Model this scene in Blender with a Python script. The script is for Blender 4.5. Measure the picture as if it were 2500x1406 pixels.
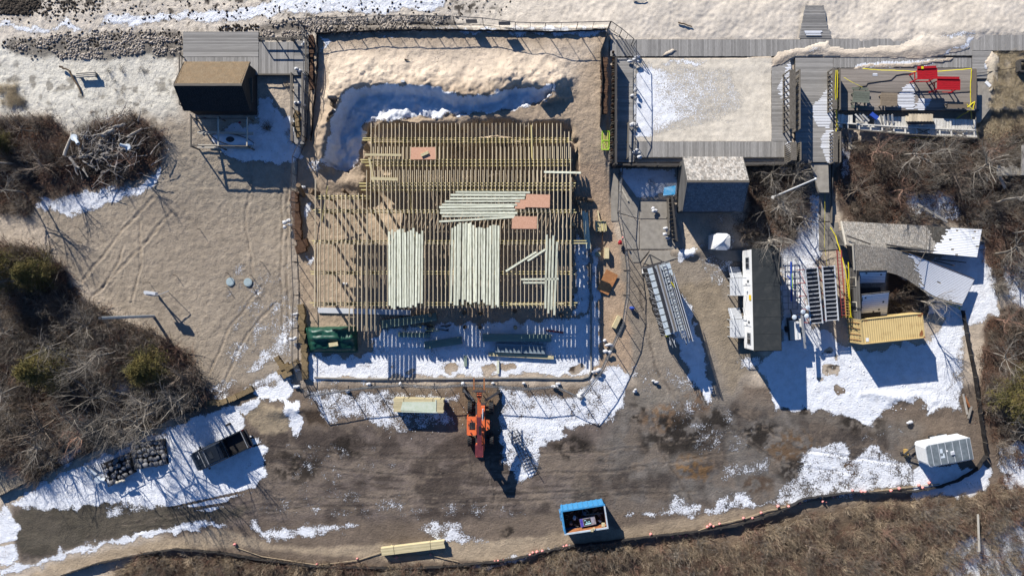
import bpy, math, random
import numpy as np
from mathutils import Vector, Matrix
for o in list(bpy.data.objects): bpy.data.objects.remove(o)
scene = bpy.context.scene
COL = scene.collection
R = math.radians
H = 69.0      # camera height above the yard, metres
S = 24.0      # photo pixels per metre at yard level
# ---------------------------------------------------------------- camera
cam = bpy.data.cameras.new('camera'); co = bpy.data.objects.new('camera', cam); COL.objects.link(co)
co.location = (0, 0, H); co.rotation_euler = (0, 0, 0)
cam.sensor_width = 36; cam.angle = 2*math.atan(1250/S/H); cam.clip_start = 0.5; cam.clip_end = 3000
scene.camera = co
# ---------------------------------------------------------------- sky and sun
SUN_EL = R(26.0); SD = Vector((0.54, -0.8417))      # shadows fall this way on the ground
w = bpy.data.worlds.new('World'); scene.world = w; w.use_nodes = True
nt = w.node_tree; bg = nt.nodes['Background']; sk = nt.nodes.new('ShaderNodeTexSky')
sk.sky_type = 'NISHITA'; sk.sun_disc = False; sk.sun_elevation = SUN_EL
sk.sun_rotation = math.atan2(-SD.x, -SD.y) ; sk.air_density = 0.8; sk.dust_density = 0.0; sk.ozone_density = 9.0
nt.links.new(sk.outputs[0], bg.inputs[0]); bg.inputs[1].default_value = 0.075
sl = bpy.data.lights.new('sun', 'SUN'); so = bpy.data.objects.new('sun', sl); COL.objects.link(so)
sl.energy = 5.0; sl.angle = R(0.5); sl.color = (1.0, 0.95, 0.88)
sdir = Vector((SD.x*math.cos(SUN_EL), SD.y*math.cos(SUN_EL), -math.sin(SUN_EL)))
so.rotation_euler = sdir.to_track_quat('-Z', 'Y').to_euler(); so.location = (0, 0, 90)
scene.view_settings.view_transform = 'Standard'; scene.view_settings.look = 'None'
scene.view_settings.gamma = 1; scene.view_settings.use_curve_mapping = False
scene.view_settings.exposure = 0.70
scene.render.engine = 'CYCLES'
scene.cycles.max_bounces = 5; scene.cycles.diffuse_bounces = 1; scene.cycles.transparent_max_bounces = 6
# ---------------------------------------------------------------- coordinates
def P(px, py, z=0.0):
    k = (H-z)/H
    return Vector(((px-1250)/S*k, (703-py)/S*k, z))
# ---------------------------------------------------------------- noise
def _hash(ix, iy, seed):
    h = (ix.astype(np.int64)*374761393 + iy.astype(np.int64)*668265263 + seed*1442695041) & 0xffffffff
    h = ((h ^ (h >> 13))*1274126177) & 0xffffffff
    return ((h ^ (h >> 16)) & 0xffffff)/float(0xffffff)
def vnoise(x, y, seed=0):
    ix = np.floor(x); iy = np.floor(y); fx = x-ix; fy = y-iy
    fx = fx*fx*(3-2*fx); fy = fy*fy*(3-2*fy)
    a = _hash(ix, iy, seed); b = _hash(ix+1, iy, seed); c = _hash(ix, iy+1, seed); d = _hash(ix+1, iy+1, seed)
    return (a*(1-fx)+b*fx)*(1-fy)+(c*(1-fx)+d*fx)*fy
def fbm(x, y, wl, octv=4, seed=0, gain=0.5):
    s = 0; a = 1; t = 0
    for i in range(octv):
        s = s + a*vnoise(x/wl*2**i+i*17.3, y/wl*2**i+i*9.1, seed+i); t += a; a *= gain
    return s/t
def sstep(a, b, v):
    t = np.clip((v-a)/(b-a), 0, 1); return t*t*(3-2*t)
def sdist(X, Y, pts, closed=True, cull=60):
    """signed distance in px (negative inside) of points to polygon, computed near it only"""
    pts = np.array(pts, float); out = np.full(X.shape, 1e3)
    m = (X > pts[:, 0].min()-cull) & (X < pts[:, 0].max()+cull) & (Y > pts[:, 1].min()-cull) & (Y < pts[:, 1].max()+cull)
    x = X[m]; y = Y[m]; d = np.full(x.shape, 1e9); ins = np.zeros(x.shape, bool)
    n = len(pts)
    for i in range(n if closed else n-1):
        ax, ay = pts[i]; bx, by = pts[(i+1) % n]
        ex, ey = bx-ax, by-ay; L = ex*ex+ey*ey+1e-9
        t = np.clip(((x-ax)*ex+(y-ay)*ey)/L, 0, 1)
        d = np.minimum(d, (x-ax-t*ex)**2+(y-ay-t*ey)**2)
        if closed:
            c = ((ay > y) != (by > y)); xi = ax+(y-ay)*ex/(ey if abs(ey) > 1e-9 else 1e-9)
            ins ^= c & (x < xi)
    d = np.sqrt(d); d[ins] *= -1; out[m] = d
    return out
# ---------------------------------------------------------------- ground sheet
def axis(a, b, step, far):
    core = np.arange(a, b+1e-6, step); out = [core]; hi = []; v = b; s = step
    while v < far: s *= 1.35; v += s; hi.append(v)
    lo = []; v = a; s = step
    while v > -far: s *= 1.35; v -= s; lo.append(v)
    return np.concatenate([np.array(lo[::-1]), core, np.array(hi)])
GS = 0.12
ax_ = axis(-53.6, 53.6, GS, 900); ay_ = axis(-30.6, 30.6, GS, 900)
GX, GY = np.meshgrid(ax_, ay_)
PX = np.clip(GX*S+1250, -80, 2580); PY = np.clip(703-GY*S, -60, 1466)
wx = (fbm(GX, GY, 1.6, 4, 5)-0.5); wy = (fbm(GX, GY, 1.6, 4, 55)-0.5)
RIDGE = [(786,400),(800,330),(812,280),(828,240),(855,210),(960,206),(1060,216),(1130,236),(1190,232),(1250,208),(1352,208)]
RUTS = [[(200,690),(300,560),(380,480)],[(230,720),(330,620),(420,520)],[(320,740),(345,640),(340,540)],[(250,700),(290,640),(300,600)],[(705,460),(700,700),(705,860)],[(690,480),(685,700),(690,840)],[(620,380),(600,560),(630,720)],[(500,940),(560,800),(640,700)],[(540,950),(600,820),(670,740)],[(640,1090),(1000,1120),(1500,1100),(1900,1040)],[(660,1130),(1000,1160),(1500,1150),(1800,1100)],[(300,1280),(640,1220),(1100,1210),(1600,1190)],[(320,1300),(700,1240),(1200,1225),(1700,1200)],[(1700,1240),(1610,1100),(1590,1000)],[(1150,1120),(1160,1240)],[(1195,1120),(1210,1240)],[(1560,700),(1600,900),(1680,1010)],[(1800,1000),(1950,1100),(2200,1130)],[(1780,1040),(1900,1130),(2150,1170)]]
HOLLOW = RIDGE+[(1352,232),(1290,262),(1200,278),(1100,284),(1000,290),(895,300),(890,340),(875,400),(850,425),(815,410)]
SITE = [(770,60),(1490,60),(1490,420),(1450,470),(760,470)]
def heights(PX, PY, wx, wy, GX, GY):
    kk = 1+(H/(H-1.45)-1)*sstep(560, 300, PY)      # the high ground is seen shifted outwards
    QX = 1250+(PX-1250)*kk; QY = 703+(PY-703)*kk
    z = 1.1*sstep(560, 250, PY)
    east = sstep(1486, 1492, PX)
    ze = 1.1*sstep(405, 401, PY)
    brush = 0.5*sstep(520, 380, PY)
    right = sstep(2036, 2041, PX)
    zr = np.where(PY < 272, 1.1, brush)
    ze = ze*(1-right)+zr*right
    z = z*(1-east)+ze*east
    x = QX+wx*34; y = QY+wy*34
    pit = sstep(4, -4, sdist(PX, PY, [(774,76),(1482,76),(1480,200),(1478,560),(1400,560),(790,560),(770,300)]))*sstep(500, 340, y)
    z = z+pit*0.25
    # ridge of dug sand
    d = sdist(x, y, HOLLOW, cull=200); dR = sdist(x, y, RIDGE, closed=False, cull=260)
    crest = (1.05+.5*(fbm(GX, GY, .8, 4, 29)-.5))*np.exp(-(dR/np.where(x < 806, 24., 58.))**2)*((y < 246) | (x < 806))*sstep(768, 782, x)*sstep(1420, 1350, x)*sstep(440, 380, y)
    dr = sdist(x, y, RIDGE, closed=False, cull=200)
    inside = (d < 0)
    drop = sstep(0, 26, dr)
    low = sstep(180, 305, y)
    h_in = z+1.05*(1-drop)-(0.60+.45*sstep(960,850,x))*drop*(1-0.6*low*sstep(860,960,x))+(1.1*(fbm(GX, GY, 2.4, 4, 9)-0.45)+.8*(fbm(GX, GY, .8, 4, 19)-.5))*drop
    z2 = z+crest*(1+.35*(fbm(GX, GY, .45, 3, 39, .7)-.5))
    z = np.where(inside, h_in, z2*1.0)
    # drop below the joists
    u = sstep(291, 312, y+wy*6)*sstep(880, 900, x)*sstep(1412, 1396, x)*sstep(560, 480, y)
    z = z-1.0*u
    fill = (0.9*np.exp(-((y-345)/9.0)**2)+1.9*np.exp(-((y-437)/6.5)**2)*sstep(.22, .35, np.abs(((PX-905)/67.5) % 1-.5)*-1+.55))*sstep(890, 910, x)*sstep(1400, 1380, x)
    z = z+fill*(0.7+.6*fbm(GX, GY, 2.0, 2, 91))
    z = z+0.22*(fbm(GX, GY, 6.0, 3, 21)-0.5)*sstep(700, 200, PY)
    # beach undulation and dunes
    z = z+0.5*(fbm(GX, GY, 9, 3, 31)-0.5)*sstep(130, 20, PY)
    z = z+0.7*sstep(60, -10, sdist(x, y, [(1500,-40),(2580,-40),(2580,80),(2400,78),(2100,92),(1960,60),(1900,88),(1500,92)], cull=120))*fbm(GX, GY, 5, 3, 33)*0.8
    # drifts lying over the boardwalks
    for pts, top in DRIFTS:
        dd = sdist(QX+wx*14, QY+wy*14, pts)
        z = np.where(dd < 0, np.maximum(z, top+0.16*sstep(0, -20, dd)), z)
    # pool court filled with sand, nearly level with the decks round it
    dd = sdist(QX, QY, COURT)
    z = np.where(dd < 4, 1.27+0.05*fbm(GX, GY, 2.5, 3, 41)+0.1*sstep(1800, 1883, PX)*sstep(200, 150, PY), z)
    # puddled yard, ruts, heaps
    z = z+0.10*(fbm(GX, GY, 2.2, 4, 61)-0.5)*sstep(930, 1000, PY)
    for tr in RUTS:
        dd = sdist(PX+wx*14, PY+wy*14, tr, closed=False, cull=12); am = .5 if tr[0][1] > 1000 else 1.; z = z-.045*am*np.exp(-(dd/3.0)**2)+.03*am*np.exp(-((dd-6)/2.5)**2)
    hs = sstep(10, -14, sdist(x, y, [(2100,960),(2250,955),(2285,960),(2300,1005),(2270,1010),(2240,975),(2160,990)]))
    z = z+0.35*hs*fbm(GX, GY, 1.0, 3, 66)
    for (cx, cy, rx, ry, hh) in [(1680,618,32,11,.45),(420,1130,14,60,.4),(700,1000,60,18,.3),(560,985,60,14,.25),(860,448,60,16,.35),(1620,1010,60,40,.15),(1690,1140,60,24,.15)]:
        z = z+hh*np.exp(-(((PX-cx)/rx)**2+((PY-cy)/ry)**2))*(0.5+fbm(GX, GY, 0.8, 3, 67))
    # footprints and trampled grain
    sandy = np.clip(sstep(930, 800, PY)*sstep(1500, 1450, PX)+sstep(150, 100, PY), 0, 1)
    f1 = fbm(GX, GY, 0.62, 4, 71)
    z = z+sandy*0.055*(np.abs(f1-0.5)*2-0.3)+sandy*0.075*(fbm(GX, GY, 0.3, 2, 72)-0.5)
    z = z+(1-sandy)*0.05*(fbm(GX, GY, 0.4, 3, 73)-0.5)+(1-sandy)*0.04*(fbm(GX*.12, GY, 0.5, 3, 74)-.5)
    edge = sstep(120, 54, np.abs(GX))*sstep(90, 31, np.abs(GY))
    z = z*(0.15+0.85*edge)+ (1-edge)*0.0
    # the shore falls gently away to the north, beyond the picture
    z = z-np.clip(GY-32, 0, 200)*0.012
    return z
COURT = [(1546,143),(1884,142),(1884,346),(1546,346)]
DRIFTS = [([(1884,165),(1884,144),(1900,128),(1930,118),(1975,115),(1990,108),(2025,97),(2028,110),(2100,120),(2180,110),(2240,96),(2245,78),(2372,72),(2372,118),(2350,124),(2310,136),(2260,143),(2100,141),(2035,141),(1945,141),(1905,160)], 1.38),
          ([(1520,135),(1535,130),(1562,121),(1553,131),(1536,139)], 1.42) if False else ([(1619,136),(1623,128),(1640,120),(1652,123),(1640,134),(1625,139)], 1.42),
          ([(2075,168),(2090,160),(2150,154),(2210,152),(2290,143),(2330,140),(2325,150),(2250,160),(2180,166),(2110,170)], 1.42),
          ([(2405,150),(2425,125),(2440,140),(2440,200),(2425,230),(2412,190)], 1.42),
          ([(1546,142),(1546,352),(1556,352),(1560,142)], 1.32)]
GZ = heights(PX, PY, wx, wy, GX, GY)
xi_ = (ax_, ay_)
def gz(x, y):
    i = int(np.clip(np.searchsorted(ax_, x)-1, 0, len(ax_)-2)); j = int(np.clip(np.searchsorted(ay_, y)-1, 0, len(ay_)-2))
    fx = (x-ax_[i])/(ax_[i+1]-ax_[i]); fy = (y-ay_[j])/(ay_[j+1]-ay_[j])
    fx = min(max(fx, 0), 1); fy = min(max(fy, 0), 1)
    return float((GZ[j, i]*(1-fx)+GZ[j, i+1]*fx)*(1-fy)+(GZ[j+1, i]*(1-fx)+GZ[j+1, i+1]*fx)*fy)
def G(px, py, dz=0.0):
    """the point on the ground seen at a photo position, raised by dz"""
    z = 0.0
    for _ in range(4):
        p = P(px, py, z); z = gz(p.x, p.y)
    p = P(px, py, z); p.z = z+dz
    return p
# apparent photo position of every ground vertex
AX = np.clip(GX*S*H/(H-GZ)+1250, -80, 2580); AY = np.clip(703-GY*S*H/(H-GZ), -60, 1466)
n1 = fbm(GX, GY, 0.9, 4, 101)-0.5; n2 = fbm(GX, GY, 0.9, 4, 102)-0.5
n3 = fbm(GX, GY, 4.0, 4, 103); n4 = fbm(GX, GY, 12.0, 3, 104); nf = fbm(GX, GY, 0.35, 2, 105)
nst = fbm(GX*0.14+GY*.02, GY, 0.55, 5, 106, .65); nst2 = fbm(GX*0.5+GY*0.9, (GY*0.5-GX*0.9)*0.2, 0.5, 4, 107)
WX = AX+n1*26; WY = AY+n2*26
base = np.zeros(GX.shape+(3,))
def lay(c, m, var=0.0, nz=None):
    global base
    c = np.array(c, float); m = np.clip(m, 0, 1)[..., None]
    v = 1.0
    if nz is not None: v = (1+var*(nz-0.5)*2)[..., None]
    base = base*(1-m)+c*v*m
def inp(pts, soft=6, warp=1.0, cull=80):
    return sstep(soft, -soft, sdist(AX+n1*26*warp, AY+n2*26*warp, pts, cull=cull))
# sands
lay((.48,.40,.31), np.ones(GX.shape), .12, n3)
lay((.62,.55,.455), sstep(150, 90, AY), .10, n3)
lay((.62,.585,.50), inp([(-90,100),(445,120),(440,300),(330,280),(180,330),(120,285),(-90,290)], 30), .12, n3)
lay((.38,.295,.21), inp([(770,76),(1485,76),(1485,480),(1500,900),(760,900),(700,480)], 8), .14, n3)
lay((.58,.48,.37), inp([(790,110),(1450,110),(1400,205),(1200,205),(1100,200),(830,212),(790,250)], 30), .10, n3)
lay((.315,.262,.20), inp([(410,300),(720,400),(728,960),(510,980),(380,820),(150,650),(90,500),(400,460)], 20), .16, n3)
lay((.35,.295,.225), inp([(410,300),(720,400),(728,560),(410,470),(90,520),(330,450)], 50), .12, n3)
lay((.40,.295,.205), inp([(1400,400),(1480,400),(1500,560),(1530,640),(1560,900),(1450,920),(1440,620)], 8), .16, n3)
# wet and weathered ground of the yard
lay((.17,.132,.10), sstep(925, 955, WY)*sstep(500, 560, WX+WY*0.1)+0*n1, .25, n3)
lay((.26,.22,.175), inp([(1510,600),(1860,600),(1860,880),(1780,1000),(1560,1000),(1540,820)], 10), .2, n3)
lay((.27,.22,.16), inp([(1640,700),(1760,680),(1790,780),(1840,860),(1830,900),(1780,960),(1740,860),(1690,760)], 10), .22, n2+.5)
YARD = [(600,1040),(760,1050),(900,1040),(1140,1055),(1300,1065),(1500,1010),(1640,1000),(1780,980),(1900,1005),(2120,1050),(2240,1060),(2240,1120),(1960,1120),(1900,1220),(1500,1240),(1100,1270),(640,1275),(300,1310),(50,1370),(30,1240),(250,1220),(620,1210)]
ym = inp(YARD, 14)
lay((.145,.116,.098), ym, .55, fbm(GX, GY, 1.2, 5, 119, .7))
lay((.165,.15,.13), inp([(1540,940),(1900,990),(2250,1040),(2250,1170),(1900,1225),(1500,1240),(1450,1100)], 30)*.7, .4, fbm(GX, GY, .7, 4, 121))
st = sstep(.50, .62, nst)*inp([(620,1100),(1500,1090),(1480,1250),(620,1260)], 20)
lay((.20,.16,.125), st*.8); lay((.06,.047,.038), sstep(.47, .38, nst)*inp([(600,1060),(1500,1080),(1500,1250),(600,1270)], 20)*.7)
lay((.060,.047,.039), ym*sstep(.50, .66, n3)*.8)
lay((.19,.15,.115), ym*sstep(.54, .66, fbm(GX, GY, 1.4, 4, 120))*.55)
for (cx, cy, r, c) in [(1690,1140,62,(.20,.115,.05)),(1620,1020,70,(.19,.12,.07)),(1700,980,50,(.16,.10,.06)),(1930,1090,80,(.14,.085,.045)),(2060,1150,60,(.12,.07,.035)),(1850,1180,50,(.09,.06,.04))]:
    d = np.hypot((WX-cx), (WY-cy)*1.6)
    lay(c, sstep(r, r*.5, d)*sstep(.35, .6, nf)*.85)
for (cx, cy, r) in [(1650,1060,130),(1850,1060,90),(1980,1000,70),(2100,1030,80),(1950,1150,80),(1400,1090,70),(720,1140,90),(850,1090,70),(1240,1300,30),(1780,1240,40),(1760,1020,60),(1560,1010,40),(2060,860,16),(2040,900,20),(2020,870,20),(2015,905,16)]:
    d = np.hypot((WX-cx), (WY-cy)*1.7)
    lay((.026,.021,.017), sstep(r, r*.4, d)*sstep(.40, .54, fbm(GX, GY, .9, 5, 130, .65))*.92)
lay((.085,.075,.055), inp([(60,1210),(380,1230),(620,1240),(560,1270),(300,1310),(60,1360),(30,1290)], 10)*.8, .3, nst)
lay((.36,.285,.20), inp([(-80,1480),(120,1378),(300,1335),(540,1290),(700,1335),(900,1330),(1340,1310),(1380,1325),(1300,1366),(1000,1370),(600,1335),(360,1345),(150,1400),(120,1480)], 6, .6), .2, n3)
lay((.30,.235,.165), inp([(1340,1300),(1500,1290),(1800,1245),(2000,1215),(2240,1180),(2240,1200),(2000,1238),(1800,1272),(1600,1312),(1340,1330)], 6, .6), .2, n3)
lay((.30,.24,.165), inp([(580,1000),(640,980),(690,1000),(720,1050),(640,1060)], 8), .15, n3)
lay((.07,.05,.035), inp([(742,1000),(790,1000),(800,1040),(760,1035)], 6)+inp([(1360,880),(1400,880),(1400,905),(1365,908)], 5)+inp([(830,955),(960,965),(950,990),(850,975)], 10)*.8)
lay((.18,.125,.08), inp([(1110,940),(1200,930),(1215,1000),(1150,1060),(1100,1010)], 10)*.9, .2, n3)
lay((.36,.31,.235), inp([(-90,1120),(30,1130),(70,1175),(0,1205),(-90,1250)], 10), .15, n3)
lay((.36,.33,.27), inp([(2330,160),(2420,160),(2440,260),(2400,310),(2330,330)], 6)*.7, .1, n3)
lay((.55,.48,.37), inp([(2415,150),(2440,125),(2450,220),(2400,310),(2330,330),(2400,260)], 10), .1, n3)
lay((.62,.56,.46), inp(COURT, 3, 0), .06, n3)
for tr in RUTS[:9]:
    dd = sdist(AX+n1*8, AY+n2*8, tr, closed=False, cull=12); lay((.25,.20,.145), sstep(3.2, 1.0, dd)*sstep(.35,.55,nf)*.6); lay((.40,.33,.25), sstep(5.5, 4.0, dd)*sstep(2.5, 3.5, dd)*.3)
for tr in RUTS[9:]:
    dd = sdist(AX+n1*10, AY+n2*10, tr, closed=False, cull=14); lay((.085,.068,.055), sstep(4.0, 1.5, dd)*sstep(.42,.6,nf)*.6); lay((.21,.17,.13), sstep(7, 5.0, dd)*sstep(3.5, 4.5, dd)*sstep(.4,.6,nf)*.6)
# leaf litter under the brush
BRUSH = {
 'upper_left': [(-60,300),(60,285),(130,290),(180,340),(230,300),(330,282),(398,330),(392,400),(330,448),(250,458),(100,488),(70,530),(-60,520)],
 'left': [(-60,610),(60,600),(150,650),(200,730),(290,785),(390,825),(470,865),(498,960),(430,1010),(330,1055),(210,1105),(70,1170),(20,1130),(-60,1110)],
 'bottom': [(140,1500),(350,1357),(600,1362),(900,1385),(1280,1380),(1380,1342),(1600,1335),(1900,1280),(2060,1240),(2230,1222),(2410,1205),(2440,1170),(2560,1150),(2620,1500),(140,1500)],
 'right': [(2400,790),(2440,755),(2560,740),(2560,1150),(2440,1130),(2410,1060),(2395,940)],
 'upper_right': [(2060,345),(2385,345),(2430,330),(2560,290),(2560,740),(2430,710),(2405,620),(2400,560),(2300,545),(2060,538),(2035,470),(2042,410)],
 'centre': [(1822,412),(1958,405),(1976,470),(1972,560),(1900,604),(1840,604),(1800,560),(1822,525)]}
for k in BRUSH:
    lay((.12,.085,.062), inp(BRUSH[k], 10), .5, n3)
lay((.17,.125,.085), inp(BRUSH['bottom'], 10)*.9, .5, n3)
lay((.52,.45,.345), inp([(2425,130),(2560,115),(2560,320),(2430,340),(2360,335),(2430,250)], 12)*.9, .3, nf)
lay((.42,.36,.27), inp([(2300,280),(2440,140),(2470,200),(2440,300),(2390,340)], 16)*.6, .3, nf)
lay((.035,.028,.022), np.clip(inp([(-80,-40),(150,-40),(100,20),(60,36),(-80,34)], 14)*sstep(.40, .52, nf)+inp([(120,-20),(300,0),(240,25),(150,26)], 12)*sstep(.52, .60, nf)+inp([(1080,0),(1200,0),(1220,30),(1130,40)], 14)*sstep(.55, .62, nf), 0, 1)*.9)
lay((.05,.04,.032), np.clip(sstep(.665, .70, fbm(GX, GY, 0.6, 3, 140))*sstep(120, 20, AY)*sstep(1250, 1000, AX), 0, 1)*.9)
lay((.10,.085,.07), np.clip(inp([(20,95),(240,82),(445,75),(445,140),(230,145),(90,140),(20,125)], 8)+inp([(640,60),(820,42),(1100,45),(1120,70),(760,85),(640,90)], 8), 0, 1)*.8, .3, nf)
lay((.12,.10,.075), np.clip(sstep(.62, .70, fbm(GX, GY, 0.8, 3, 141))*inp([(-80,150),(440,170),(440,290),(180,340),(-80,290)], 10), 0, 1)*.6)
# snow cover (how much lies, the material breaks it up)
SNOW = [
 ([(690,1075),(900,1085),(1000,1130),(880,1190),(700,1200)], .32), ([(1000,1230),(1200,1220),(1300,1260),(1000,1270)], .36), ([(1560,880),(1700,900),(1900,1100),(1700,1120),(1560,960)], .34), ([(660,1180),(1000,1200),(1000,1270),(620,1260)], .33), ([(560,640),(715,640),(715,800),(600,900),(540,900)], .35),
 ([(-80,44),(60,56),(120,70),(160,45),(220,78),(270,34),(330,36),(480,28),(620,12),(720,-20),(1110,-20),(1080,24),(900,34),(720,34),(600,46),(500,58),(420,50),(330,72),(260,58),(190,75),(90,78),(-80,58)], .80),
 (HOLLOW, .95), ([(890,296),(1390,292),(1350,304),(1000,306),(900,310)], .45),
 ([(783,84),(812,92),(790,118),(782,130)], .9), ([(1050,68),(1476,66),(1478,84),(1400,92),(1200,82),(1060,80)], .72), ([(830,78),(1040,78),(1000,88),(850,90)], .6),
 ([(85,482),(250,462),(340,448),(395,400),(405,330),(415,360),(395,430),(370,462),(250,512),(165,532),(100,505)], .72),
 ([(635,235),(660,240),(690,285),(720,285),(745,385),(720,402),(640,400),(560,385),(510,345),(560,300),(630,300)], .85),
 ([(730,395),(790,385),(800,375),(850,400),(845,420),(800,412),(740,425)], .42), ([(690,400),(730,410),(710,425),(690,420)], .45),
 ([(740,500),(752,490),(762,530),(745,560)], .8), ([(735,620),(765,628),(765,655),(745,650)], .8), ([(720,720),(735,722),(730,790),(720,790)], .6),
 ([(700,760),(722,740),(722,880),(660,890),(590,930),(540,970),(505,975),(500,945),(530,930),(620,880),(660,830)], .50), ([(500,900),(520,940),(560,960),(660,900),(720,850),(725,960),(640,950),(520,985)], .52),
 ([(752,862),(905,862),(930,800),(1440,770),(1440,600),(1462,600),(1468,880),(1438,925),(1000,922),(752,932),(745,880)], .72),
 ([(900,820),(1440,800),(1440,860),(900,862)], .66), ([(1400,560),(1440,600),(1440,770),(1400,770)], .7), ([(760,930),(1130,930),(1120,938),(760,945)], .5),
 ([(745,945),(960,952),(1135,960),(1090,990),(1120,1040),(980,1060),(860,1020),(800,1042),(770,1000)], .52),
 ([(1215,945),(1400,965),(1470,900),(1510,890),(1542,925),(1530,985),(1490,1040),(1400,1045),(1320,1100),(1300,1165),(1265,1188),(1225,1130),(1215,1050)], .64),
 ([(680,960),(730,980),(745,1040),(720,1070),(690,1020)], .75), ([(620,950),(680,930),(730,940),(700,975),(640,985)], .8),
 ([(430,1040),(500,1000),(600,975),(640,965),(640,985),(590,1010),(600,1050),(652,1090),(648,1170),(600,1210),(520,1250),(380,1240),(280,1225),(150,1250),(10,1235),(60,1200),(200,1130),(330,1075)], .80),
 ([(-60,1225),(20,1240),(50,1290),(45,1370),(-60,1410)], .75),
 ([(0,1392),(110,1352),(300,1306),(480,1270),(550,1276),(545,1286),(420,1303),(250,1338),(120,1376),(0,1410)], .80),
 ([(240,1235),(420,1190),(540,1200),(520,1240),(430,1250),(260,1262)], .45),
 ([(608,1264),(622,1262),(645,1286),(760,1276),(885,1280),(890,1294),(780,1308),(700,1325),(640,1322),(615,1300)], .60), ([(750,1245),(780,1240),(790,1250),(760,1256)], .7),
 ([(1010,1292),(1060,1270),(1120,1262),(1150,1300),(1215,1322),(1160,1334),(1080,1325)], .55),
 ([(1530,1246),(1620,1244),(1640,1198),(1680,1215),(1720,1240),(1770,1210),(1830,1202),(1852,1236),(1750,1262),(1650,1268),(1500,1262)], .58),
 ([(1925,1165),(1960,1100),(2000,1085),(2060,1072),(2080,1120),(2110,1080),(2160,1090),(2225,1130),(2245,1178),(2100,1210),(1900,1232),(1845,1236)], .58),
 ([(1760,1140),(1860,1110),(1900,1100),(1880,1150),(1800,1165),(1750,1180)], .44), ([(1980,1120),(2180,1030),(2200,1050),(2060,1100),(2000,1140)], .44),
 ([(1850,880),(1900,840),(1990,795),(2060,835),(2120,852),(2270,830),(2330,750),(2440,720),(2445,765),(2360,800),(2335,900),(2300,1000),(2262,1010),(2262,975),(2180,985),(2130,1045),(2060,1012),(1960,1002),(1890,1000)], .84),
 ([(1790,860),(1860,870),(1850,905),(1800,900)], .62), ([(1540,880),(1560,880),(1560,910),(1540,925)], .5),
 ([(1978,470),(2012,480),(2018,600),(2000,660),(1965,760),(1990,810),(1905,860),(1908,620),(1950,560)], .70),
 ([(2240,640),(2400,600),(2425,660),(2440,740),(2340,770),(2180,770),(2180,700)], .92), ([(2230,860),(2360,760),(2350,1000),(2250,1000)], .6),
 ([(1662,700),(1690,750),(1745,985),(1720,990),(1640,830)], .85), ([(1655,632),(1665,610),(1695,602),(1712,612),(1690,630),(1665,638)], .9),
 ([(2238,1120),(2380,1140),(2425,1130),(2405,1205),(2360,1215),(2225,1216),(2230,1150)], .78),
 ([(1300,1350),(1390,1330),(1390,1340),(1180,1392),(1090,1388)], .75),
 ([(1546,150),(1780,165),(1830,250),(1760,300),(1560,346)], .43), ([(1546,160),(1700,170),(1730,240),(1700,290),(1560,346)], .50), ([(1546,160),(1640,160),(1640,240),(1650,290),(1560,346)], .58), ([(1546,170),(1600,160),(1600,330),(1546,346)], .75), ([(1620,148),(1740,144),(1700,165),(1620,160)], .7), ([(1640,210),(1800,215),(1800,250),(1720,280),(1640,300)], .42), ([(1750,280),(1800,290),(1790,310),(1740,305)], .45),
 ([(1505,408),(1652,408),(1652,478),(1560,486),(1520,480)], .82), ([(1720,520),(1860,520),(1880,620),(1700,620)], .40), ([(1690,620),(1800,610),(1810,690),(1740,700)], .5),
 ([(1820,408),(1975,400),(1985,470),(1960,440),(1850,430)], .5), ([(2052,330),(2080,340),(2075,430),(2052,440)], .85),
 ([(2180,465),(2335,465),(2355,548),(2230,532)], .62), ([(2080,440),(2120,450),(2100,480)], .42), ([(2430,1090),(2560,1060),(2560,1200),(2440,1190)], .60),
 ([(2310,1330),(2420,1290),(2560,1240),(2560,1440),(2260,1440)], .60), ([(2440,640),(2560,600),(2560,760),(2450,740)], .60),
 ([(1884,170),(1930,150),(1990,110),(2020,112),(2010,122),(1940,145)], .5), ([(2270,146),(2372,88),(2372,118),(2300,138)], .8), ([(2080,166),(2290,146),(2310,142),(2200,166)], .7),
 ([(2180,88),(2300,80),(2560,76),(2560,84),(2380,86),(2340,90)], .62), ([(230,940),(340,900),(360,960),(300,1000)], .55), ([(130,1130),(210,1040),(200,1100),(160,1150)], .62),
]
snow = np.full(GX.shape, .12)
for pts, dens in SNOW:
    d = sdist(AX+n1*30, AY+n2*30, pts, cull=60)
    snow = np.maximum(snow, dens*sstep(10, -14, d)+.12*(1-sstep(10, -14, d)))
for (x0, y0, x1, y1, r) in [(590,1063,700,1020,2.4),(590,1078,700,1036,2.4),(595,1095,690,1068,2.4),(160,1290,640,1215,5),(0,1330,640,1190,4)]:
    d = np.abs((AX-x0)*(y1-y0)-(AY-y0)*(x1-x0))/math.hypot(x1-x0, y1-y0); t = ((AX-x0)*(x1-x0)+(AY-y0)*(y1-y0))/((x1-x0)**2+(y1-y0)**2)
    snow = np.where((t > 0) & (t < 1), snow*(1-.75*sstep(r, r*.4, d)), snow)
for (cx, cy, rx, ry) in [(2022,858,14,8),(2030,905,26,14),(2045,870,9,6),(2052,950,12,12),(2000,925,10,8),(1410,903,24,12),(1100,900,20,12),(1190,905,16,14),(1240,895,20,9),(1300,915,30,7),(1000,905,14,6)]:
    snow = snow*(1-.8*sstep(1.2, .7, np.hypot((WX-cx)/rx, (WY-cy)/ry)))
snow = snow+(fbm(GX, GY, 1.0, 5, 150, .7)-.5)*.62*(snow > .2)*np.where(snow > .9, .5, 1)*(1-.6*inp(COURT,3,0))
snow = np.minimum(snow, 1-.9*inp([(2165,655),(2275,722),(2262,772),(2165,778)], 6)); lay((.07,.055,.045), inp([(2165,655),(2275,722),(2262,772),(2165,778)], 6))
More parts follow.
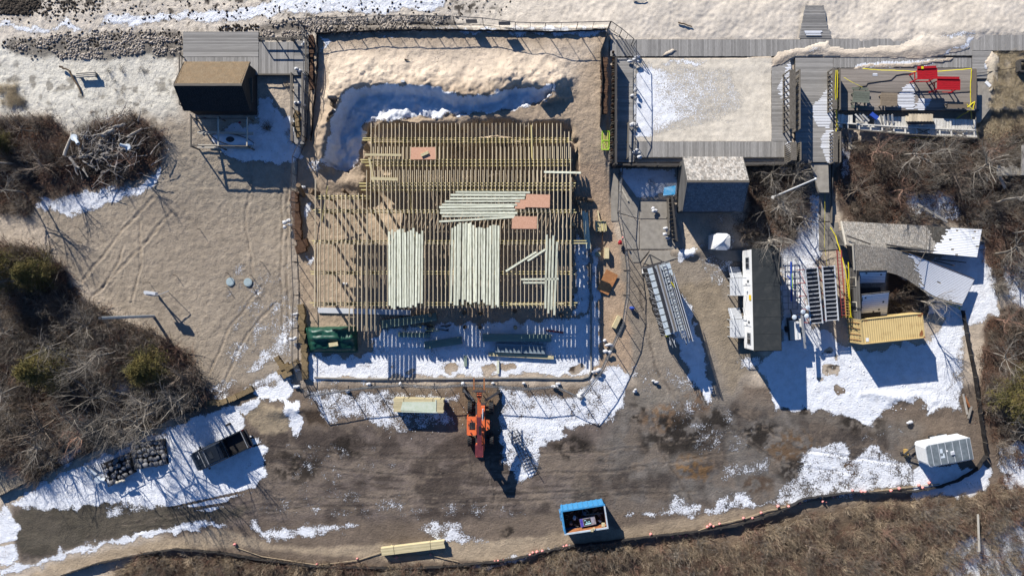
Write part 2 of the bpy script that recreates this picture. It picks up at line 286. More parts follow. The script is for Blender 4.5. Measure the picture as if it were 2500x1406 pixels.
# no snow where roofs, decks or the deck frame shelter sand
snow = snow-0.03*(n3-.5)
grain = 1-.75*np.maximum(inp(COURT, 3, 0), sstep(150, 60, AY)*sstep(1200, 1500, AX))
print('ground verts', GX.size)
def grid_mesh(name, X, Y, Z):
    ny, nx = X.shape
    me = bpy.data.meshes.new(name)
    v = np.stack([X, Y, Z], -1).reshape(-1, 3)
    idx = np.arange(nx*ny).reshape(ny, nx)
    f = np.stack([idx[:-1, :-1], idx[:-1, 1:], idx[1:, 1:], idx[1:, :-1]], -1).reshape(-1, 4)
    me.vertices.add(len(v)); me.vertices.foreach_set('co', v.astype(np.float32).ravel())
    me.loops.add(f.size); me.loops.foreach_set('vertex_index', f.astype(np.int32).ravel())
    me.polygons.add(len(f)); me.polygons.foreach_set('loop_start', (np.arange(len(f))*4).astype(np.int32))
    me.polygons.foreach_set('loop_total', np.full(len(f), 4, np.int32))
    me.update(calc_edges=True)
    me.polygons.foreach_set('use_smooth', np.ones(len(f), bool))
    return me
gm = grid_mesh('ground', GX, GY, GZ)
a = gm.attributes.new('snow', 'FLOAT', 'POINT'); a.data.foreach_set('value', snow.astype(np.float32).ravel())
a = gm.attributes.new('grain', 'FLOAT', 'POINT'); a.data.foreach_set('value', grain.astype(np.float32).ravel())
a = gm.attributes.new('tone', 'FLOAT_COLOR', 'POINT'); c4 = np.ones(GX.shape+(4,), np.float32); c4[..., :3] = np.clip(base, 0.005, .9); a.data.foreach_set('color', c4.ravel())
# ---------------------------------------------------------------- materials
MATS = {}
def nodes(m):
    m.use_nodes = True; t = m.node_tree; return t, t.nodes, t.links, t.nodes['Principled BSDF']
def ground_mat():
    m = bpy.data.materials.new('sand_mud_snow'); t, n, l, b = nodes(m)
    tc = n.new('ShaderNodeTexCoord')
    at = n.new('ShaderNodeAttribute'); at.attribute_name = 'tone'; sn = n.new('ShaderNodeAttribute'); sn.attribute_name = 'snow'
    def noise(s, d, ro=.6):
        x = n.new('ShaderNodeTexNoise'); x.inputs['Scale'].default_value = s; x.inputs['Detail'].default_value = d; x.inputs['Roughness'].default_value = ro
        l.new(tc.outputs['Object'], x.inputs['Vector']); return x.outputs['Fac']
    def math_(op, a, b_, c=None):
        x = n.new('ShaderNodeMath'); x.operation = op
        for i, v in enumerate([a, b_, c]):
            if v is None: continue
            if isinstance(v, (int, float)): x.inputs[i].default_value = v
            else: l.new(v, x.inputs[i])
        return x.outputs[0]
    nA = noise(7.0, 6, .70); nB = noise(16, 4, .75); nE = noise(1.1, 8, .75)
    s = math_('MULTIPLY_ADD', math_('SUBTRACT', nA, .5), 1.1, sn.outputs['Fac'])
    s = math_('MULTIPLY_ADD', math_('SUBTRACT', nB, .5), .35, s)
    mr = n.new('ShaderNodeMapRange'); mr.interpolation_type = 'SMOOTHSTEP'; mr.inputs[1].default_value = .44; mr.inputs[2].default_value = .60; l.new(s, mr.inputs[0])
    fac = mr.outputs[0]
    v = math_('MULTIPLY', math_('MULTIPLY_ADD', nB, 1.2, .4), math_('MULTIPLY_ADD', nE, 1.1, .45))
    mul = n.new('ShaderNodeMix'); mul.data_type = 'RGBA'; mul.blend_type = 'MULTIPLY'; mul.inputs[0].default_value = 1
    cmb = n.new('ShaderNodeCombineColor')
    for i in range(3): l.new(v, cmb.inputs[i])
    wet = n.new('ShaderNodeMapRange'); wet.interpolation_type = 'SMOOTHSTEP'; wet.inputs[1].default_value = .33; wet.inputs[2].default_value = .46; wet.inputs[3].default_value = 1.; wet.inputs[4].default_value = .58; l.new(s, wet.inputs[0])
    wv = n.new('ShaderNodeVectorMath'); wv.operation = 'SCALE'; l.new(at.outputs['Color'], wv.inputs[0]); l.new(wet.outputs[0], wv.inputs['Scale']); l.new(wv.outputs[0], mul.inputs[6]); l.new(cmb.outputs[0], mul.inputs[7])
    mx = n.new('ShaderNodeMix'); mx.data_type = 'RGBA'; l.new(fac, mx.inputs[0]); l.new(mul.outputs[2], mx.inputs[6]); sc_ = n.new('ShaderNodeMix'); sc_.data_type = 'RGBA'; sc_.inputs[6].default_value = (.80, .82, .85, 1); sc_.inputs[7].default_value = (.60, .60, .60, 1)
    mr2 = n.new('ShaderNodeMapRange'); mr2.inputs[1].default_value = .45; mr2.inputs[2].default_value = .75; l.new(nE, mr2.inputs[0]); l.new(mr2.outputs[0], sc_.inputs[0]); l.new(sc_.outputs[2], mx.inputs[7])
    l.new(mx.outputs[2], b.inputs['Base Color'])
    b.inputs['Roughness'].default_value = .9; b.inputs['Specular IOR Level'].default_value = .15
    nC = noise(5.0, 7, .72)
    hgt = math_('MULTIPLY_ADD', fac, .02, math_('MULTIPLY', nC, .15)); hgt = math_('MULTIPLY_ADD', nB, .02, hgt)
    bp = n.new('ShaderNodeBump'); ga = n.new('ShaderNodeAttribute'); ga.attribute_name = 'grain'; l.new(math_('MULTIPLY', ga.outputs['Fac'], .75), bp.inputs['Strength']); bp.inputs['Distance'].default_value = 1.0; l.new(hgt, bp.inputs['Height']); l.new(bp.outputs[0], b.inputs['Normal'])
    return m
def wire(nn, l, a, b): l.new(a, b)
def pm(name, c1, c2=None, scale=6, rough=.8, spec=.25, metal=0, bump=.0, stretch=(1,1,1), rand=.0, detail=4, vcol=False, lo=.35, hi=.65):
    """procedural material: two tones mixed by noise, per-object brightness shift, optional vertex tint"""
    if name in MATS: return MATS[name]
    m = bpy.data.materials.new(name); t, n, l, b = nodes(m); MATS[name] = m
    c2 = c2 or tuple(x*.75 for x in c1)
    tc = n.new('ShaderNodeTexCoord'); mp = n.new('ShaderNodeMapping'); mp.inputs['Scale'].default_value = stretch
    oi = n.new('ShaderNodeObjectInfo')
    l.new(tc.outputs['Object'], mp.inputs['Vector'])
    va = n.new('ShaderNodeVectorMath'); va.operation = 'ADD'; l.new(mp.outputs[0], va.inputs[0])
    sc = n.new('ShaderNodeMath'); sc.operation = 'MULTIPLY'; sc.inputs[1].default_value = 37.; l.new(oi.outputs['Random'], sc.inputs[0])
    l.new(sc.outputs[0], va.inputs[1])
    nz = n.new('ShaderNodeTexNoise'); nz.inputs['Scale'].default_value = scale; nz.inputs['Detail'].default_value = detail; l.new(va.outputs[0], nz.inputs['Vector'])
    mr = n.new('ShaderNodeMapRange'); mr.inputs[1].default_value = lo; mr.inputs[2].default_value = hi; l.new(nz.outputs['Fac'], mr.inputs[0])
    mx = n.new('ShaderNodeMix'); mx.data_type = 'RGBA'; l.new(mr.outputs[0], mx.inputs[0]); mx.inputs[6].default_value = (*c1, 1); mx.inputs[7].default_value = (*c2, 1)
    out = mx.outputs[2]
    if rand:
        r = n.new('ShaderNodeMapRange'); r.inputs[3].default_value = 1-rand; r.inputs[4].default_value = 1+rand; l.new(oi.outputs['Random'], r.inputs[0])
        vm = n.new('ShaderNodeVectorMath'); vm.operation = 'SCALE'; l.new(out, vm.inputs[0]); l.new(r.outputs[0], vm.inputs['Scale']); out = vm.outputs[0]
    if vcol:
        at = n.new('ShaderNodeAttribute'); at.attribute_name = 'tone'
        vm = n.new('ShaderNodeVectorMath'); vm.operation = 'MULTIPLY'; l.new(out, vm.inputs[0]); l.new(at.outputs['Color'], vm.inputs[1]); out = vm.outputs[0]
    l.new(out, b.inputs['Base Color'])
    b.inputs['Roughness'].default_value = rough; b.inputs['Specular IOR Level'].default_value = spec; b.inputs['Metallic'].default_value = metal
    if bump:
        bp = n.new('ShaderNodeBump'); bp.inputs['Strength'].default_value = bump; bp.inputs['Distance'].default_value = .02; l.new(nz.outputs['Fac'], bp.inputs['Height']); l.new(bp.outputs[0], b.inputs['Normal'])
    return m
ground_o = bpy.data.objects.new('ground', gm); COL.objects.link(ground_o); gm.materials.append(ground_mat()); ground_o['kind'] = 'structure'
# ---------------------------------------------------------------- mesh helpers
rng = random.Random(7)
class MB:
    def __init__(s): s.v = []; s.f = []; s.c = []
    def add(s, vs, fs, M=None, c=None):
        n = len(s.v)
        if M is not None: vs = [M @ Vector(v) for v in vs]
        s.v += [tuple(v) for v in vs]; s.f += [tuple(i+n for i in f) for f in fs]
        s.c += [c or (1, 1, 1)]*len(vs); return s
    def box(s, c, d, M=None, col=None, top=None):
        x, y, z = [k/2 for k in d]; tx, ty = (top or (1, 1))
        vs = [(c[0]+a*x*(tx if e > 0 else 1), c[1]+b*y*(ty if e > 0 else 1), c[2]+e*z) for e in (-1, 1) for a, b in ((-1,-1),(1,-1),(1,1),(-1,1))]
        return s.add(vs, [(3,2,1,0),(4,5,6,7),(0,1,5,4),(1,2,6,5),(2,3,7,6),(3,0,4,7)], M, col)
    def bar(s, a, b, w, t, col=None, up=(0,0,1)):
        a = Vector(a); b = Vector(b); d = (b-a); L = d.length
        if L < 1e-5: return s
        x = d/L; u = Vector(up)
        if abs(x.dot(u)) > .98: u = Vector((0, 1, 0))
        y = u.cross(x).normalized(); z = x.cross(y)
        M = Matrix(((x.x, y.x, z.x, 0), (x.y, y.y, z.y, 0), (x.z, y.z, z.z, 0), (0, 0, 0, 1)))
        M.translation = (a+b)/2
        return s.box((0, 0, 0), (L, w, t), M, col)
    def tube(s, a, b, r, r2=None, n=8, cap=True, col=None):
        a = Vector(a); b = Vector(b); d = (b-a).normalized(); r2 = r if r2 is None else r2
        u = Vector((0, 0, 1)) if abs(d.z) < .9 else Vector((1, 0, 0))
        x = d.cross(u).normalized(); y = d.cross(x)
        vs = []
        for p, q in ((a, r), (b, r2)):
            for i in range(n):
                t = 2*math.pi*i/n; vs.append(p+(x*math.cos(t)+y*math.sin(t))*q)
        fs = [(i, n+i, n+(i+1) % n, (i+1) % n) for i in range(n)]
        if cap: fs += [tuple(range(n)), tuple(range(2*n-1, n-1, -1))]
        return s.add(vs, fs, None, col)
    def path(s, pts, r, n=6, col=None):
        for i in range(len(pts)-1): s.tube(pts[i], pts[i+1], r, r, n, True, col)
        return s
    def blob(s, c, d, n=8, m=5, jit=.15, seed=0, M=None, col=None):
        q = random.Random(seed); vs = []; fs = []
        for j in range(m+1):
            ph = math.pi*j/m
            for i in range(n):
                t = 2*math.pi*i/n; k = 1+q.uniform(-jit, jit)
                vs.append((c[0]+d[0]/2*math.sin(ph)*math.cos(t)*k, c[1]+d[1]/2*math.sin(ph)*math.sin(t)*k, c[2]+d[2]/2*math.cos(ph)*k))
        for j in range(m):
            for i in range(n):
                a = j*n+i; b_ = j*n+(i+1) % n; fs.append((a, a+n, b_+n, b_))
        return s.add(vs, fs, M, col)
    def prism(s, pts, z0, z1, M=None, col=None, top=None):
        n = len(pts); cx = sum(p[0] for p in pts)/n; cy = sum(p[1] for p in pts)/n; k = top or 1
        vs = [(p[0], p[1], z0) for p in pts]+[(cx+(p[0]-cx)*k, cy+(p[1]-cy)*k, z1) for p in pts]
        fs = [tuple(range(n-1, -1, -1)), tuple(range(n, 2*n))]+[(i, (i+1) % n, n+(i+1) % n, n+i) for i in range(n)]
        a = sum(pts[i][0]*pts[(i+1) % n][1]-pts[(i+1) % n][0]*pts[i][1] for i in range(n))
        if a < 0: fs = [f[::-1] for f in fs]
        return s.add(vs, fs, M, col)
    def quad(s, a, b, c, d, col=None): return s.add([a, b, c, d], [(0, 1, 2, 3)], None, col)
    def slab(s, a, b, c, d, t, col=None):
        """a thick sheet whose TOP has corners a,b,c,d"""
        a, b, c, d = map(Vector, (a, b, c, d)); n = (b-a).cross(d-a).normalized()
        if n.z < 0: a, b, c, d = d, c, b, a; n = -n
        o = [p-n*t for p in (a, b, c, d)]
        return s.add([a, b, c, d]+o, [(0,1,2,3),(7,6,5,4),(0,4,5,1),(1,5,6,2),(2,6,7,3),(3,7,4,0)], None, col)
    def mesh(s, name, mat, smooth=False, tone=False):
        me = bpy.data.meshes.new(name); me.from_pydata(s.v, [], s.f); me.materials.append(mat)
        if smooth: me.polygons.foreach_set('use_smooth', [True]*len(me.polygons))
        if tone:
            a = me.attributes.new('tone', 'FLOAT_COLOR', 'POINT'); c = []
            for k in s.c: c += [k[0], k[1], k[2], 1]
            a.data.foreach_set('color', c)
        me.update(); return me
TONED = set()
def thing(name, label, cat, loc=(0,0,0), rotz=0, group=None):
    o = bpy.data.objects.new(name, None); COL.objects.link(o); o.empty_display_size = .3
    o.location = loc; o.rotation_euler = (0, 0, rotz); o['label'] = label; o['category'] = cat
    if group: o['group'] = group
    return o
def part(name, mb, mat, parent=None, world=False, smooth=False, tone=False, kind=None):
    me = mb if isinstance(mb, bpy.types.Mesh) else mb.mesh(name, mat, smooth, tone)
    o = bpy.data.objects.new(name, me); COL.objects.link(o)
    if parent is not None:
        o.parent = parent
        if world:
            Mx = chain(parent); o.matrix_parent_inverse = Mx.inverted()
    if kind: o['kind'] = kind
    return o
def basis(o):
    return Matrix.LocRotScale(o.location, o.rotation_euler, o.scale)
def chain(o):
    M = basis(o)
    if o.parent: M = chain(o.parent) @ o.matrix_parent_inverse @ M
    return M
def solo(name, mb, mat, label, cat, group=None, smooth=False, tone=False):
    o = part(name, mb, mat, None, smooth=smooth, tone=tone); o['label'] = label; o['category'] = cat
    # put the origin at the foot of the thing
    me = o.data; n = len(me.vertices); co_ = np.empty(n*3, np.float32); me.vertices.foreach_get('co', co_); co_ = co_.reshape(-1, 3)
    c = Vector((float((co_[:, 0].min()+co_[:, 0].max())/2), float((co_[:, 1].min()+co_[:, 1].max())/2), float(co_[:, 2].min())))
    me.transform(Matrix.Translation(-c)); o.location = c
    if group: o['group'] = group
    return o
def struct(name, mb, mat, parent=None, smooth=False, tone=False):
    o = part(name, mb, mat, parent, smooth=smooth, tone=tone)
    if parent is None: o['kind'] = 'structure'
    return o
UNIT = {}
def unit(mat):
    if mat.name not in UNIT:
        UNIT[mat.name] = MB().box((0, 0, 0), (1, 1, 1)).mesh('board', mat)
    return UNIT[mat.name]
def ubar(name, a, b, w, t, mat, parent=None, label=None, cat=None, group=None, up=(0,0,1)):
    """a board or beam from a to b as an object of its own sharing one mesh per material"""
    a = Vector(a); b = Vector(b); d = b-a; L = d.length; x = d/L; u = Vector(up)
    if abs(x.dot(u)) > .98: u = Vector((0, 1, 0))
    y = u.cross(x).normalized(); z = x.cross(y)
    M = Matrix(((x.x*L, y.x*w, z.x*t, 0), (x.y*L, y.y*w, z.y*t, 0), (x.z*L, y.z*w, z.z*t, 0), (0, 0, 0, 1))); M.translation = (a+b)/2
    o = bpy.data.objects.new(name, unit(mat)); COL.objects.link(o)
    if parent is not None:
        o.parent = parent; o.matrix_parent_inverse = chain(parent).inverted()
    o.matrix_basis = M
    if label: o['label'] = label
    if cat: o['category'] = cat
    if group: o['group'] = group
    return o
ORD = ['first','second','third','fourth','fifth','sixth','seventh','eighth','ninth','tenth','eleventh','twelfth','thirteenth','fourteenth','fifteenth','sixteenth','seventeenth','eighteenth','nineteenth','twentieth']
ORD += ['twenty-'+k for k in ORD[:9]]+['thirtieth']+['thirty-'+k for k in ORD[:9]]+['fortieth']+['forty-'+k for k in ORD[:9]]
def tubes_mesh(name, segs, mat, sides=3, tone=None):
    """many tapered twigs as one mesh; segs = rows of x0 y0 z0 x1 y1 z1 r0 r1"""
    A = np.array(segs, float); p0 = A[:, :3]; p1 = A[:, 3:6]; r0 = A[:, 6]; r1 = A[:, 7]
    d = p1-p0; d /= np.linalg.norm(d, axis=1, keepdims=True)+1e-9
    u = np.where(np.abs(d[:, 2:3]) < .9, np.array([[0, 0, 1.]]), np.array([[1., 0, 0]]))
    x = np.cross(d, u); x /= np.linalg.norm(x, axis=1, keepdims=True)+1e-9; y = np.cross(d, x)
    V = []
    for p, r in ((p0, r0), (p1, r1)):
        for i in range(sides):
            t = 2*math.pi*i/sides; V.append(p+(x*math.cos(t)+y*math.sin(t))*r[:, None])
    V = np.stack(V, 1); n = len(A); k = 2*sides
    off = (np.arange(n)*k)[:, None]
    F = np.concatenate([np.array([[i, sides+i, sides+(i+1) % sides, (i+1) % sides]])+off for i in range(sides)], 0)
    me = raw_mesh(name, V.reshape(-1, 3), F); me.materials.append(mat)
    return me
def raw_mesh(name, V, F):
    me = bpy.data.meshes.new(name); F = np.asarray(F, np.int32); k = F.shape[1]
    me.vertices.add(len(V)); me.vertices.foreach_set('co', np.asarray(V, np.float32).ravel())
    me.loops.add(F.size); me.loops.foreach_set('vertex_index', F.ravel())
    me.polygons.add(len(F)); me.polygons.foreach_set('loop_start', (np.arange(len(F))*k).astype(np.int32)); me.polygons.foreach_set('loop_total', np.full(len(F), k, np.int32))
    me.update(calc_edges=True); return me
def px_rect(x0, y0, x1, y1, z): return P(x0, y0, z), P(x1, y0, z), P(x1, y1, z), P(x0, y1, z)
# ---------------------------------------------------------------- palette
M_joist = pm('fresh_framing_lumber', (.74,.64,.46), (.58,.48,.32), 3, .75, stretch=(.4,1,1), rand=.22)
M_joist2 = pm('greenish_framing_lumber', (.64,.56,.27), (.50,.42,.19), 3, .75, rand=.15)
M_board = pm('pale_treated_board', (.68,.69,.54), (.33,.33,.22), 4, .7, stretch=(3,.6,1), rand=.20, lo=.46, hi=.76, detail=7)
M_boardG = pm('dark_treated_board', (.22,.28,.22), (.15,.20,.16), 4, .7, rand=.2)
M_boardY = pm('yellow_pine_board', (.58,.50,.31), (.46,.39,.22), 4, .7, stretch=(2,.6,1), rand=.12)
M_ply = pm('sheathing_panel', (.64,.37,.25), (.50,.27,.17), 14, .7, rand=.06, detail=6)
M_plyO = pm('orange_plywood', (.62,.30,.12), (.48,.20,.08), 5, .7)
M_deck = pm('weathered_deck_plank', (.34,.325,.30), (.22,.21,.195), 9, .85, stretch=(.5,1,1), rand=.22)
M_deckD = pm('dark_weathered_wood', (.095,.088,.08), (.055,.05,.046), 6, .85, rand=.3)
M_deckB = pm('brownish_deck_plank', (.30,.265,.23), (.19,.165,.14), 8, .85, rand=.25)
M_post = pm('old_timber', (.17,.15,.125), (.10,.088,.07), 8, .9, rand=.2)
M_pale = pm('bleached_wood', (.52,.48,.40), (.36,.33,.27), 5, .8, rand=.15)
M_white = pm('white_paint', (.78,.78,.76), (.70,.70,.68), 5, .45, spec=.4)
M_whitewash = pm('white_boards', (.72,.70,.64), (.52,.49,.42), 6, .7, rand=.12)
M_black = pm('black_rubber', (.018,.018,.02), (.03,.03,.03), 8, .7)
M_fabric = pm('black_silt_fabric', (.016,.015,.016), (.03,.028,.027), 5, .6)
M_steel = pm('galvanised_steel', (.36,.37,.38), (.26,.27,.28), 10, .5, spec=.5, metal=.1)
M_dsteel = pm('dark_steel', (.09,.09,.095), (.05,.05,.055), 10, .5, metal=.4)
M_alu = pm('aluminium', (.62,.64,.66), (.50,.52,.54), 6, .45, metal=.1, spec=.5)
M_aluB = pm('blue_grey_sheet_metal', (.50,.57,.61), (.40,.46,.50), 3, .5, spec=.4)
M_orange = pm('orange_machine_paint', (.76,.16,.05), (.40,.12,.055), 4, .45, spec=.45, lo=.5, hi=.82, detail=7)
M_maroon = pm('dark_red_machine_paint', (.20,.045,.05), (.15,.035,.04), 5, .45, spec=.4)
M_red = pm('bright_red_paint', (.46,.012,.018), (.30,.010,.014), 7, .5, spec=.35)
M_redD = pm('faded_red_paint', (.36,.08,.07), (.26,.06,.055), 6, .6, rand=.2)
M_yel = pm('yellow_container_paint', (.56,.42,.19), (.36,.24,.10), 1.8, .6, spec=.3, lo=.5, hi=.86, detail=8)
M_rust = pm('rust', (.20,.075,.03), (.36,.15,.06), 4, .9)
M_tape = pm('yellow_caution_tape', (.72,.62,.02), (.62,.52,.02), 5, .5)
M_blue = pm('blue_dumpster_paint', (.04,.22,.45), (.13,.27,.40), 3, .55, lo=.5, hi=.8, detail=7, spec=.4)
M_tarpB = pm('blue_tarp', (.05,.33,.62), (.30,.55,.75), 2, .4)
M_tarpG = pm('green_tarp', (.006,.045,.030), (.012,.075,.050), 3, .42, spec=.4, bump=.3)
M_asph = pm('brown_asphalt_shingle', (.21,.155,.095), (.16,.115,.07), 10, .95, vcol=True)
M_asphShade = pm('shade_toned_shingle', (.13,.125,.12), (.09,.085,.08), 10, .95, vcol=True)  # for roof slopes turned from the sun: their shade is put into the colour
M_shing = pm('grey_cedar_shingle', (.38,.355,.32), (.23,.21,.185), 9, .95, vcol=True)
M_snow = pm('settled_snow', (.80,.82,.85), (.76,.78,.82), 4, .8)
M_roofD = pm('dark_rolled_roof', (.032,.036,.037), (.052,.054,.052), 1.6, .8, lo=.48, hi=.78, detail=7)
M_glass = pm('dark_window_glass', (.03,.035,.04), (.02,.022,.025), 3, .12, spec=.6)
M_truckR = pm('dark_teal_car_roof', (.030,.046,.056), (.024,.036,.045), 3, .3, spec=.6)
M_truck = pm('dark_grey_car_paint', (.016,.020,.025), (.011,.014,.018), 3, .22, spec=.7)
M_straw = pm('straw', (.27,.20,.11), (.16,.115,.06), 12, .95, bump=.6, rand=.2)
M_coir = pm('brown_coir_log', (.13,.075,.045), (.08,.045,.03), 10, .95, bump=.6, rand=.2)
M_log = pm('driftwood', (.46,.42,.36), (.27,.24,.20), 6, .9, rand=.25, stretch=(1,1,1))
M_pile = pm('treated_piling', (.17,.12,.075), (.10,.07,.045), 5, .85, rand=.2)
M_pileT = pm('sawn_piling_top', (.50,.36,.20), (.40,.28,.15), 5, .8)
M_bag = pm('white_sandbag', (.60,.61,.62), (.42,.42,.43), 6, .7, bump=.4, rand=.06)
M_pink = pm('faded_pink_buoy', (.74,.30,.27), (.68,.25,.22), 5, .5, rand=.12)
M_rope = pm('tan_rope', (.38,.30,.20), (.28,.22,.15), 8, .9)
M_stone = pm('rounded_stone', (.20,.20,.205), (.12,.12,.125), 5, .85, rand=.3)
M_conc = pm('concrete', (.30,.275,.235), (.23,.21,.18), 2.2, .9, rand=.1)
M_lime = pm('lime_green_paint', (.38,.62,.05), (.30,.52,.04), 4, .5)
M_pvc = pm('white_pvc', (.62,.68,.72), (.52,.58,.62), 4, .4)
M_cover = pm('pale_blue_grey_lid', (.36,.44,.46), (.30,.37,.38), 4, .6)
M_polegrey = pm('pale_grey_pole', (.42,.44,.44), (.33,.35,.35), 4, .5)
M_kay = pm('white_hull', (.80,.82,.84), (.72,.75,.77), 3, .35, spec=.5)
M_kred = pm('red_hull', (.35,.02,.03), (.30,.02,.03), 3, .4)
M_kblue = pm('blue_hull', (.03,.08,.40), (.03,.07,.33), 3, .4)
M_roofG = pm('grey_trailer_roof', (.18,.21,.225), (.115,.135,.145), 2, .6)
M_yed = pm('yellow_ochre_step', (.45,.30,.10), (.38,.25,.08), 4, .7)
# ================================================================ DECK FRAME under construction
fr = thing('unfinished_deck', 'big unfinished timber deck of closely spaced joists on beams in the middle', 'deck', P(1100, 600, 0))
ZC, ZB, ZA = 3.2, 2.25, 1.5
def joist(x, y0, y1, z, dx=0, mat=None, h=.28, w=.044):
    ubar('joist', P(x+dx, y0, z-h/2), P(x+rng.uniform(-.4, .4), y1, z-h/2), w, h, mat or M_joist, fr)
jr = rng.uniform
for i in range(50):                                   # lowest tier by the sand bank
    joist(906.7+9.83*i+jr(-.5, .5), (322 if i > 47 else 302)+jr(-.6, .6), 405+jr(-1, 1), ZA)
for i in range(49):                                   # middle tier
    joist(912+10.02*i+jr(-.5, .5), 359+jr(-1, 1), 470+jr(-1, 1), ZB)
for i in range(50):                                   # top tier
    x = 895.5+10.13*i; joist(x+jr(-.5, .5), 416+jr(-1, 1), 519+jr(-1, 1), ZC)
for i in range(50):
    x = 897.5+10.13*i; joist(x+jr(-.5, .5), 513+jr(-1, 1), 598+jr(-1, 1), ZC)
for i in range(50):
    x = 895.5+10.13*i; y1 = 808 if i < 3 else (752+jr(-1, 1))
    joist(x+jr(-.5, .5), 590+jr(-1, 1), y1, ZC)
joist(770.5, 438, 593, ZC); joist(768.5, 590, 752, ZC); joist(776, 592, 750, ZC)
for i in range(12):
    x = 784+10.15*i; joist(x, 473+jr(-1, 1), 598, ZC)
for i in range(12):
    x = 782+10.15*i; joist(x, 590, 808 if i > 6 else (750+jr(-4, 3)), ZC)
joist(1394, 434, 600, ZC); joist(1394.5, 596, 748, ZC)
def beam(x0, x1, y, ztop, h=.3, w=.09, mat=None):
    L = 118
    x = x0
    while x < x1-2:
        xe = min(x+L, x1); ubar('beam', P(x, y, ztop-h/2), P(xe-.6, y+rng.uniform(-.5, .5), ztop-h/2), w, h, mat or M_joist2, fr); x = xe
for y, x0, x1 in [(338, 886, 1396), (343, 885, 1398), (348, 905, 1390)]: beam(x0, x1, y, ZA-.235)
for y, x0, x1 in [(391, 880, 1398), (397, 882, 1396), (405, 893, 1390)]: beam(x0, x1, y, ZB-.235)
for y, x0, x1 in [(448, 877, 1406), (455, 878, 1404), (464, 882, 1398)]: beam(x0, x1, y, ZC-.235)
for y, x0, x1 in [(479.5, 776, 908), (485.5, 772, 906), (513, 765, 1404), (519, 774, 1408), (588, 762, 1432), (594, 765, 1434), (663, 758, 1400), (669, 760, 1404), (739, 757, 1410), (745, 765, 1405)]: beam(x0, x1, y, ZC-.235)
for y in (342, 394, 460, 483, 516, 591, 666, 742):
    zt = {342: ZA, 394: ZB}.get(y, ZC)-.235-.3
    for x in ([905, 985, 1065, 1145, 1225, 1305, 1385] if y != 483 else [800, 880])+([800, 850] if y > 500 else []):
        q = P(x, y, zt); b = gz(q.x, q.y)-.3
        part('piling', MB().tube((q.x, q.y, b), (q.x, q.y, zt), .15, .14, 10), M_pile, fr, world=True)
for a, b in [((800, 455), (786, 540)), ((1000, 470), (1020, 640)), ((1110, 545), (1087, 720))]:
    ubar('brace', P(a[0], a[1], 2.6), P(b[0], b[1], 1.2), .1, .1, M_joist2, fr)
ubar('blocking', P(1244, 742, ZC+.02), P(1332, 742, ZC+.02), .13, .04, M_boardY, fr); ubar('blocking', P(1363, 741, ZC+.02), P(1376, 741, ZC+.02), .13, .04, M_boardY, fr)
ubar('post', P(1297, 306, ZA+.05), P(1299, 392, ZA+.05), .12, .1, M_joist2, fr)
# loose boards lying on the frame
bw, bt = .19, .04
def loose(a, b, z, label, group, mat=None, w=bw):
    ubar('board', P(a[0], a[1], z), P(b[0], b[1], z), w, bt, mat or M_board, None, label, 'board', group)
z = ZC+.03
tops = [564, 562, 566, 563, 561, 560, 565, 562, 560, 558, 564, 569, 566]; bots = [744, 752, 754, 750, 748, 752, 749, 746, 750, 744, 752, 742, 740]
for i in range(13):
    x = 950.5+6.5*i+(3 if i > 9 else 0); loose((x+jr(-1, 1), tops[i]+jr(-3, 3)), (x+jr(-1.5, 1.5)-(2.5 if i > 9 else 0), bots[i]+jr(-3, 3)), z+.002*(i % 2),
        '%s upright-running pale board from the left in the left bundle on the frame' % ORD[i], 'boards of the left bundle on the deck frame')
k = 0
for i in range(18):
    x = 1102+6.75*i
    if i in (): continue
    t = 556-14*math.exp(-((i-5)/3.0)**2)-6*math.exp(-((i-15)/2.)**2)+jr(-4, 4)
    loose((x+jr(-1, 1)+ (2 if i < 7 else 0), t), (x+jr(-1.5, 1.5), 738+jr(-8, 9)+(6 if i > 11 else 0)), z+.045*(i % 2 if 4 < i < 11 else 0),
        '%s pale mottled board from the left in the wide middle bundle on the frame' % ORD[k], 'boards of the wide middle bundle on the deck frame'); k += 1
for i, (x, t, x2, b_) in enumerate([(1335, 573, 1331, 753), (1343, 583, 1338.5, 765), (1351, 575, 1346, 756), (1360, 590, 1353, 769)]):
    loose((x, t), (x2, b_), z, '%s pale board from the left in the narrow right-hand bundle on the frame' % ORD[i], 'boards of the narrow right bundle on the deck frame')
for i, (x0, x1, y, yy) in enumerate([(1112, 1294, 469, 470), (1100, 1283, 476, 476.5), (1099, 1281, 484.5, 484), (1086, 1269, 492, 491), (1079, 1262, 499.5, 500), (1072, 1255, 506, 504.5), (1075, 1258, 513, 512), (1074, 1263, 520, 520), (1079, 1258, 528, 526), (1072, 1255, 541, 530)]):
    loose((x0, y), (x1, yy), z, '%s of the ten pale boards laid crosswise on the frame, counting from the top' % ORD[i], 'crosswise pale boards on the deck frame')
loose((1235, 662), (1309, 615), z, 'longer diagonal pale board between the middle and right-hand bundles', None)
loose((1288, 637), (1331, 609), z+.04, 'shorter diagonal pale board overlapping the longer diagonal one', None)
loose((1272, 682), (1364, 681), z, 'upper of two short crosswise boards beside the right-hand bundle', None)
loose((1277, 690), (1331, 690), z, 'lower of two short crosswise boards beside the right-hand bundle', None)
loose((1328, 420), (1418, 422), ZC+.05, 'single pale board overhanging the right edge of the frame near its top', None)
loose((890, 378), (980, 379), ZB+.03, 'yellowish board lying crosswise on the upper left joists', None, M_boardY, .22)
loose((906, 436), (970, 438), ZC+.03, 'short wide yellow board at the upper left of the frame', None, M_boardY, .3)
loose((901, 385), (912, 445), ZB+.03, 'yellow board lying lengthwise along the upper left edge of the frame', None, M_boardY, .2)
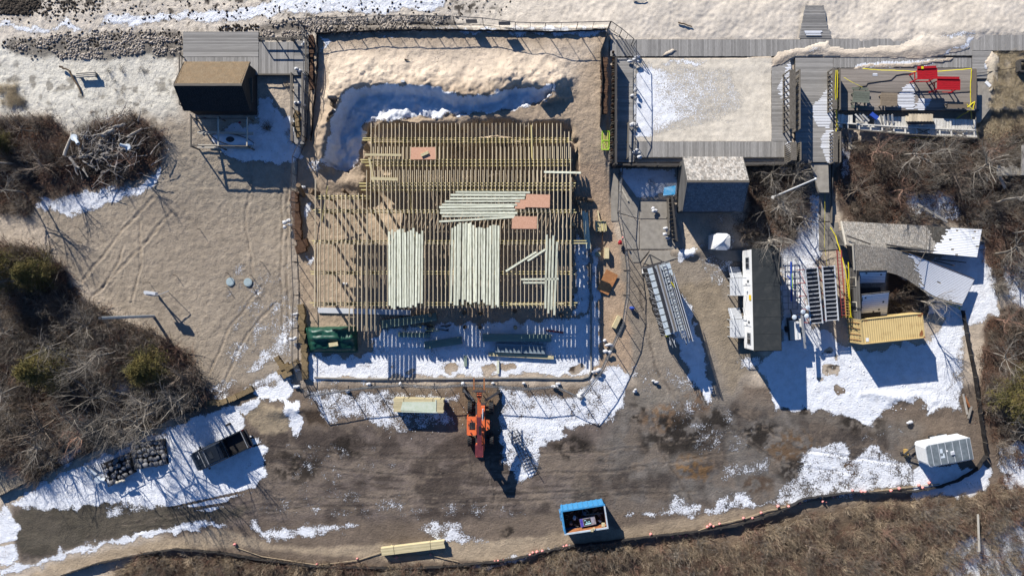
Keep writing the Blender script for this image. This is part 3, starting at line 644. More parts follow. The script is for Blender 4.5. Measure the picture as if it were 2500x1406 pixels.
def sheet(name, px, z, label, cat, mat, t=.02, drop=None):
    mb = MB(); q = [P(x, y, z if drop is None else drop[i]) for i, (x, y) in enumerate(px)]; mb.slab(*q, t)
    return solo(name, mb, mat, label, cat)
sheet('plywood_sheet', [(1003, 360), (1063, 359.5), (1063.5, 389.5), (1002.5, 390)], ZB+.03, 'pinkish sheathing panel with a wood offcut on it, upper left of the frame', 'plywood sheet', M_ply)
sheet('plywood_sheet', [(1258, 488), (1284, 488), (1282, 510), (1257, 510)], ZC+.02, 'sheathing panel half hidden under the crosswise boards and another panel', 'plywood sheet', M_ply)
sheet('plywood_sheet', [(1285, 474), (1343, 475.5), (1342, 507.5), (1281, 506)], ZC+.045, 'pinkish sheathing panel at the right ends of the crosswise boards', 'plywood sheet', M_ply)
sheet('plywood_sheet', [(1251, 528), (1311, 528.5), (1310.5, 559), (1249, 558.5)], ZC+.045, 'sheathing panel with faint stamped marks below the crosswise boards', 'plywood sheet', M_ply)
z2 = .35
sheet('plywood_sheet', [(1481, 657), (1509, 672), (1485, 721), (1457, 707)], z2, 'orange plywood sheet lying tilted on the sand right of the joists, partly shaded', 'plywood sheet', M_plyO, .03, [.5, .2, .15, .4])
ubar('offcut', P(1028, 380, ZB+.1), P(1046, 372, ZB+.1), .28, .14, M_boardY, None, 'short wood offcut lying on the upper sheathing panel', 'wood offcut')
# stair stringer / ladder beside frame right edge
def ladder(name, a, b, w, rungs, label, mat=M_dsteel, z=(.1, .1), rr=.03):
    t = thing(name, label, 'ladder', P((a[0]+b[0])/2, (a[1]+b[1])/2, min(z)))
    A = P(*a, z[0]); B = P(*b, z[1]); d = (B-A).normalized(); n = Vector((-d.y, d.x, 0)).normalized()*w/2
    for s_ in (-1, 1): ubar('rail', A+n*s_, B+n*s_, rr*1.4, rr*2.6, mat, t)
    for i in range(rungs):
        c = A.lerp(B, (i+.5)/rungs); ubar('rung', c-n, c+n, rr*1.6, rr*1.6, mat, t)
    return t
ladder('ladder', (1405, 532), (1415, 606), .5, 10, 'dark ladder lying in the shade against the right side of the frame', z=(1.2, .2))
# stacks at the right of the frame
for i, x in enumerate([1427, 1434]):
    ubar('board', P(x-3, 516+i*3, 1.2), P(x+5, 607, 1.2), .27, .28, M_board, None, ['left','right'][i]+' thick pale timber standing alone right of the frame', 'timber', 'pair of thick pale timbers')
t = thing('lumber_pile', 'short greenish lumber pile standing on the sand right of the deck frame', 'lumber pile', G(1463, 553))
for i in range(6):
    ubar('board', G(1453+i*4.6, 540+i % 3, .35), G(1455+i*4.6, 567-i % 2*2, .35), .15, .5, [M_boardY, M_joist2][i % 2], t)
ubar('board', G(1459, 515, .15), G(1463, 555, .6), .09, .06, M_boardY, None, 'thin stick leaning on the short greenish lumber pile', 'stick')
ubar('board', G(1470, 562, .5), G(1470, 596, .15), .09, .06, M_coir, None, 'brown stick below the short greenish lumber pile', 'stick')
for (a, b, w, lb) in [((1480, 606), (1480, 632), .42, 'upright block of yellow lumber right of the frame near the sandy edge'), ((1453, 620), (1465, 622), .4, 'small yellow wood block on the snow right of the frame'), ((1497, 800), (1511, 771), .42, 'tan plank box leaning beside the curved right-hand fence')]:
    ubar('timber_block', G(*a, .3), G(*b, .3), w, .5, M_boardY, None, lb, 'wood block')
# pilings in the yard
for i, (x, y, h, lb) in enumerate([(1052, 768, 1.0, 'cut piling with a fresh orange top below the left bundle of boards'), (1258, 799, .9, 'cut piling with a pale top in the shade below the frame, between lumber piles'), (1134, 764, .6, 'dark piling stub left of two below the wide middle bundle'), (1173, 766, .6, 'dark piling stub right of two below the wide middle bundle'), (1257, 760, .7, 'dark piling stub below the diagonal boards'), (1370, 770, .6, 'dark piling stub below the right-hand bundle'), (1135, 798, .5, 'small dark stub in the shade, left of a pair above the lumber'), (1172, 799, .5, 'small dark stub in the shade, right of a pair above the lumber'), (1398, 551, 1.2, 'round piling with sawn top right of the frame at its upper part'), (1399, 646, 1.2, 'round piling with sawn top right of the frame at mid height'), (1397, 725, .6, 'dark stub at the lower right corner of the frame')]):
    b = G(x, y); t = thing('piling_post', lb, 'piling', b)
    part('shaft', MB().tube((0, 0, -.3), (0, 0, h), .21, .19, 12), M_pile, t); part('sawn_top', MB().tube((0, 0, h), (0, 0, h+.03), .185, .18, 12), M_pileT if ('top' in lb) else M_pile, t)
for (a, b, r, lb) in [((728, 452, 1.9), (741, 478, .0), .24, 'leaning brown piling at the left fence, upper left of the frame'), ((836, 463, 1.3), (850, 476, .2), .17, 'leaning piling with pale sawn end above the left joists'), ((758, 466, .8), (778, 476, .1), .3, 'broken brown piling stump beside the leftmost joist'), ((1408, 484, .4), (1448, 490, .3), .18, 'dark log lying across the sand at the right edge of the frame')]:
    A = P(a[0], a[1], 0); B = P(b[0], b[1], 0); A.z = gz(A.x, A.y)+a[2]; B.z = gz(B.x, B.y)+b[2]-.1
    A = P(a[0], a[1], A.z); B = P(b[0], b[1], B.z)
    solo('piling_post', MB().tube(A, B, r, r, 12), M_pile, lb, 'piling')
# ================================================================ lumber bundles
def bundle(c, ang, L, W, nx, nz, z0, mat, label, th=.04, strap=True, name='lumber_bundle', wb=None, jit=.05):
    t = thing(name, label, 'lumber stack', c, ang)
    wb = wb or W/nx
    for s_ in (-L*.35, L*.35): ubarL('skid', (s_, -W/2, z0/2), (s_, W/2, z0/2), .1, z0, M_joist2, t)
    for k in range(nz):
        for i in range(nx):
            if 0 < k < nz-1 and 0 < i < nx-1: continue
            y = -W/2+(i+.5)*W/nx; e = rng.uniform(-jit, jit)
            ubarL('board', (-L/2+e, y, z0+(k+.5)*th), (L/2+e, y, z0+(k+.5)*th), wb*.95, th*.9, mat, t)
    core = MB().box((0, 0, z0+nz*th/2), (L*.97, W*.8, nz*th*.9)); part('board_core', core, mat, t, kind='stuff')
    if strap:
        for s_ in (-L*.3, L*.28):
            part('strap', MB().box((s_, 0, z0+nz*th+.008), (.03, W*1.01, .012)).box((s_, -W/2-.008, z0+nz*th/2), (.03, .012, nz*th)).box((s_, W/2+.008, z0+nz*th/2), (.03, .012, nz*th)), M_black, t)
    return t
def ubarL(name, a, b, w, t_, mat, parent):
    a = Vector(a); b = Vector(b); d = b-a; L = d.length; x = d/L; u = Vector((0, 0, 1)); y = u.cross(x).normalized(); z = x.cross(y)
    M = Matrix(((x.x*L, y.x*w, z.x*t_, 0), (x.y*L, y.y*w, z.y*t_, 0), (x.z*L, y.z*w, z.z*t_, 0), (0, 0, 0, 1))); M.translation = (a+b)/2
    o = bpy.data.objects.new(name, unit(mat)); COL.objects.link(o); o.parent = parent; o.matrix_basis = M; return o
t = bundle(P(1026, 985, 0), R(-1.4), 5.0, 1.35, 9, 14, .12, M_boardY, 'large strapped bundle of yellow lumber left of the orange telehandler', th=.08)
part('plastic_wrap', MB().slab((-1.8, -.5, 1.262), (1.75, -.6, 1.262), (1.75, .45, 1.262), (-1.6, .35, 1.262), .008).box((1.7, 0, 1.275), (.14, 1.3, .01)).box((0.1, -.62, 1.27), (3.6, .1, .01)), pm('greenish_plastic_wrap', (.50,.56,.42), (.60,.64,.52), 3, .3, spec=.6), t)
bundle(P(1010, 1332, 0), R(7), 6.4, .75, 5, 6, .1, M_boardY, 'long narrow bundle of yellow lumber by the rope of pink buoys', th=.09)
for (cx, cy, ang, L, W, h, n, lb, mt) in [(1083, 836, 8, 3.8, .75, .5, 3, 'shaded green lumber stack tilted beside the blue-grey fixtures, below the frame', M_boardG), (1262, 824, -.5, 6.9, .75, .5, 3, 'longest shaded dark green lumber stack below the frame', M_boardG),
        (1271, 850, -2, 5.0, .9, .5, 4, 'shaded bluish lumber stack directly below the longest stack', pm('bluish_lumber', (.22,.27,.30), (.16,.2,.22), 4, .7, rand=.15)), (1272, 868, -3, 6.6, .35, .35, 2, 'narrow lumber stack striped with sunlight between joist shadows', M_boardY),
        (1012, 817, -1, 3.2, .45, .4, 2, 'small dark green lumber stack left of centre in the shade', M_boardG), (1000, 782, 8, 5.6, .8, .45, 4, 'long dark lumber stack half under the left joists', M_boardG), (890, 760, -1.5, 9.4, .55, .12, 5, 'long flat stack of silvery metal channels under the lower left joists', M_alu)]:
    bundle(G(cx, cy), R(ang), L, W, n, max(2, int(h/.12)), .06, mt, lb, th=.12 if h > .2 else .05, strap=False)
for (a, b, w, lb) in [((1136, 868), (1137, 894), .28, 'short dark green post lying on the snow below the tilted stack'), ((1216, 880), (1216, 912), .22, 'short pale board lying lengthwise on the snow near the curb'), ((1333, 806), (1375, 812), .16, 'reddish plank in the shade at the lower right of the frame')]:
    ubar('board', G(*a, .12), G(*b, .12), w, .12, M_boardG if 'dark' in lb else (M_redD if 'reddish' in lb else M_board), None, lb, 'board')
# chunk of dark fixtures in the shade
t = thing('scrap_pile', 'jumble of dark posts and metal fixtures in the shade under the lower joists', 'scrap pile', G(1080, 805))
for i in range(14):
    a = G(1050+rng.uniform(-20, 50), 800+rng.uniform(-8, 10), rng.uniform(.1, .5)); d = rng.uniform(0, 3.1)
    ubar('post', a, a+Vector((math.cos(d), math.sin(d)*.3, rng.uniform(-.1, .2)))*rng.uniform(.5, 1.4), .1, .1, [M_dsteel, M_pile, M_joist2][i % 3], t)
# green tarp over a heap
def cloth(pts_px, zf, name, label, mat, nx=26, ny=16):
    (ax, ay), (bx, by), (cx, cy), (dx, dy) = pts_px; mb = MB(); idx = {}
    for j in range(ny+1):
        for i in range(nx+1):
            u, v = i/nx, j/ny
            px = (ax*(1-u)+bx*u)*(1-v)+(dx*(1-u)+cx*u)*v; py = (ay*(1-u)+by*u)*(1-v)+(dy*(1-u)+cy*u)*v
            g = G(px, py); e = min(u, 1-u, v, 1-v); hh = zf(u, v)*min(1, e*9)**.6
            q = P(px, py, g.z+hh); mb.v.append((q.x+rng.uniform(-.02, .02), q.y+rng.uniform(-.02, .02), q.z)); mb.c.append((1, 1, 1)); idx[i, j] = len(mb.v)-1
    for j in range(ny):
        for i in range(nx): mb.f.append((idx[i, j+1], idx[i+1, j+1], idx[i+1, j], idx[i, j]))
    return solo(name, mb, mat, label, 'tarp', smooth=True)
vn = lambda u, v, s, k: float(vnoise(np.array([u*s+k]), np.array([v*s+k]), 3)[0])
cloth([(743, 798), (872, 796), (874, 860), (756, 860)], lambda u, v: 1.15+.3*(1-abs(v-.45)*2)-.25*(v > .5)+.22*(vn(u, v, 9, 1)-.5)+.1*(vn(u, v, 25, 4)-.5), 'tarp_cover', 'dark green tarp draped over a pile at the lower left corner of the frame', M_tarpG)
ubar('board', P(803, 842, 1.3), P(825, 839, 1.3), .38, .06, M_boardY, None, 'short yellow board weighing down the dark green tarp', 'board')
# ================================================================ decks and boardwalks
def deck(label, x0, y0, x1, y1, z, d, name='boardwalk', mat=None, w=.145, gap=.012, skirt=True, cat='boardwalk'):
    a, b, c, e = px_rect(x0, y0, x1, y1, z); t = thing(name, label, cat, ((a.x+b.x)/2, (a.y+e.y)/2, z-.3)); mat = mat or M_deck
    L = (b.x-a.x) if d == 'v' else (a.y-e.y); n = int(L/(w+gap)); st_ = L/n
    if n > 300: print('too many planks', n)
    for i in range(n):
        if d == 'v': x = a.x+(i+.5)*st_; ubar('plank', (x, a.y+rng.uniform(-.015, .015), z-.02), (x, e.y+rng.uniform(-.015, .015), z-.02+rng.uniform(-.004, .004)), st_-gap, .04, mat, t)
        else: y = e.y+(i+.5)*st_; ubar('plank', (a.x+rng.uniform(-.015, .015), y, z-.02), (b.x+rng.uniform(-.015, .015), y, z-.02+rng.uniform(-.004, .004)), st_-gap, .04, mat, t)
    f = MB()
    for q, r_ in ((a, b), (b, c), (c, e), (e, a)): f.bar((q.x, q.y, z-.17), (r_.x, r_.y, z-.17), .05, .24)
    n2_ = max(2, int(((b.x-a.x) if d == 'h' else (a.y-e.y))/1.2))
    for i in range(1, n2_):
        if d == 'v': y = a.y+(e.y-a.y)*i/n2_; f.bar((a.x, y, z-.16), (b.x, y, z-.16), .05, .22)
        else: x = a.x+(b.x-a.x)*i/n2_; f.bar((x, a.y, z-.16), (x, e.y, z-.16), .05, .22)
    for x in np.arange(a.x+.3, b.x, 2.5):
        for y in np.arange(e.y+.3, a.y, 2.5): f.box((x, y, z-.6), (.12, .12, .9))
    part('frame', f, M_deckD, t, world=True)
    return t
D = 1.36
deck('long grey boardwalk of crosswise planks along the top of the sand-filled court', 1490, 97, 1955, 138, D, 'v')
deck('grey boardwalk right of the ramp, half buried by a sand drift', 1955.6, 95, 2374, 136, D, 'v')
deck('grey boardwalk at the far right edge, clear of sand', 2374.6, 86, 2580, 124, D+.02, 'v')
deck('narrow grey boardwalk of short planks above the red tables', 2035, 142, 2372, 166, D+.01, 'v')
deck('weathered deck to the right of the red tables with crosswise planks', 2374, 125, 2422, 192, D, 'h', name='deck', cat='deck')
deck('shaded narrow deck along the left wall of the sand-filled court', 1502, 142, 1546.5, 396, D, 'h', name='deck', cat='deck', mat=M_deck)
deck('deck of horizontal planks along the right side of the sand-filled court', 1884, 142, 1929, 345, D, 'h', name='deck', cat='deck')
deck('deck of vertical planks along the lower side of the sand-filled court', 1547.5, 346, 1930, 384, D, 'v', name='deck', cat='deck')
deck('wide walkway running down between the court and the red tables', 1942, 142, 2034, 396, D, 'h', name='walkway', cat='walkway', w=.15)
deck('brownish deck carrying the red tables', 2052, 168, 2384, 270, D+.1, 'h', name='deck', cat='deck', mat=M_deckB, w=.14)
deck('grey deck of lengthwise planks at the top left, in front of the brown-roofed shed', 447, 78, 631, 139, 1.55, 'h', name='deck', cat='deck', w=.14)
deck('grey landing of vertical planks beside the brown-roofed shed', 450, 140, 631, 183, 1.53, 'v', name='deck', cat='deck', w=.14)
deck('grey deck of vertical planks at the top of the side ramp', 632, 103, 717, 183, 1.54, 'v', name='deck', cat='deck', w=.14)
deck('grey deck strip next to the fence at the left edge of the excavated sand', 718, 100, 753, 184, 1.53, 'h', name='deck', cat='deck', w=.14)
deck('narrow ramp with railings running down beside the left fence', 718, 185, 744, 352, 1.35, 'h', name='ramp', cat='ramp', w=.14)
# flared beach ramp
t = thing('beach_ramp', 'tapering grey plank ramp leading up onto the beach', 'ramp', G(1988, 55))
n = 22
for i in range(n):
    y = 14+80*(i+.5)/n; u = (i+.5)/n; xl = 1966-16*u; xr = 2011+14*u+ (4 if i > 15 else 0); zz = gz(*P(1988, 20, 1.6).xy)+.12 if 0 else 1.75-.38*u
    ubar('plank', P(xl+rng.uniform(-.7, .7), y, zz), P(xr+rng.uniform(-.7, .7), y, zz), .125, .04, M_deck, t)
part('frame', MB().bar(P(1970, 14, 1.6), P(1955, 95, 1.25), .1, .22).bar(P(2008, 14, 1.6), P(2022, 95, 1.25), .1, .22), M_deckD, t, world=True)
# railings
def railing(pts, z0, h, label, name='railing', n_rails=2, mat=M_post, step=1.8, w=.07, slat=False):
    q0 = P(*pts[0], z0); t = thing(name, label, 'railing', q0); W = [P(x, y, z0) for x, y in pts]
    for a, b in zip(W[:-1], W[1:]):
        L = (b-a).length; n = max(1, round(L/step))
        for i in range(n+1):
            p = a.lerp(b, i/n); ubar('post', p, p+Vector((0, 0, h)), .09, .09, mat, t)
        for k in range(n_rails):
            zz = h*(k+1)/n_rails; ubar('rail', a+Vector((0, 0, zz)), b+Vector((0, 0, zz)), w if k < n_rails-1 else .14, .05 if k == n_rails-1 else .12, mat, t)
    return t
railing([(640, 103), (718, 103)], 1.54, 1.05, 'grey railing along the top edge of the deck beside the shingled shed at left')
railing([(450, 142), (450, 262)], 1.45, 1.0, 'railing down the left side of the brown-roofed shed')
railing([(718, 186), (719, 350)], 1.3, 1.0, 'left railing of the narrow side ramp'); railing([(745, 186), (746, 350)], 1.3, 1.0, 'right railing of the narrow side ramp')
railing([(634, 184), (714, 184)], 1.5, .25, 'low kick rail along the lower edge of the left deck', n_rails=1)
railing([(753, 100), (754, 184)], 1.5, 1.05, 'railing at the right end of the left deck beside the dark wall')
railing([(719, 99), (753, 99)], 1.5, .9, 'short railing at the top end of the left deck strip')
# board walls round the court
def bwall(a, b, z0, z1, label, name='board_fence', mat=M_deckD, w=.14, th=.04, cap=True, posts=True):
    A = P(*a, z1); B = P(*b, z1); A.z = B.z = z0; d = (B-A); L = d.length; x = d/L; nrm = Vector((-x.y, x.x, 0))
    t = thing(name, label, 'fence', (A+B)/2); n = min(295, int(L/w))
    for i in range(n):
        p = A+d*((i+.5)/n); ubar('board', p, p+Vector((0, 0, z1-z0+rng.uniform(-.02, .02))), th, L/n-.01, mat, t, up=nrm)
    if posts:
        k = max(1, round(L/2.2))
        for i in range(k+1):
            p = A+d*(i/k)+nrm*.09; ubar('post', p, p+Vector((0, 0, z1-z0+.06)), .12, .12, mat, t)
    if cap: ubar('cap_rail', A+Vector((0, 0, z1-z0+.03)), B+Vector((0, 0, z1-z0+.03)), .19, .05, mat, t)
    return t
bwall((1504, 140), (1504, 400), .2, 2.55, 'tall board wall along the left side of the sand-filled court', w=.15, mat=M_deckD)
bwall((1500, 402), (1660, 402), .0, 1.95, 'dark board wall below the court, left of the shingled shed')
bwall((1815, 400), (1980, 397), .0, 1.95, 'dark board wall below the court, right of the shingled shed')
def louvre(x0, y0, x1, y1, z0, z1, label):
    t = thing('louvred_screen', label, 'screen', P((x0+x1)/2, (y0+y1)/2, z0))
    a = P(x0, y0, z1); b = P(x0, y1, z1); wd = (P(x1, y0, z1)-a).x
    L = (a.y-b.y); n = 9
    for xx in (0, wd): ubar('side_rail', (a.x+xx, a.y, z1), (b.x+xx, b.y, z1), .1, .1, M_post, t); ubar('bottom_rail', (a.x+xx, a.y, z0+.1), (b.x+xx, b.y, z0+.1), .1, .12, M_post, t)
    for i in range(n+1):
        y = b.y+L*i/n
        for xx in (0, wd): ubar('post', (a.x+xx, y, z0), (a.x+xx, y, z1), .1, .1, M_post, t)
    for i in range(n*2):
        y = b.y+L*(i+.5)/(n*2); ubar('slat', (a.x+wd, y-.12, (z0+z1)/2), (a.x+wd, y+.12, (z0+z1)/2), .03, (z1-z0)*.92, M_deckD if i % 2 else M_post, t)
    part('top_board', MB().slab((a.x-.05, a.y, z1+.1), (a.x+wd*.52, a.y, z1+.1), (a.x+wd*.52, b.y, z1+.1), (a.x-.05, b.y, z1+.1), .05), M_post, t, world=True)
louvre(1929, 171, 1953, 315, D, D+1.75, 'tall louvred screen on the walkway, right of the court')
louvre(1932, 348, 1955, 392, D, D+1.6, 'short louvred screen at the lower right corner of the court')
louvre(2034, 168, 2051, 268, D, D+1.2, 'tall slatted screen at the left end of the red table deck, hung with yellow tape')
louvre(2036, 322, 2052, 396, D-.2, D+.9, 'slatted screen at the lower end of the walkway')
railing([(1531, 305), (1529, 390)], D, 1.0, 'narrow grey rail standing on the shaded deck at the left of the court')
railing([(1548, 386), (1930, 386)], D-.4, .35, 'low timber edge along the bottom of the court decks', n_rails=1)
railing([(2052, 271), (2384, 272)], D-.35, .35, 'dark edge rail under the lower side of the red table deck', n_rails=1, mat=M_deckD)
# ================================================================ shingled surfaces
def shingles(f, rows, cols, name, mat, parent, var=.35, th=.015, t0=(1, 1, 1), dark=None, skip=None):
    mb = MB(); e = .0
    for r_ in range(rows):
        v0 = r_/rows; v1 = min(1.02, (r_+1.25)/rows); off = rng.random()
        c = -off
        while c < cols:
            wd_ = rng.uniform(.7, 1.4); u0 = max(0, c/cols); u1 = min(1, (c+wd_)/cols); c += wd_
            if u1 <= u0+1e-4: continue
            if skip and skip((u0+u1)/2, v0): continue
            # v runs from the ridge (0) to the eave (1): lower edge lies proud of the row below
            a, b = f(u0+.001, v0), f(u1-.001, v0); c_, d_ = f(u1-.001, v1), f(u0+.001, v1)
            nrm = (b-a).cross(d_-a); nrm = nrm.normalized() if nrm.length > 1e-9 else Vector((0, 0, 1))
            if nrm.z < 0: nrm = -nrm
            k = 1-var+2*var*rng.random(); tn = rng.uniform(-.03, .03); col = (k*t0[0]*(1+tn), k*t0[1], k*t0[2]*(1-tn))
            if dark: kk = dark((u0+u1)/2, v0); col = tuple(q*kk for q in col)
            mb.add([a+nrm*.004, b+nrm*.004, c_+nrm*(th+.008), d_+nrm*(th+.008), c_+nrm*.003, d_+nrm*.003], [(0, 1, 2, 3), (3, 2, 4, 5)], None, col)
    return part(name, mb, mat, parent, world=True, tone=True, kind='stuff')
def plane_f(A, B, C, D_):   # A,B along the ridge, C under B, D under A
    return lambda u, v: (A*(1-u)+B*u)*(1-v)+(D_*(1-u)+C*u)*v
def gable_shed(x0, x1, yn, yr, ys, ze, zr, zb, label, matN, matS, wallm, rowsN, colsN, name='shed', toneS=(1,1,1), varN=.35, varS=.2):
    """ridge runs east-west"""
    t = thing(name, label, 'shed', ((x0+x1)/2, (yn+ys)/2, zb)); ov = .18
    w = MB(); hx0, hx1, hn, hs = x0+ov, x1-ov, yn-ov, ys+ov
    zo = (zr-ze)/(yn-yr)*ov
    for x, sgn in ((hx0, -1), (hx1, 1)):
        w.add([(x, hs, zb), (x, hn, zb), (x, hn, ze+zo-.06), (x, yr, zr-.08), (x, hs, ze+zo-.06)], [(0, 4, 3, 2, 1) if sgn < 0 else (0, 1, 2, 3, 4)])
    w.add([(hx0, hs, zb), (hx1, hs, zb), (hx1, hs, ze), (hx0, hs, ze)], [(0, 1, 2, 3)]); w.add([(hx0, hn, zb), (hx1, hn, zb), (hx1, hn, ze), (hx0, hn, ze)], [(3, 2, 1, 0)])
    part('wall', w, wallm, t, world=True)
    n = int((ze-zb)/.16)
    for x, sgn, lo, hi in ((hx0, -1, hs, hn), (hx1, 1, hs, hn)):
        for i in range(int((zr-zb)/.16)):
            z_ = zb+.16*i; 
            if z_ > ze: s_ = (zr-z_)/(zr-ze); a_, b_ = yr+(lo-yr)*s_, yr+(hi-yr)*s_
            else: a_, b_ = lo, hi
            if abs(b_-a_) < .2: continue
            o = ubar('siding_board', (x+sgn*.025, a_, z_+.08), (x+sgn*.025, b_, z_+.08), .02, .15, wallm, t)
    for i in range(n): z_ = zb+.16*i; ubar('siding_board', (hx0, hs-.025, z_+.08), (hx1, hs-.025, z_+.08), .02, .15, wallm, t)
    for side, (ya, m, rows, cols, tn, vr) in {'north': (yn, matN, rowsN, colsN, (1, 1, 1), varN), 'south': (ys, matS, rowsN+6, colsN, toneS, varS)}.items():
        A, B = Vector((x0, yr, zr)), Vector((x1, yr, zr)); C_, D_ = Vector((x1, ya, ze)), Vector((x0, ya, ze))
        s_ = part('roof_slope', MB().slab(A, B, C_, D_, .06), M_deckD, t, world=True)
        shingles(plane_f(A, B, C_, D_), rows, cols, 'shingles', m, s_, vr, t0=tn)
    ubar('ridge_cap', (x0, yr, zr+.02), (x1, yr, zr+.02), .22, .04, matS if 0 else M_post, t)
    for x in (x0, x1):
        ubar('rake_board', (x, yn, ze-.03), (x, yr, zr-.03), .04, .14, wallm, t); ubar('rake_board', (x, ys, ze-.03), (x, yr, zr-.03), .04, .14, wallm, t)
    return t
M_wallD = pm('dark_stained_siding', (.04,.038,.036), (.028,.026,.025), 6, .85, rand=.25)
M_wallG = pm('grey_weathered_siding', (.12,.115,.11), (.07,.067,.063), 6, .9, rand=.3)
shA = gable_shed(-31.75, -25.35, P(0, 152, 3.4).y, P(0, 207, 5.4).y, P(0, 272, 3.1).y, 3.35, 5.35, .6, 'dark shed with a brown sunlit roof slope beside the left deck', M_asph, M_asphShade, M_wallD, 12, 26, varN=.10, varS=.12, toneS=(.22, .24, .26))  # south slope: darker shingle and toneS paint its shade into the colour
ubar('plank', P(613, 190, 3.2), P(614, 250, 2.6), .25, .06, M_post, shA, )
x0 = P(1665, 0, 2.6).x; x1 = P(1812, 0, 2.6).x
shB = gable_shed(P(1664.5, 384, 2.5).x, P(1811, 384, 2.5).x, P(0, 384, 2.9).y, P(0, 443, 4.6).y, P(0, 516, 2.7).y, 2.8, 4.6, 0, 'shed with a mottled grey shingle roof below the sand-filled court', M_shing, M_asphShade, M_wallG, 14, 28, varN=.42, varS=.2, toneS=(1.6, 1.75, 1.95))  # south slope shingles coloured darker and bluer to carry the shade there
# ================================================================ collapsed building
cb = thing('collapsed_building', 'wrecked shingled building with warped half snow-covered roofs at the right', 'building', P(2180, 660, 0))
A, B = P(2054, 541, 1.9), P(2398, 560, 1.1); C_, D_ = P(2386, 628, 1.7), P(2066, 599, 3.0)
A, B, C_, D_ = P(2054, 541, 1.6), P(2398, 560, .8), P(2386, 628, 1.5), P(2066, 599, 2.9)
up_f = plane_f(D_, C_, B, A)
rb = MB()
for i in range(16): rb.slab(up_f(i/16, 0), up_f((i+1)/16, 0), up_f((i+1)/16, 1), up_f(i/16, 1), .1)
rb.v = [(x, y, z_-.06) for x, y, z_ in rb.v]
s_ = part('fallen_roof', rb, M_deckD, cb, world=True)
snowy = lambda u, v: u > .72+.05*(1-v)+.03*math.sin(v*40) if v < .98 else u > .72
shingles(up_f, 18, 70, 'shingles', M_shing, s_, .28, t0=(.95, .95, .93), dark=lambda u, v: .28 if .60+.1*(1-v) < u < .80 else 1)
def snow_sheet(f, u0, u1, v0, v1, parent, rows, th=.05, edge=.02, n=34, gaps=.12):
    mb = MB()
    for r_ in range(rows):
        va = v0+(v1-v0)*r_/rows; vb = v0+(v1-v0)*(r_+1-gaps)/rows
        ua = (u0(va) if callable(u0) else u0)+rng.uniform(-edge, edge); m = 14
        for i in range(m):
            a = ua+(u1-ua)*i/m; b = ua+(u1-ua)*(i+1)/m
            if rng.random() < .02: continue
            q = [f(a, va), f(b, va), f(b, vb), f(a, vb)]; mb.slab(*[p+Vector((0, 0, th+.02)) for p in q], th)
    return part('snow_cover', mb, M_snow, parent, world=True, kind='stuff')
snow_sheet(up_f, lambda v: .74-.12*v if 0 else .66+.10*v, .995, .0, .995, s_, 17, edge=.02, gaps=.22, th=.03)
# curved roof
top = [(2083, 594), (2158, 604), (2222, 620), (2300, 652), (2380, 683)]; bot = [(2087, 659), (2160, 663), (2212, 680), (2280, 726), (2349, 745)]
zt = [3.3, 3.1, 2.6, 1.6, .8]; zb = [3.0, 2.8, 2.3, 1.65, 1.15]
def crv(L, u):
    k = u*(len(L)-1); i = min(int(k), len(L)-2); t_ = k-i
    g = lambda j: np.array(L[max(0, min(len(L)-1, j))], float)
    a, b, c, d = g(i-1), g(i), g(i+1), g(i+2)
    return .5*((2*b)+(-a+c)*t_+(2*a-5*b+4*c-d)*t_**2+(-a+3*b-3*c+d)*t_**3)
def cf(u, v):
    a = crv([(x, y, z_) for (x, y), z_ in zip(top, zt)], u); b = crv([(x, y, z_) for (x, y), z_ in zip(bot, zb)], u); q = a*(1-v)+b*v
    return P(q[0], q[1], q[2])
mb = MB(); N = 24
for i in range(N): mb.slab(cf(i/N, 0), cf((i+1)/N, 0), cf((i+1)/N, 1), cf(i/N, 1), .1)
s_ = part('warped_roof', mb, M_deckD, cb, world=True)
shingles(cf, 20, 60, 'shingles', M_shing, s_, .22, t0=(.98, .95, .88))
snow_sheet(cf, lambda v: .50+.16*v, .99, .0, .96, s_, 20, edge=.03, gaps=.25, th=.03)
for i in range(8): ubar('fascia', cf(.42+.07*i, -.01), cf(.42+.07*(i+1), -.01), .06, .16, M_pile, cb)
ubar('rake_board', cf(0, 0)+Vector((-.05, 0, 0)), cf(0, 1)+Vector((-.05, 0, 0)), .07, .2, M_pale, cb)
ubar('rake_board', A+Vector((-.05, 0, .02)), D_+Vector((-.05, 0, .02)), .1, .2, M_pale, cb)
# broken gable ends and the cross wing
def wingroof(c4, z4, name, rows, snowamt=None):
    q = [P(x, y, z_) for (x, y), z_ in zip(c4, z4)]; s2 = part(name, MB().slab(*q, .08), M_deckD, cb, world=True)
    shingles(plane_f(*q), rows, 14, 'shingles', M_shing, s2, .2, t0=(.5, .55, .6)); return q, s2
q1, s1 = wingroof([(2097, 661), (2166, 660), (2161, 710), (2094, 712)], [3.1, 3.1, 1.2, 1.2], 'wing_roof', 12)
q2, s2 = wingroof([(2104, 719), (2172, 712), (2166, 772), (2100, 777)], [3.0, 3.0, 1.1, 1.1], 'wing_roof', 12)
snow_sheet(plane_f(*q1), .05, .95, .1, .6, s1, 7, th=.02, gaps=.25); snow_sheet(plane_f(*q2), .03, .97, .05, .96, s2, 12, th=.02, gaps=.15)
wl = MB(); wA, wB = P(2066, 652, 0), P(2072, 777, 0); wA.z = wB.z = 0; 
wl_pts = [(2066, 650), (2098, 640)]
for i in range(11):                                 # siding on the west wall
    z_ = .2+.24*i; a = P(2064, 655, 0); b = P(2068, 777, 0); ubar('siding_board', (a.x, a.y, z_), (b.x, b.y, z_), .05, .23, M_wallG, cb)
a = P(2064, 655, 0); b = P(2068, 777, 0)
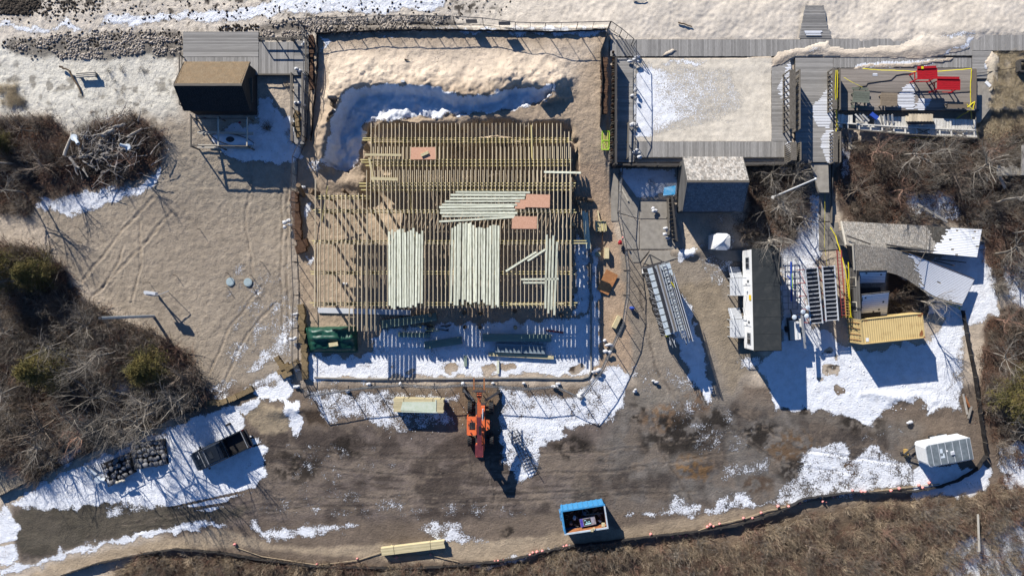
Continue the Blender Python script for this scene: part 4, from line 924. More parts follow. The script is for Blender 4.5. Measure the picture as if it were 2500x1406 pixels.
for (f0, f1) in [(.18, .36), (.66, .84)]:
    p = a.lerp(b, f0); q = a.lerp(b, f1); fo = ubar('window_frame', (p.x-.06, p.y, 1.6), (q.x-.06, q.y, 1.6), .06, 1.1, M_pale, cb); ubar('window', (p.x-.1, p.y-.08, 1.6), (q.x-.1, q.y+.08, 1.6), .05, .92, M_glass, cb)
part('wall', MB().box(((P(2096, 0, 2.4).x+P(2160, 0, 2.4).x)/2, (P(0, 662, 2.4).y+P(0, 776, 2.4).y)/2, .8), (2.7, 4.4, 1.5)), M_wallD, cb, world=True)
part('wall', MB().slab(P(2040, 566, .6), P(2062, 560, 1.4), P(2064, 600, 2.4), P(2045, 598, .8), .06), M_wallG, cb, world=True)
part('wall', MB().slab(P(2068, 600, 1.2), P(2083, 597, 2.9), P(2086, 658, 2.3), P(2076, 634, 1.0), .06), M_wallG, cb, world=True)
part('wall', MB().box(tuple(P(2140, 620, 0).xy)+(.9,), (3.4, 1.2, 1.8)), M_wallD, cb, world=True)
for i in range(16):
    a = P(2060+rng.uniform(0, 260), 606+rng.uniform(0, 30)+ (i % 3)*10, rng.uniform(.4, 1.6)); ang = rng.uniform(-.5, .5)
    ubar('rafter', a, a+Vector((math.cos(ang)*rng.uniform(.8, 3), math.sin(ang)*1.2, rng.uniform(-.4, .3))), .09, .14, M_deckD if i % 2 else M_post, cb)
ubar('rafter', P(2068, 576, 3.0), P(2125, 596, 3.1), .1, .14, M_deckD, cb); ubar('rafter', P(2165, 598, 2.6), P(2385, 628, 1.2), .14, .16, M_wallG, cb); ubar('rafter', P(2165, 597, 2.9), P(2240, 612, 2.3), .1, .14, M_wallD, cb)
part('hanging_cable', MB().path([P(2262, 545, 2.2), P(2263, 580, 2.4), P(2261, 612, 2.6), P(2240, 650, 3.2), P(2216, 678, 2.6)], .025, 5).path([P(2208, 605, 2.8), P(2235, 603, 3.1), P(2262, 611, 2.6)], .025, 5), M_post, cb, world=True)
# shipping container
cc = P(2178.6, 802.3, 2.6); ct = thing('shipping_container', 'long yellow corrugated shipping container with rust spots beside the wrecked building', 'container', (cc.x, cc.y, 0), R(5.9))
Lc, Wc, Hc = 6.15, 2.44, 2.6
mb = MB(); n = 27; pts = []
for i in range(n):
    x0_ = -Lc/2+.12+(Lc-.24)*i/n; w_ = (Lc-.24)/n
    for (a_, b_, za, zb_) in ((0, .35, 0, 0), (.35, .5, 0, -.03), (.5, .85, -.03, -.03), (.85, 1, -.03, 0)):
        mb.add([(x0_+a_*w_, -Wc/2+.07, Hc+za), (x0_+b_*w_, -Wc/2+.07, Hc+zb_), (x0_+b_*w_, Wc/2-.07, Hc+zb_), (x0_+a_*w_, Wc/2-.07, Hc+za)], [(0, 1, 2, 3)])
part('roof_panel', mb, M_yel, ct)
for sgn in (-1, 1):
    mb = MB()
    for i in range(n):
        x0_ = -Lc/2+.12+(Lc-.24)*i/n; w_ = (Lc-.24)/n
        for (a_, b_, za, zb_) in ((0, .35, 0, 0), (.35, .5, 0, .035), (.5, .85, .035, .035), (.85, 1, .035, 0)):
            y0_, y1_ = sgn*(Wc/2-za-.01), sgn*(Wc/2-zb_-.01)
            mb.add([(x0_+a_*w_, y0_, .15), (x0_+b_*w_, y1_, .15), (x0_+b_*w_, y1_, Hc-.05), (x0_+a_*w_, y0_, Hc-.05)], [(0, 1, 2, 3) if sgn < 0 else (3, 2, 1, 0)])
    part('side_panel', mb, M_yel, ct)
part('end_panel', MB().box((Lc/2-.03, 0, Hc/2), (.04, Wc-.2, Hc-.2)), M_yel, ct)
for sgn in (-1, 1):
    dr = part('door', MB().box((-Lc/2+.04, sgn*.585, Hc/2), (.05, 1.14, Hc-.3)).box((-Lc/2, sgn*.585, .75), (.04, 1.0, .1)).box((-Lc/2, sgn*.585, 1.35), (.04, 1.0, .1)).box((-Lc/2, sgn*.585, 1.95), (.04, 1.0, .1)), M_yel, ct)
    for yy in (.3, .85): part('lock_rod', MB().tube((-Lc/2-.04, sgn*yy, .12), (-Lc/2-.04, sgn*yy, Hc-.1), .025, n=6), M_rust, dr)
mb = MB()
for sx in (-1, 1):
    for sy in (-1, 1):
        mb.box((sx*(Lc/2-.06), sy*(Wc/2-.06), Hc/2), (.13, .13, Hc))
for sy in (-1, 1):
    for z_ in (.07, Hc-.0): mb.box((0, sy*(Wc/2-.035), z_), (Lc-.24, .08, .12))
for sx in (-1, 1):
    for z_ in (.07, Hc-.0): mb.box((sx*(Lc/2-.05), 0, z_), (.1, Wc-.24, .12))
part('corner_frame', mb, M_yel, ct)
for sx in (-1, 1):
    for sy in (-1, 1): part('corner_casting', MB().box((sx*(Lc/2-.07), sy*(Wc/2-.07), Hc+.05), (.17, .16, .05)), M_rust if sx > 0 else M_yel, ct)
part('rust_patch', MB().prism([(2.55, -.9), (2.8, -1.05), (2.95, -.8), (2.9, -.4), (2.75, -.5)], Hc+.005, Hc+.012).prism([(2.7, .9), (2.98, .95), (2.97, 1.1), (2.5, 1.08)], Hc+.005, Hc+.012).prism([(-2.7, 1.0), (-2.2, 1.05), (-2.5, 1.12)], Hc+.005, Hc+.012), M_rust, ct)
part('vent_sticker', MB().box((-2.55, -.82, Hc+.01), (.28, .36, .01)), M_white, ct)
def text(s_, size, M, mat, parent, name='marking', ext=.004):
    cu = bpy.data.curves.new(name, 'FONT'); cu.body = s_; cu.size = size; cu.extrude = ext; cu.align_x = 'CENTER'; cu.align_y = 'CENTER'
    o0 = bpy.data.objects.new('tmp', cu); COL.objects.link(o0); dg = bpy.context.evaluated_depsgraph_get(); me = bpy.data.meshes.new_from_object(o0.evaluated_get(dg)); bpy.data.objects.remove(o0)
    me.transform(M); me.materials.clear(); me.materials.append(mat); o = bpy.data.objects.new(name, me); COL.objects.link(o); o.parent = parent; return o
Md = Matrix.Translation((-Lc/2-.03, 0, 0)) @ Matrix.Rotation(-math.pi/2, 4, 'Z') @ Matrix.Rotation(math.pi/2, 4, 'X')
for s__, yy, zz, sz in (('B', .75, 2.2, .3), ('6', .75, 1.66, .3), ('N', -.05, 2.2, .24), ('Z', -.6, 2.2, .2)):
    text(s__, sz, Matrix.Translation((0, yy, zz)) @ Matrix.Translation((-Lc/2-.03, 0, 0)) @ Matrix.Rotation(-math.pi/2, 4, 'Z') @ Matrix.Rotation(math.pi/2, 4, 'X'), M_black, ct)
# ================================================================ office trailer
tc_ = P(1872.5, 731.5, 3.75)
ot = thing('office_trailer', 'long white site office trailer with dark flat roof and two metal stair landings', 'office trailer', (tc_.x, tc_.y, 0), R(1.25))
Wt, Lt = 2.55, 9.75
part('body', MB().box((0, 0, 2.15), (Wt, Lt, 2.7)), M_white, ot)
for i in range(26): ubarL('siding_strip', (-Wt/2-.012, -Lt/2+.05, .95+i*.1), (-Wt/2-.012, Lt/2-.05, .95+i*.1), .012, .075, M_white, ot)
part('roof', MB().box((.02, 0, 3.6), (Wt+.12, Lt+.16, .12)).box((.02, 0, 3.68), (Wt+.02, Lt+.04, .05)), M_roofD, ot)
for y in np.arange(-Lt/2+1.6, Lt/2, 1.63): part('roof_seam', MB().box((.02, float(y), 3.71), (Wt, .05, .012)), M_roofD, ot)
part('chassis', MB().box((-.9, 0, .62), (.12, Lt, .25)).box((.9, 0, .62), (.12, Lt, .25)), M_dsteel, ot)
for y in (-4.4, -2.4, -.4, 1.6, 3.9):
    for x in (-.95, .95): part('support_pier', MB().box((x, y, .25), (.4, .4, .5)), M_conc, ot)
for y in (3.6, -3.8):
    f = part('window', MB().box((-Wt/2-.04, y, 2.35), (.05, 1.15, 1.0)), M_steel, ot)
    for k in (-.27, .27): part('pane', MB().box((-Wt/2-.075, y+k, 2.35), (.02, .46, .82)), M_glass, f)
for y in (1.9, -2.1):
    f = part('door', MB().box((-Wt/2-.04, y, 1.95), (.05, .95, 2.05)), M_white, ot); part('handle', MB().box((-Wt/2-.09, y-.36, 1.95), (.05, .06, .22)), M_dsteel, f)
    part('door_window', MB().box((-Wt/2-.075, y-.1, 2.5), (.02, .25, .5)), M_glass, f)
part('sign', MB().box((-Wt/2-.06, .22, 2.9), (.03, .5, .55)), pm('yellow_sign', (.75,.50,.02), (.65,.42,.02), 3, .5), ot)
part('lamp', MB().blob((-Wt/2-.12, .85, 2.2), (.2, .2, .3)), M_pvc, ot)
for k, y in enumerate((1.35, -2.8)):
    st_ = thing('stair_landing', ['upper','lower'][k]+' light metal stair and landing on the left side of the office trailer', 'stairs', Vector((tc_.x, tc_.y, 0))+Vector((-Wt/2-.7, y, 0)), R(1.25))
    part('platform', MB().box((0, -.1, 1.02), (1.35, 1.75, .06)), M_alu, st_)
    for i in range(5): ubarL('deck_strip', (-.6+i*.3, -.95, 1.06), (-.6+i*.3, .75, 1.06), .27, .02, M_alu, st_)
    for i in range(4): part('step', MB().box((0, .95+i*.27, .85-i*.22), (1.2, .28, .04)), M_alu, st_)
    for x in (-.65,):
        for yy in (-.95, 0, .75): ubarL('post', (x, yy, .05), (x, yy, 2.0), .05, .05, M_alu, st_)if 0 else part('post', MB().tube((x, yy, 0), (x, yy, 2.0), .03, n=6), M_alu, st_)
        part('handrail', MB().tube((x, -.95, 2.0), (x, .75, 2.0), .03, n=6).tube((x, -.95, 1.5), (x, .75, 1.5), .02, n=6).tube((x, .75, 2.0), (x, 1.9, 1.1), .03, n=6), M_alu, st_)
    part('handrail', MB().tube((.6, .78, 1.0), (.6, .78, 2.0), .03, n=6).tube((.6, .78, 2.0), (.6, 1.9, 1.1), .03, n=6).tube((-.65, -.95, 2.0), (.6, -.97, 2.0), .03, n=6), M_alu, st_)
    for x in (-.6, .6):
        for yy in (-.9, .7): part('leg', MB().box((x, yy, .5), (.05, .05, 1.0)), M_dsteel, st_)
# ================================================================ loaded scaffold trailer
c = P(1630, 730, 3.3); stt = thing('scaffold_trailer', 'flat trailer piled high with pale sheets, planks, ladders and pipes', 'trailer', (c.x, c.y, 0), R(15.5)); stt.scale = (1, 1, 1.4)
Wl, Ll = 2.25, 7.2
part('bed', MB().box((0, 0, .75), (Wl, Ll, .16)), M_dsteel, stt)
for x in (-1, 1):
    for y in (-.9, .1):
        w_ = part('wheel', MB().tube((x*1.02-.1, y, .36), (x*1.02+.1, y, .36), .36, n=16), M_black, stt)
part('load_core', MB().box((0, .1, 1.55), (Wl*.94, Ll*.92, 1.5)), M_dsteel, stt)
for i in range(10):
    y = -Ll/2+.55+i*.68; ubarL('cover_sheet', (-Wl/2, y, 2.4), (Wl/2, y, 2.4), .58, .05, M_aluB, stt)
for k in range(14):
    for sx in (-1, 1): part('upright', MB().tube((sx*(Wl/2+.03), -Ll/2+.3+k*.52, .8), (sx*(Wl/2+.03), -Ll/2+.3+k*.52, 2.36), .025, n=5), M_steel, stt)
for x, w_, m, z_ in ((-.62, .1, M_dsteel, 2.55), (-.5, .1, M_dsteel, 2.5), (-.3, .13, M_steel, 2.58), (-.15, .13, M_post, 2.58), (0, .13, M_steel, 2.58)):
    ubarL('plank', (x, -Ll/2+.4, z_), (x, Ll/2-.15, z_), w_, .12, m, stt)
ld = part('ladder_frame', MB().box((.3, -.3, 2.55), (.04, Ll+.3, .1)).box((.62, -.3, 2.55), (.04, Ll+.3, .1)), M_steel, stt)
for i in range(24): part('rung', MB().tube((.3, -Ll/2-.3+i*.32, 2.56), (.62, -Ll/2-.3+i*.32, 2.56), .03, n=5), M_steel, ld)
for i in range(7):
    x = .85+.07*i; part('pipe', MB().tube((x, -Ll/2-rng.uniform(.2, 1.0), 2.5+.05*(i % 3)), (x-.06, Ll/2-rng.uniform(.9, 2.2), 2.5+.05*(i % 3)), .035, n=6), [M_steel, M_dsteel, M_alu][i % 3], stt)
for i in range(16):
    x = rng.uniform(-1, 1.1); y = -Ll/2-rng.uniform(-.3, .5); L = rng.uniform(.6, 1.6); z_ = rng.uniform(1.2, 2.6)
    part('pipe', MB().tube((x, y, z_), (x+rng.uniform(-.2, .2), y-L*.7, z_+rng.uniform(-.3, .3)), .03, n=5), [M_steel, M_dsteel, M_alu][i % 3], stt)
for i in range(30):
    y = rng.uniform(-3, 3); part('brace_rod', MB().tube((-Wl/2-.1, y, rng.uniform(.9, 1.6)), (-Wl/2-.08+rng.uniform(0, .3), y+rng.uniform(-.6, .6), rng.uniform(1.6, 2.7)), .018, n=4), M_steel, stt)
for (x, y, z_) in ((.75, 1.2, 2.5), (-.9, -3.4, 2.1)):
    part('tape_wrap', MB().path([(x+rng.uniform(-.2, .2), y+rng.uniform(-.35, .35), z_+rng.uniform(0, .25)) for _ in range(9)], .03, 4), M_tape, stt)
part('tongue', MB().bar((0, Ll/2, .6), (0, Ll/2+1.0, .55), .12, .12).bar((-1, Ll/2, .6), (0, Ll/2+1, .55), .1, .1).bar((1, Ll/2, .6), (0, Ll/2+1, .55), .1, .1), M_dsteel, stt)
solo('bollard', MB().box((*G(1570, 662).xy, .35), (.28, .5, .7)), M_white, 'small white box standing at the top left corner of the loaded trailer', 'box')
# ================================================================ white canopy box
c = P(1756.5, 591, 1.2); kp = thing('canopy_box', 'small square white booth with a pyramid roof by the shingled shed', 'booth', (c.x, c.y, 0), R(-2))
part('wall', MB().box((0, 0, .95), (1.55, 1.45, 1.9)), M_white, kp)
hw = .84; part('roof', MB().add([(-hw, -hw*.6, 1.95), (-hw*.6, -hw, 1.95), (hw*.6, -hw, 1.95), (hw, -hw*.6, 1.95), (hw, hw*.6, 1.95), (hw*.6, hw, 1.95), (-hw*.6, hw, 1.95), (-hw, hw*.6, 1.95), (0, 0, 2.35)], [(i, (i+1) % 8, 8) for i in range(8)]+[tuple(range(7, -1, -1))]), M_white, kp)
for a in range(4):
    x, y = (1, -1)[a % 2]*hw*.8, (1, -1)[a//2]*hw*.8; part('roof_rib', MB().tube((x, y, 1.97), (0, 0, 2.37), .03, n=5), M_alu, kp)
part('door', MB().box((0, -.74, .95), (.7, .03, 1.7)), M_pvc, kp)
# ================================================================ grid rack, ladders, light tower
c = G(1924, 692); gr = thing('frame_rack', 'flat steel grid rack with blue strap lying on snow right of the office trailer', 'rack', c, R(1.0))
Wg, Lg = 1.5, 5.2
for x in (-Wg/2, -.2, .25, Wg/2): ubarL('long_bar', (x, -Lg/2, .45), (x, Lg/2, .45), .06, .06, M_steel, gr)
for i in range(9): ubarL('cross_bar', (-Wg/2, -Lg/2+i*Lg/8, .47), (Wg/2, -Lg/2+i*Lg/8, .47), .06, .05, M_steel, gr)
part('blue_strap', MB().bar((.08, -1.8, .55), (.1, 2.2, .55), .14, .05).bar((-.3, .8, .55), (.2, .3, .56), .1, .04), M_kblue, gr); part('green_strap', MB().bar((.2, -.6, .57), (.18, 1.0, .57), .06, .03), M_lime, gr)
for x in (-Wg/2, Wg/2):
    for y in (-Lg/2+.2, 0, Lg/2-.2): part('leg', MB().box((x, y, .22), (.07, .07, .44)), M_steel, gr)
for k, (cx, cy, L, a_) in enumerate([(1987, 722, 5.6, 5.5), (2027, 716, 5.5, 4.0)]):
    hz_ = 2.0; c = P(cx, cy, hz_); lr = thing('stair_rack', ['left','right'][k]+' of two long ladder-like racks on red legs beside the snowy path', 'rack', (c.x, c.y, 0), R(a_), 'long ladder-like racks by the path')
    for x in (-.6, .6): ubarL('side_rail', (x, -L/2, hz_), (x, L/2, hz_), .09, .14, M_alu, lr)
    for i in range(14): ubarL('tread', (-.6, -L/2+.1+i*(L-.2)/13, hz_), (.6, -L/2+.1+i*(L-.2)/13, hz_), .06, .1, M_alu, lr)
    part('mesh_bed', MB().box((0, 0, hz_-.12), (1.15, L-.1, .03)), M_dsteel, lr)
    for i in range(5):
        for x in (-.63, .63): part('leg', MB().tube((x, -L/2+.15+i*(L-.3)/4, 0), (x, -L/2+.15+i*(L-.3)/4+.0, hz_-.05), .04, n=6), M_redD, lr)
        if i < 4:
            part('brace', MB().tube((-.66, -L/2+.15+i*(L-.3)/4, 1.8), (-.66, -L/2+.15+(i+.8)*(L-.3)/4, 1.0), .025, n=5), M_redD, lr)
lg = thing('red_ladder', 'reddish ladder leaning along the wrecked building beside yellow tape', 'ladder', G(2056, 690))
for dx in (-5, 5): ubar('rail', P(2048+dx, 610, 1.6), P(2060+dx, 775, 1.4), .08, .12, M_redD, lg)
for i in range(20): ubar('rung', P(2043+12*i/20, 613+i*8.2, 1.5), P(2055+12*i/20, 613+i*8.2, 1.5), .05, .05, M_redD, lg)
lg = thing('ochre_ladder', 'ochre yellow ladder lying close against the wrecked building above the container', 'ladder', G(2068, 730))
for dx in (-4, 4): ubar('rail', P(2065+dx, 680, 1.7), P(2070+dx, 775, 1.5), .06, .1, M_yed, lg)
for i in range(14): ubar('rung', P(2061+5*i/14, 683+i*6.6, 1.66), P(2069+5*i/14, 683+i*6.6, 1.66), .05, .05, M_yed, lg)
c = P(1941, 800, .8); lt = thing('light_tower', 'small white towable light tower with round lamps behind the office trailer', 'light tower', (c.x, c.y, 0), R(6))
part('chassis', MB().box((-.05, -.1, .45), (1.1, 2.3, .2)), M_dsteel, lt)
for x in (-.68, .6): part('wheel', MB().tube((x-.1, -.1, .32), (x+.1, -.1, .32), .32, n=16), M_black, lt)
hd = part('housing', MB().prism([(-.5, -1.2), (.12, -1.2), (.12, .75), (-.45, .75)], .55, 1.75, top=.9), M_white, lt); part('housing_panel', MB().box((-.2, -.2, 1.77), (.1, 1.5, .03)), M_aluB, hd)
part('side_tank', MB().prism([(.35, -1.0), (.62, -1.0), (.6, .9), (.4, .9)], .5, 1.55, top=.9), M_white, lt)
part('mast', MB().bar((.15, 1.4, 2.3), (.3, -2.0, 2.0), .16, .16).bar((.16, 1.3, 2.5), (.27, -1.4, 2.25), .1, .1), M_steel, lt)
part('cross_arm', MB().bar((-.7, 1.35, 2.3), (.75, 1.45, 2.3), .08, .08), M_dsteel, lt)
for x, y in ((-.65, 1.15), (.55, 1.15), (.75, 1.95), (.25, 1.6)):
    l_ = part('lamp', MB().tube((x, y, 2.25), (x, y+.05, 2.5), .14, .24, 14), M_alu, lt); part('lamp_glass', MB().blob((x, y+.06, 2.53), (.46, .46, .12), 14, 6, 0), M_pvc, l_)
part('tow_bar', MB().bar((0, .8, .45), (-.1, 1.9, .4), .1, .1), M_dsteel, lt)
# ================================================================ telehandler
th = thing('telehandler', 'orange telescopic forklift with forks raised over the lower fence', 'telehandler', P(1173, 1025, 0))
def q(px, py, z): return P(px, py, z)
def B_(x0, y0, x1, y1, z0, z1, mb=None):
    a, b = P(x0, y1, z1), P(x1, y0, z1); mb = mb or MB(); return mb.box(((a.x+b.x)/2, (a.y+b.y)/2, (z0+z1)/2), (b.x-a.x, b.y-a.y, z1-z0))
for x in (1147.5, 1199.5):
    for y in (994, 1073):
        c = P(x, y, .6); w_ = part('wheel', MB().tube((c.x-.21, c.y, .62), (c.x+.21, c.y, .62), .62, n=20), M_black, th, world=True)
        tb = MB()
        for i in range(18):
            a_ = 2*math.pi*i/18
            for sx in (-1, 1): tb.box((0, 0, .63), (.19, .08, .05), Matrix.Translation((c.x+sx*.11, c.y, .62)) @ Matrix.Rotation(a_+sx*.08, 4, 'X'))
        part('tread_lug', tb, M_black, w_, world=True); part('rim', MB().tube((c.x-.215, c.y, .62), (c.x+.215, c.y, .62), .33, n=14), M_orange, w_, world=True)
part('chassis', B_(1161, 985, 1186, 1090, .5, 1.05), M_dsteel, th, world=True)
part('axle', B_(1150, 992, 1198, 998, .5, .75, B_(1150, 1070, 1198, 1076, .5, .75)), M_dsteel, th, world=True)
cb_ = part('cab', B_(1142, 1020, 1160, 1061, .7, 1.25), M_orange, th, world=True)
fr_ = MB()
a, b = P(1141, 1061, 2.35), P(1162, 1018, 2.35)
for x in (a.x, b.x):
    for y in (a.y, (a.y+b.y)/2, b.y): fr_.bar((x, y, 1.2), (x, y, 2.35), .07, .07)
for x in (a.x, b.x): fr_.bar((x, a.y, 2.35), (x, b.y, 2.35), .1, .09)
for y in (a.y, b.y): fr_.bar((a.x, y, 2.35), (b.x, y, 2.35), .1, .09)
fr_.box(((a.x+b.x)/2, a.y+.22, 2.36), (b.x-a.x, .5, .06)).box(((a.x+b.x)/2, b.y-.1, 2.36), (b.x-a.x, .22, .06))
part('cab_frame', fr_, M_orange, cb_, world=True)
gl = MB(); 
for i in range(7): gl.box(((a.x+b.x)/2, a.y+.6+i*.12, 2.36), (b.x-a.x-.1, .035, .03))
gl.box(((a.x+b.x)/2, (a.y+b.y)/2, 2.36), (.04, b.y-a.y-.3, .035))
part('roof_grille', gl, M_dsteel, cb_, world=True); part('seat', MB().box(((a.x+b.x)/2, (a.y+b.y)/2-.1, 1.4), (.5, .5, .3)).box(((a.x+b.x)/2, (a.y+b.y)/2-.4, 1.7), (.5, .12, .6)), M_black, cb_, world=True)
part('beacon', MB().tube((a.x+.35, a.y+.2, 2.38), (a.x+.35, a.y+.2, 2.5), .07, n=10), M_maroon, cb_, world=True)
c0 = [(1184, 1024), (1195, 1027), (1195, 1047), (1184, 1053)]
part('engine_cover', MB().prism([tuple(P(x, y, 1.5).xy) for x, y in c0], .75, 1.5), M_orange, th, world=True)
part('side_cover', B_(1173, 992, 1183.5, 1060, 1.0, 1.6, B_(1173, 1060, 1183, 1100, 1.0, 1.35)), M_orange, th, world=True)
part('hydraulic_cylinder', MB().tube(P(1179, 998, 1.8), P(1178, 1040, 1.4), .07, n=8), M_alu, th, world=True)
zb0, zb1 = 2.55, 3.9
part('boom', MB().bar(P(1171, 1112, zb0), P(1170, 1016, zb0+.75), .42, .45).bar(P(1170, 1114, zb0+.05), P(1170, 1086, zb0+.2), .78, .4), M_maroon, th, world=True)
part('boom_section', MB().bar(P(1170, 1020, zb0+.72), P(1170, 985, zb0+1.0), .36, .36).bar(P(1170, 990, zb0+.98), P(1170, 963, zb0+1.2), .3, .3), M_orange, th, world=True)
part('counterweight', MB().bar(P(1171, 1113, 1.2), P(1171, 1082, 1.2), .75, .9), M_orange, th, world=True)
for sx in (-1, 1): part('boom_post', MB().bar(P(1171+sx*7, 1102, 1.5), P(1171+sx*7, 1108, 2.8), .08, .5), M_orange, th, world=True)
zf = 3.85
ca = part('fork_carriage', MB().bar(P(1153, 956, zf), P(1186, 956, zf), .1, .12).bar(P(1155, 953, zf+.3), P(1185, 953, zf+.3), .08, .1), M_dsteel, th, world=True)
bk = MB()
for i in range(9): bk.bar(P(1154+i*3.9, 956, zf), P(1154+i*3.9, 956, zf+1.15), .04, .04)
for k in range(4): bk.bar(P(1154, 956, zf+.3*k+.2), P(1185, 956, zf+.3*k+.2), .04, .04)
part('backrest_guard', bk, M_dsteel, ca, world=True)
part('boom_head', MB().bar(P(1170, 968, 3.7), P(1170, 958, 3.5), .5, .7), M_orange, ca, world=True)
for x in (1157, 1182): part('fork', MB().bar(P(x, 957, zf-.5), P(x, 922, zf-.5), .13, .05).bar(P(x, 957, zf-.5), P(x, 957, zf+.3), .13, .05), M_rust, th, world=True)
for (x0_, y0_, x1_, y1_) in ((1158, 978, 1133, 952), (1184, 978, 1217, 957)):
    s_ = part('stabiliser', MB().bar(P(x0_, y0_, .9), P(x1_, y1_, .45), .22, .28), M_dsteel, th, world=True); part('foot_pad', MB().bar(P(x1_, y1_, .15), P(x1_, y1_, .45), .35, .5), M_black, s_, world=True)
part('boom_decal', MB().bar(P(1171, 1060, zb0+.66), P(1171, 1040, zb0+.82), .2, .03), M_black, th, world=True); part('walkway_grip', B_(1175, 1010, 1182, 1022, 1.6, 1.62), M_black, th, world=True); part('exhaust', MB().tube(P(1190, 1030, 1.5), P(1190, 1030, 2.0), .05, n=8), M_dsteel, th, world=True); part('fuel_cap', MB().tube(P(1190, 1044, 1.5), P(1190, 1044, 1.56), .08, n=8), M_black, th, world=True)
part('hose', MB().path([P(1180, 965, 2.6), P(1190, 978, 1.8), P(1185, 990, 1.5)], .03, 5).path([P(1179, 965, 2.8), P(1194, 985, 1.6)], .02, 5), M_black, th, world=True)
part('mirror', MB().box(tuple(P(1138, 1019, 2.0)), (.12, .25, .3)), M_black, th, world=True)
# dark bars added where the fork guard's shadow falls, standing in for it
at_ = thing('guard_shadow_bars', 'dark bars standing in for the shadow of the fork guard, right of the telehandler', 'shadow bars', G(1262, 1110))
a0 = G(1240, 1055); u1 = (G(1283, 1150)-a0); n1_ = Vector((.95, .35, 0))
for k in range(4): ubar('long_bar', a0+n1_*k*.32+Vector((0, 0, .3)), a0+u1+n1_*k*.32+Vector((0, 0, .3)), .06, .06, M_dsteel, at_)
for k in range(14): ubar('cross_bar', a0+u1*(k/13)+Vector((0, 0, .34)), a0+u1*(k/13)+n1_*.98+Vector((0, 0, .34)), .04, .04, M_dsteel, at_)
for k in range(5): ubar('upright', a0+u1*(k/4)+n1_*.95, a0+u1*(k/4)+n1_*.95+Vector((0, 0, .9)), .05, .05, M_dsteel, at_)
# ================================================================ pickup truck
c = P(537, 1100, .8); cabp = None; tk = thing('pickup_truck', 'dark pickup truck with an empty open bed parked on the snow at lower left', 'pickup truck', (c.x, c.y, 0), R(205))
def lerp_prof(secs, mat, name, parent, smooth=False):
    mb = MB(); n = len(secs[0])
    for s_ in secs: mb.v += [tuple(v) for v in s_]; mb.c += [(1, 1, 1)]*n
    for k in range(len(secs)-1):
        for i in range(n): mb.f.append((k*n+i, k*n+(i+1) % n, (k+1)*n+(i+1) % n, (k+1)*n+i))
    mb.f.append(tuple(range(n-1, -1, -1))); mb.f.append(tuple((len(secs)-1)*n+i for i in range(n)))
    return part(name, mb, mat, parent, smooth=smooth)
def sec(x, hw, z0, z1, r=.12): return [(x, -hw, z0), (x, hw, z0), (x, hw, z1-r), (x, hw-r*.8, z1), (x, -hw+r*.8, z1), (x, -hw, z1-r)]
# front part: hood and cab base
lerp_prof([sec(2.85, .70, .45, .85), sec(2.78, .86, .4, .98), sec(2.55, .96, .38, 1.08), sec(1.3, 1.0, .38, 1.16), sec(1.0, 1.0, .38, 1.15), sec(-.75, 1.0, .38, 1.12)], M_truck, 'body', tk)
for x in (-.42, .42): part('hood_crease', MB().bar((2.6, x*.9, 1.10), (1.8, x, 1.165), .04, .03), M_truckR, tk)
part('hood_scoop', MB().box((2.05, -.35, 1.17), (.06, .4, .02)), M_alu, tk)
gh = [[(1.78, -.88, 1.12), (1.78, .88, 1.12), (-.72, .90, 1.1), (-.72, -.90, 1.1)], [(1.08, -.72, 1.76), (1.08, .72, 1.76), (-.62, .74, 1.80), (-.62, -.74, 1.80)]]
cabp = part('cab', MB().add(gh[0]+gh[1], [(0, 1, 2, 3), (7, 6, 5, 4), (0, 4, 5, 1), (1, 5, 6, 2), (2, 6, 7, 3), (3, 7, 4, 0)]), M_truck, tk)
part('trim', MB().bar((1.82, -.85, 1.16), (1.82, .85, 1.16), .05, .03).bar((1.05, -.72, 1.80), (1.05, .72, 1.80), .05, .02).bar((-2.86, -.9, 1.19), (-2.86, .9, 1.19), .06, .03).bar((-.72, -.88, 1.2), (-.72, .88, 1.2), .04, .03), M_steel, cabp)
part('windshield', MB().slab((1.74, -.80, 1.18), (1.74, .80, 1.18), (1.12, .68, 1.745), (1.12, -.68, 1.745), .015), M_glass, cabp)
part('rear_window', MB().slab((-.735, -.75, 1.2), (-.735, .75, 1.2), (-.66, .66, 1.7), (-.66, -.66, 1.7), .02), M_glass, cabp)
for s_ in (-1, 1): part('side_window', MB().slab((1.5, s_*.9, 1.2), (-.6, s_*.91, 1.2), (-.52, s_*.79, 1.7), (1.05, s_*.77, 1.7), .02), M_glass, cabp)
part('sunroof', MB().box((.55, 0, 1.80), (.42, .72, .03)), M_glass, cabp)
bed = MB().box((-1.85, -.94, .85), (2.2, .12, .62)).box((-1.85, .94, .85), (2.2, .12, .62)).box((-.80, 0, .85), (.08, 1.9, .62)).box((-1.85, 0, .6), (2.2, 1.9, .1))
part('cargo_bed', bed, M_truck, tk); part('bed_liner', MB().box((-1.85, 0, .67), (2.05, 1.74, .03)), M_fabric, tk)
part('tailgate', MB().box((-2.93, 0, .86), (.09, 1.88, .62)), M_truck, tk); part('bumper', MB().box((-3.08, 0, .52), (.16, 1.8, .18)), M_dsteel, tk)
part('front_bumper', MB().box((2.9, 0, .52), (.14, 1.5, .2)), M_dsteel, tk)
for s_ in (-1, 1):
    part('tail_light', MB().box((-2.94, s_*.93, .9), (.1, .1, .4)), M_kred, tk); part('headlight', MB().box((2.72, s_*.74, .86), (.16, .3, .12)), M_pvc, tk); part('mirror', MB().box((1.45, s_*1.12, 1.25), (.14, .22, .18)), M_truck, tk)
    for x in (1.85, -1.75):
        w_ = part('wheel', MB().tube((x, s_*.78, .38), (x, s_*1.0, .38), .38, n=18), M_black, tk); part('rim', MB().tube((x, s_*.98, .38), (x, s_*1.01, .38), .22, n=12), M_steel, w_)
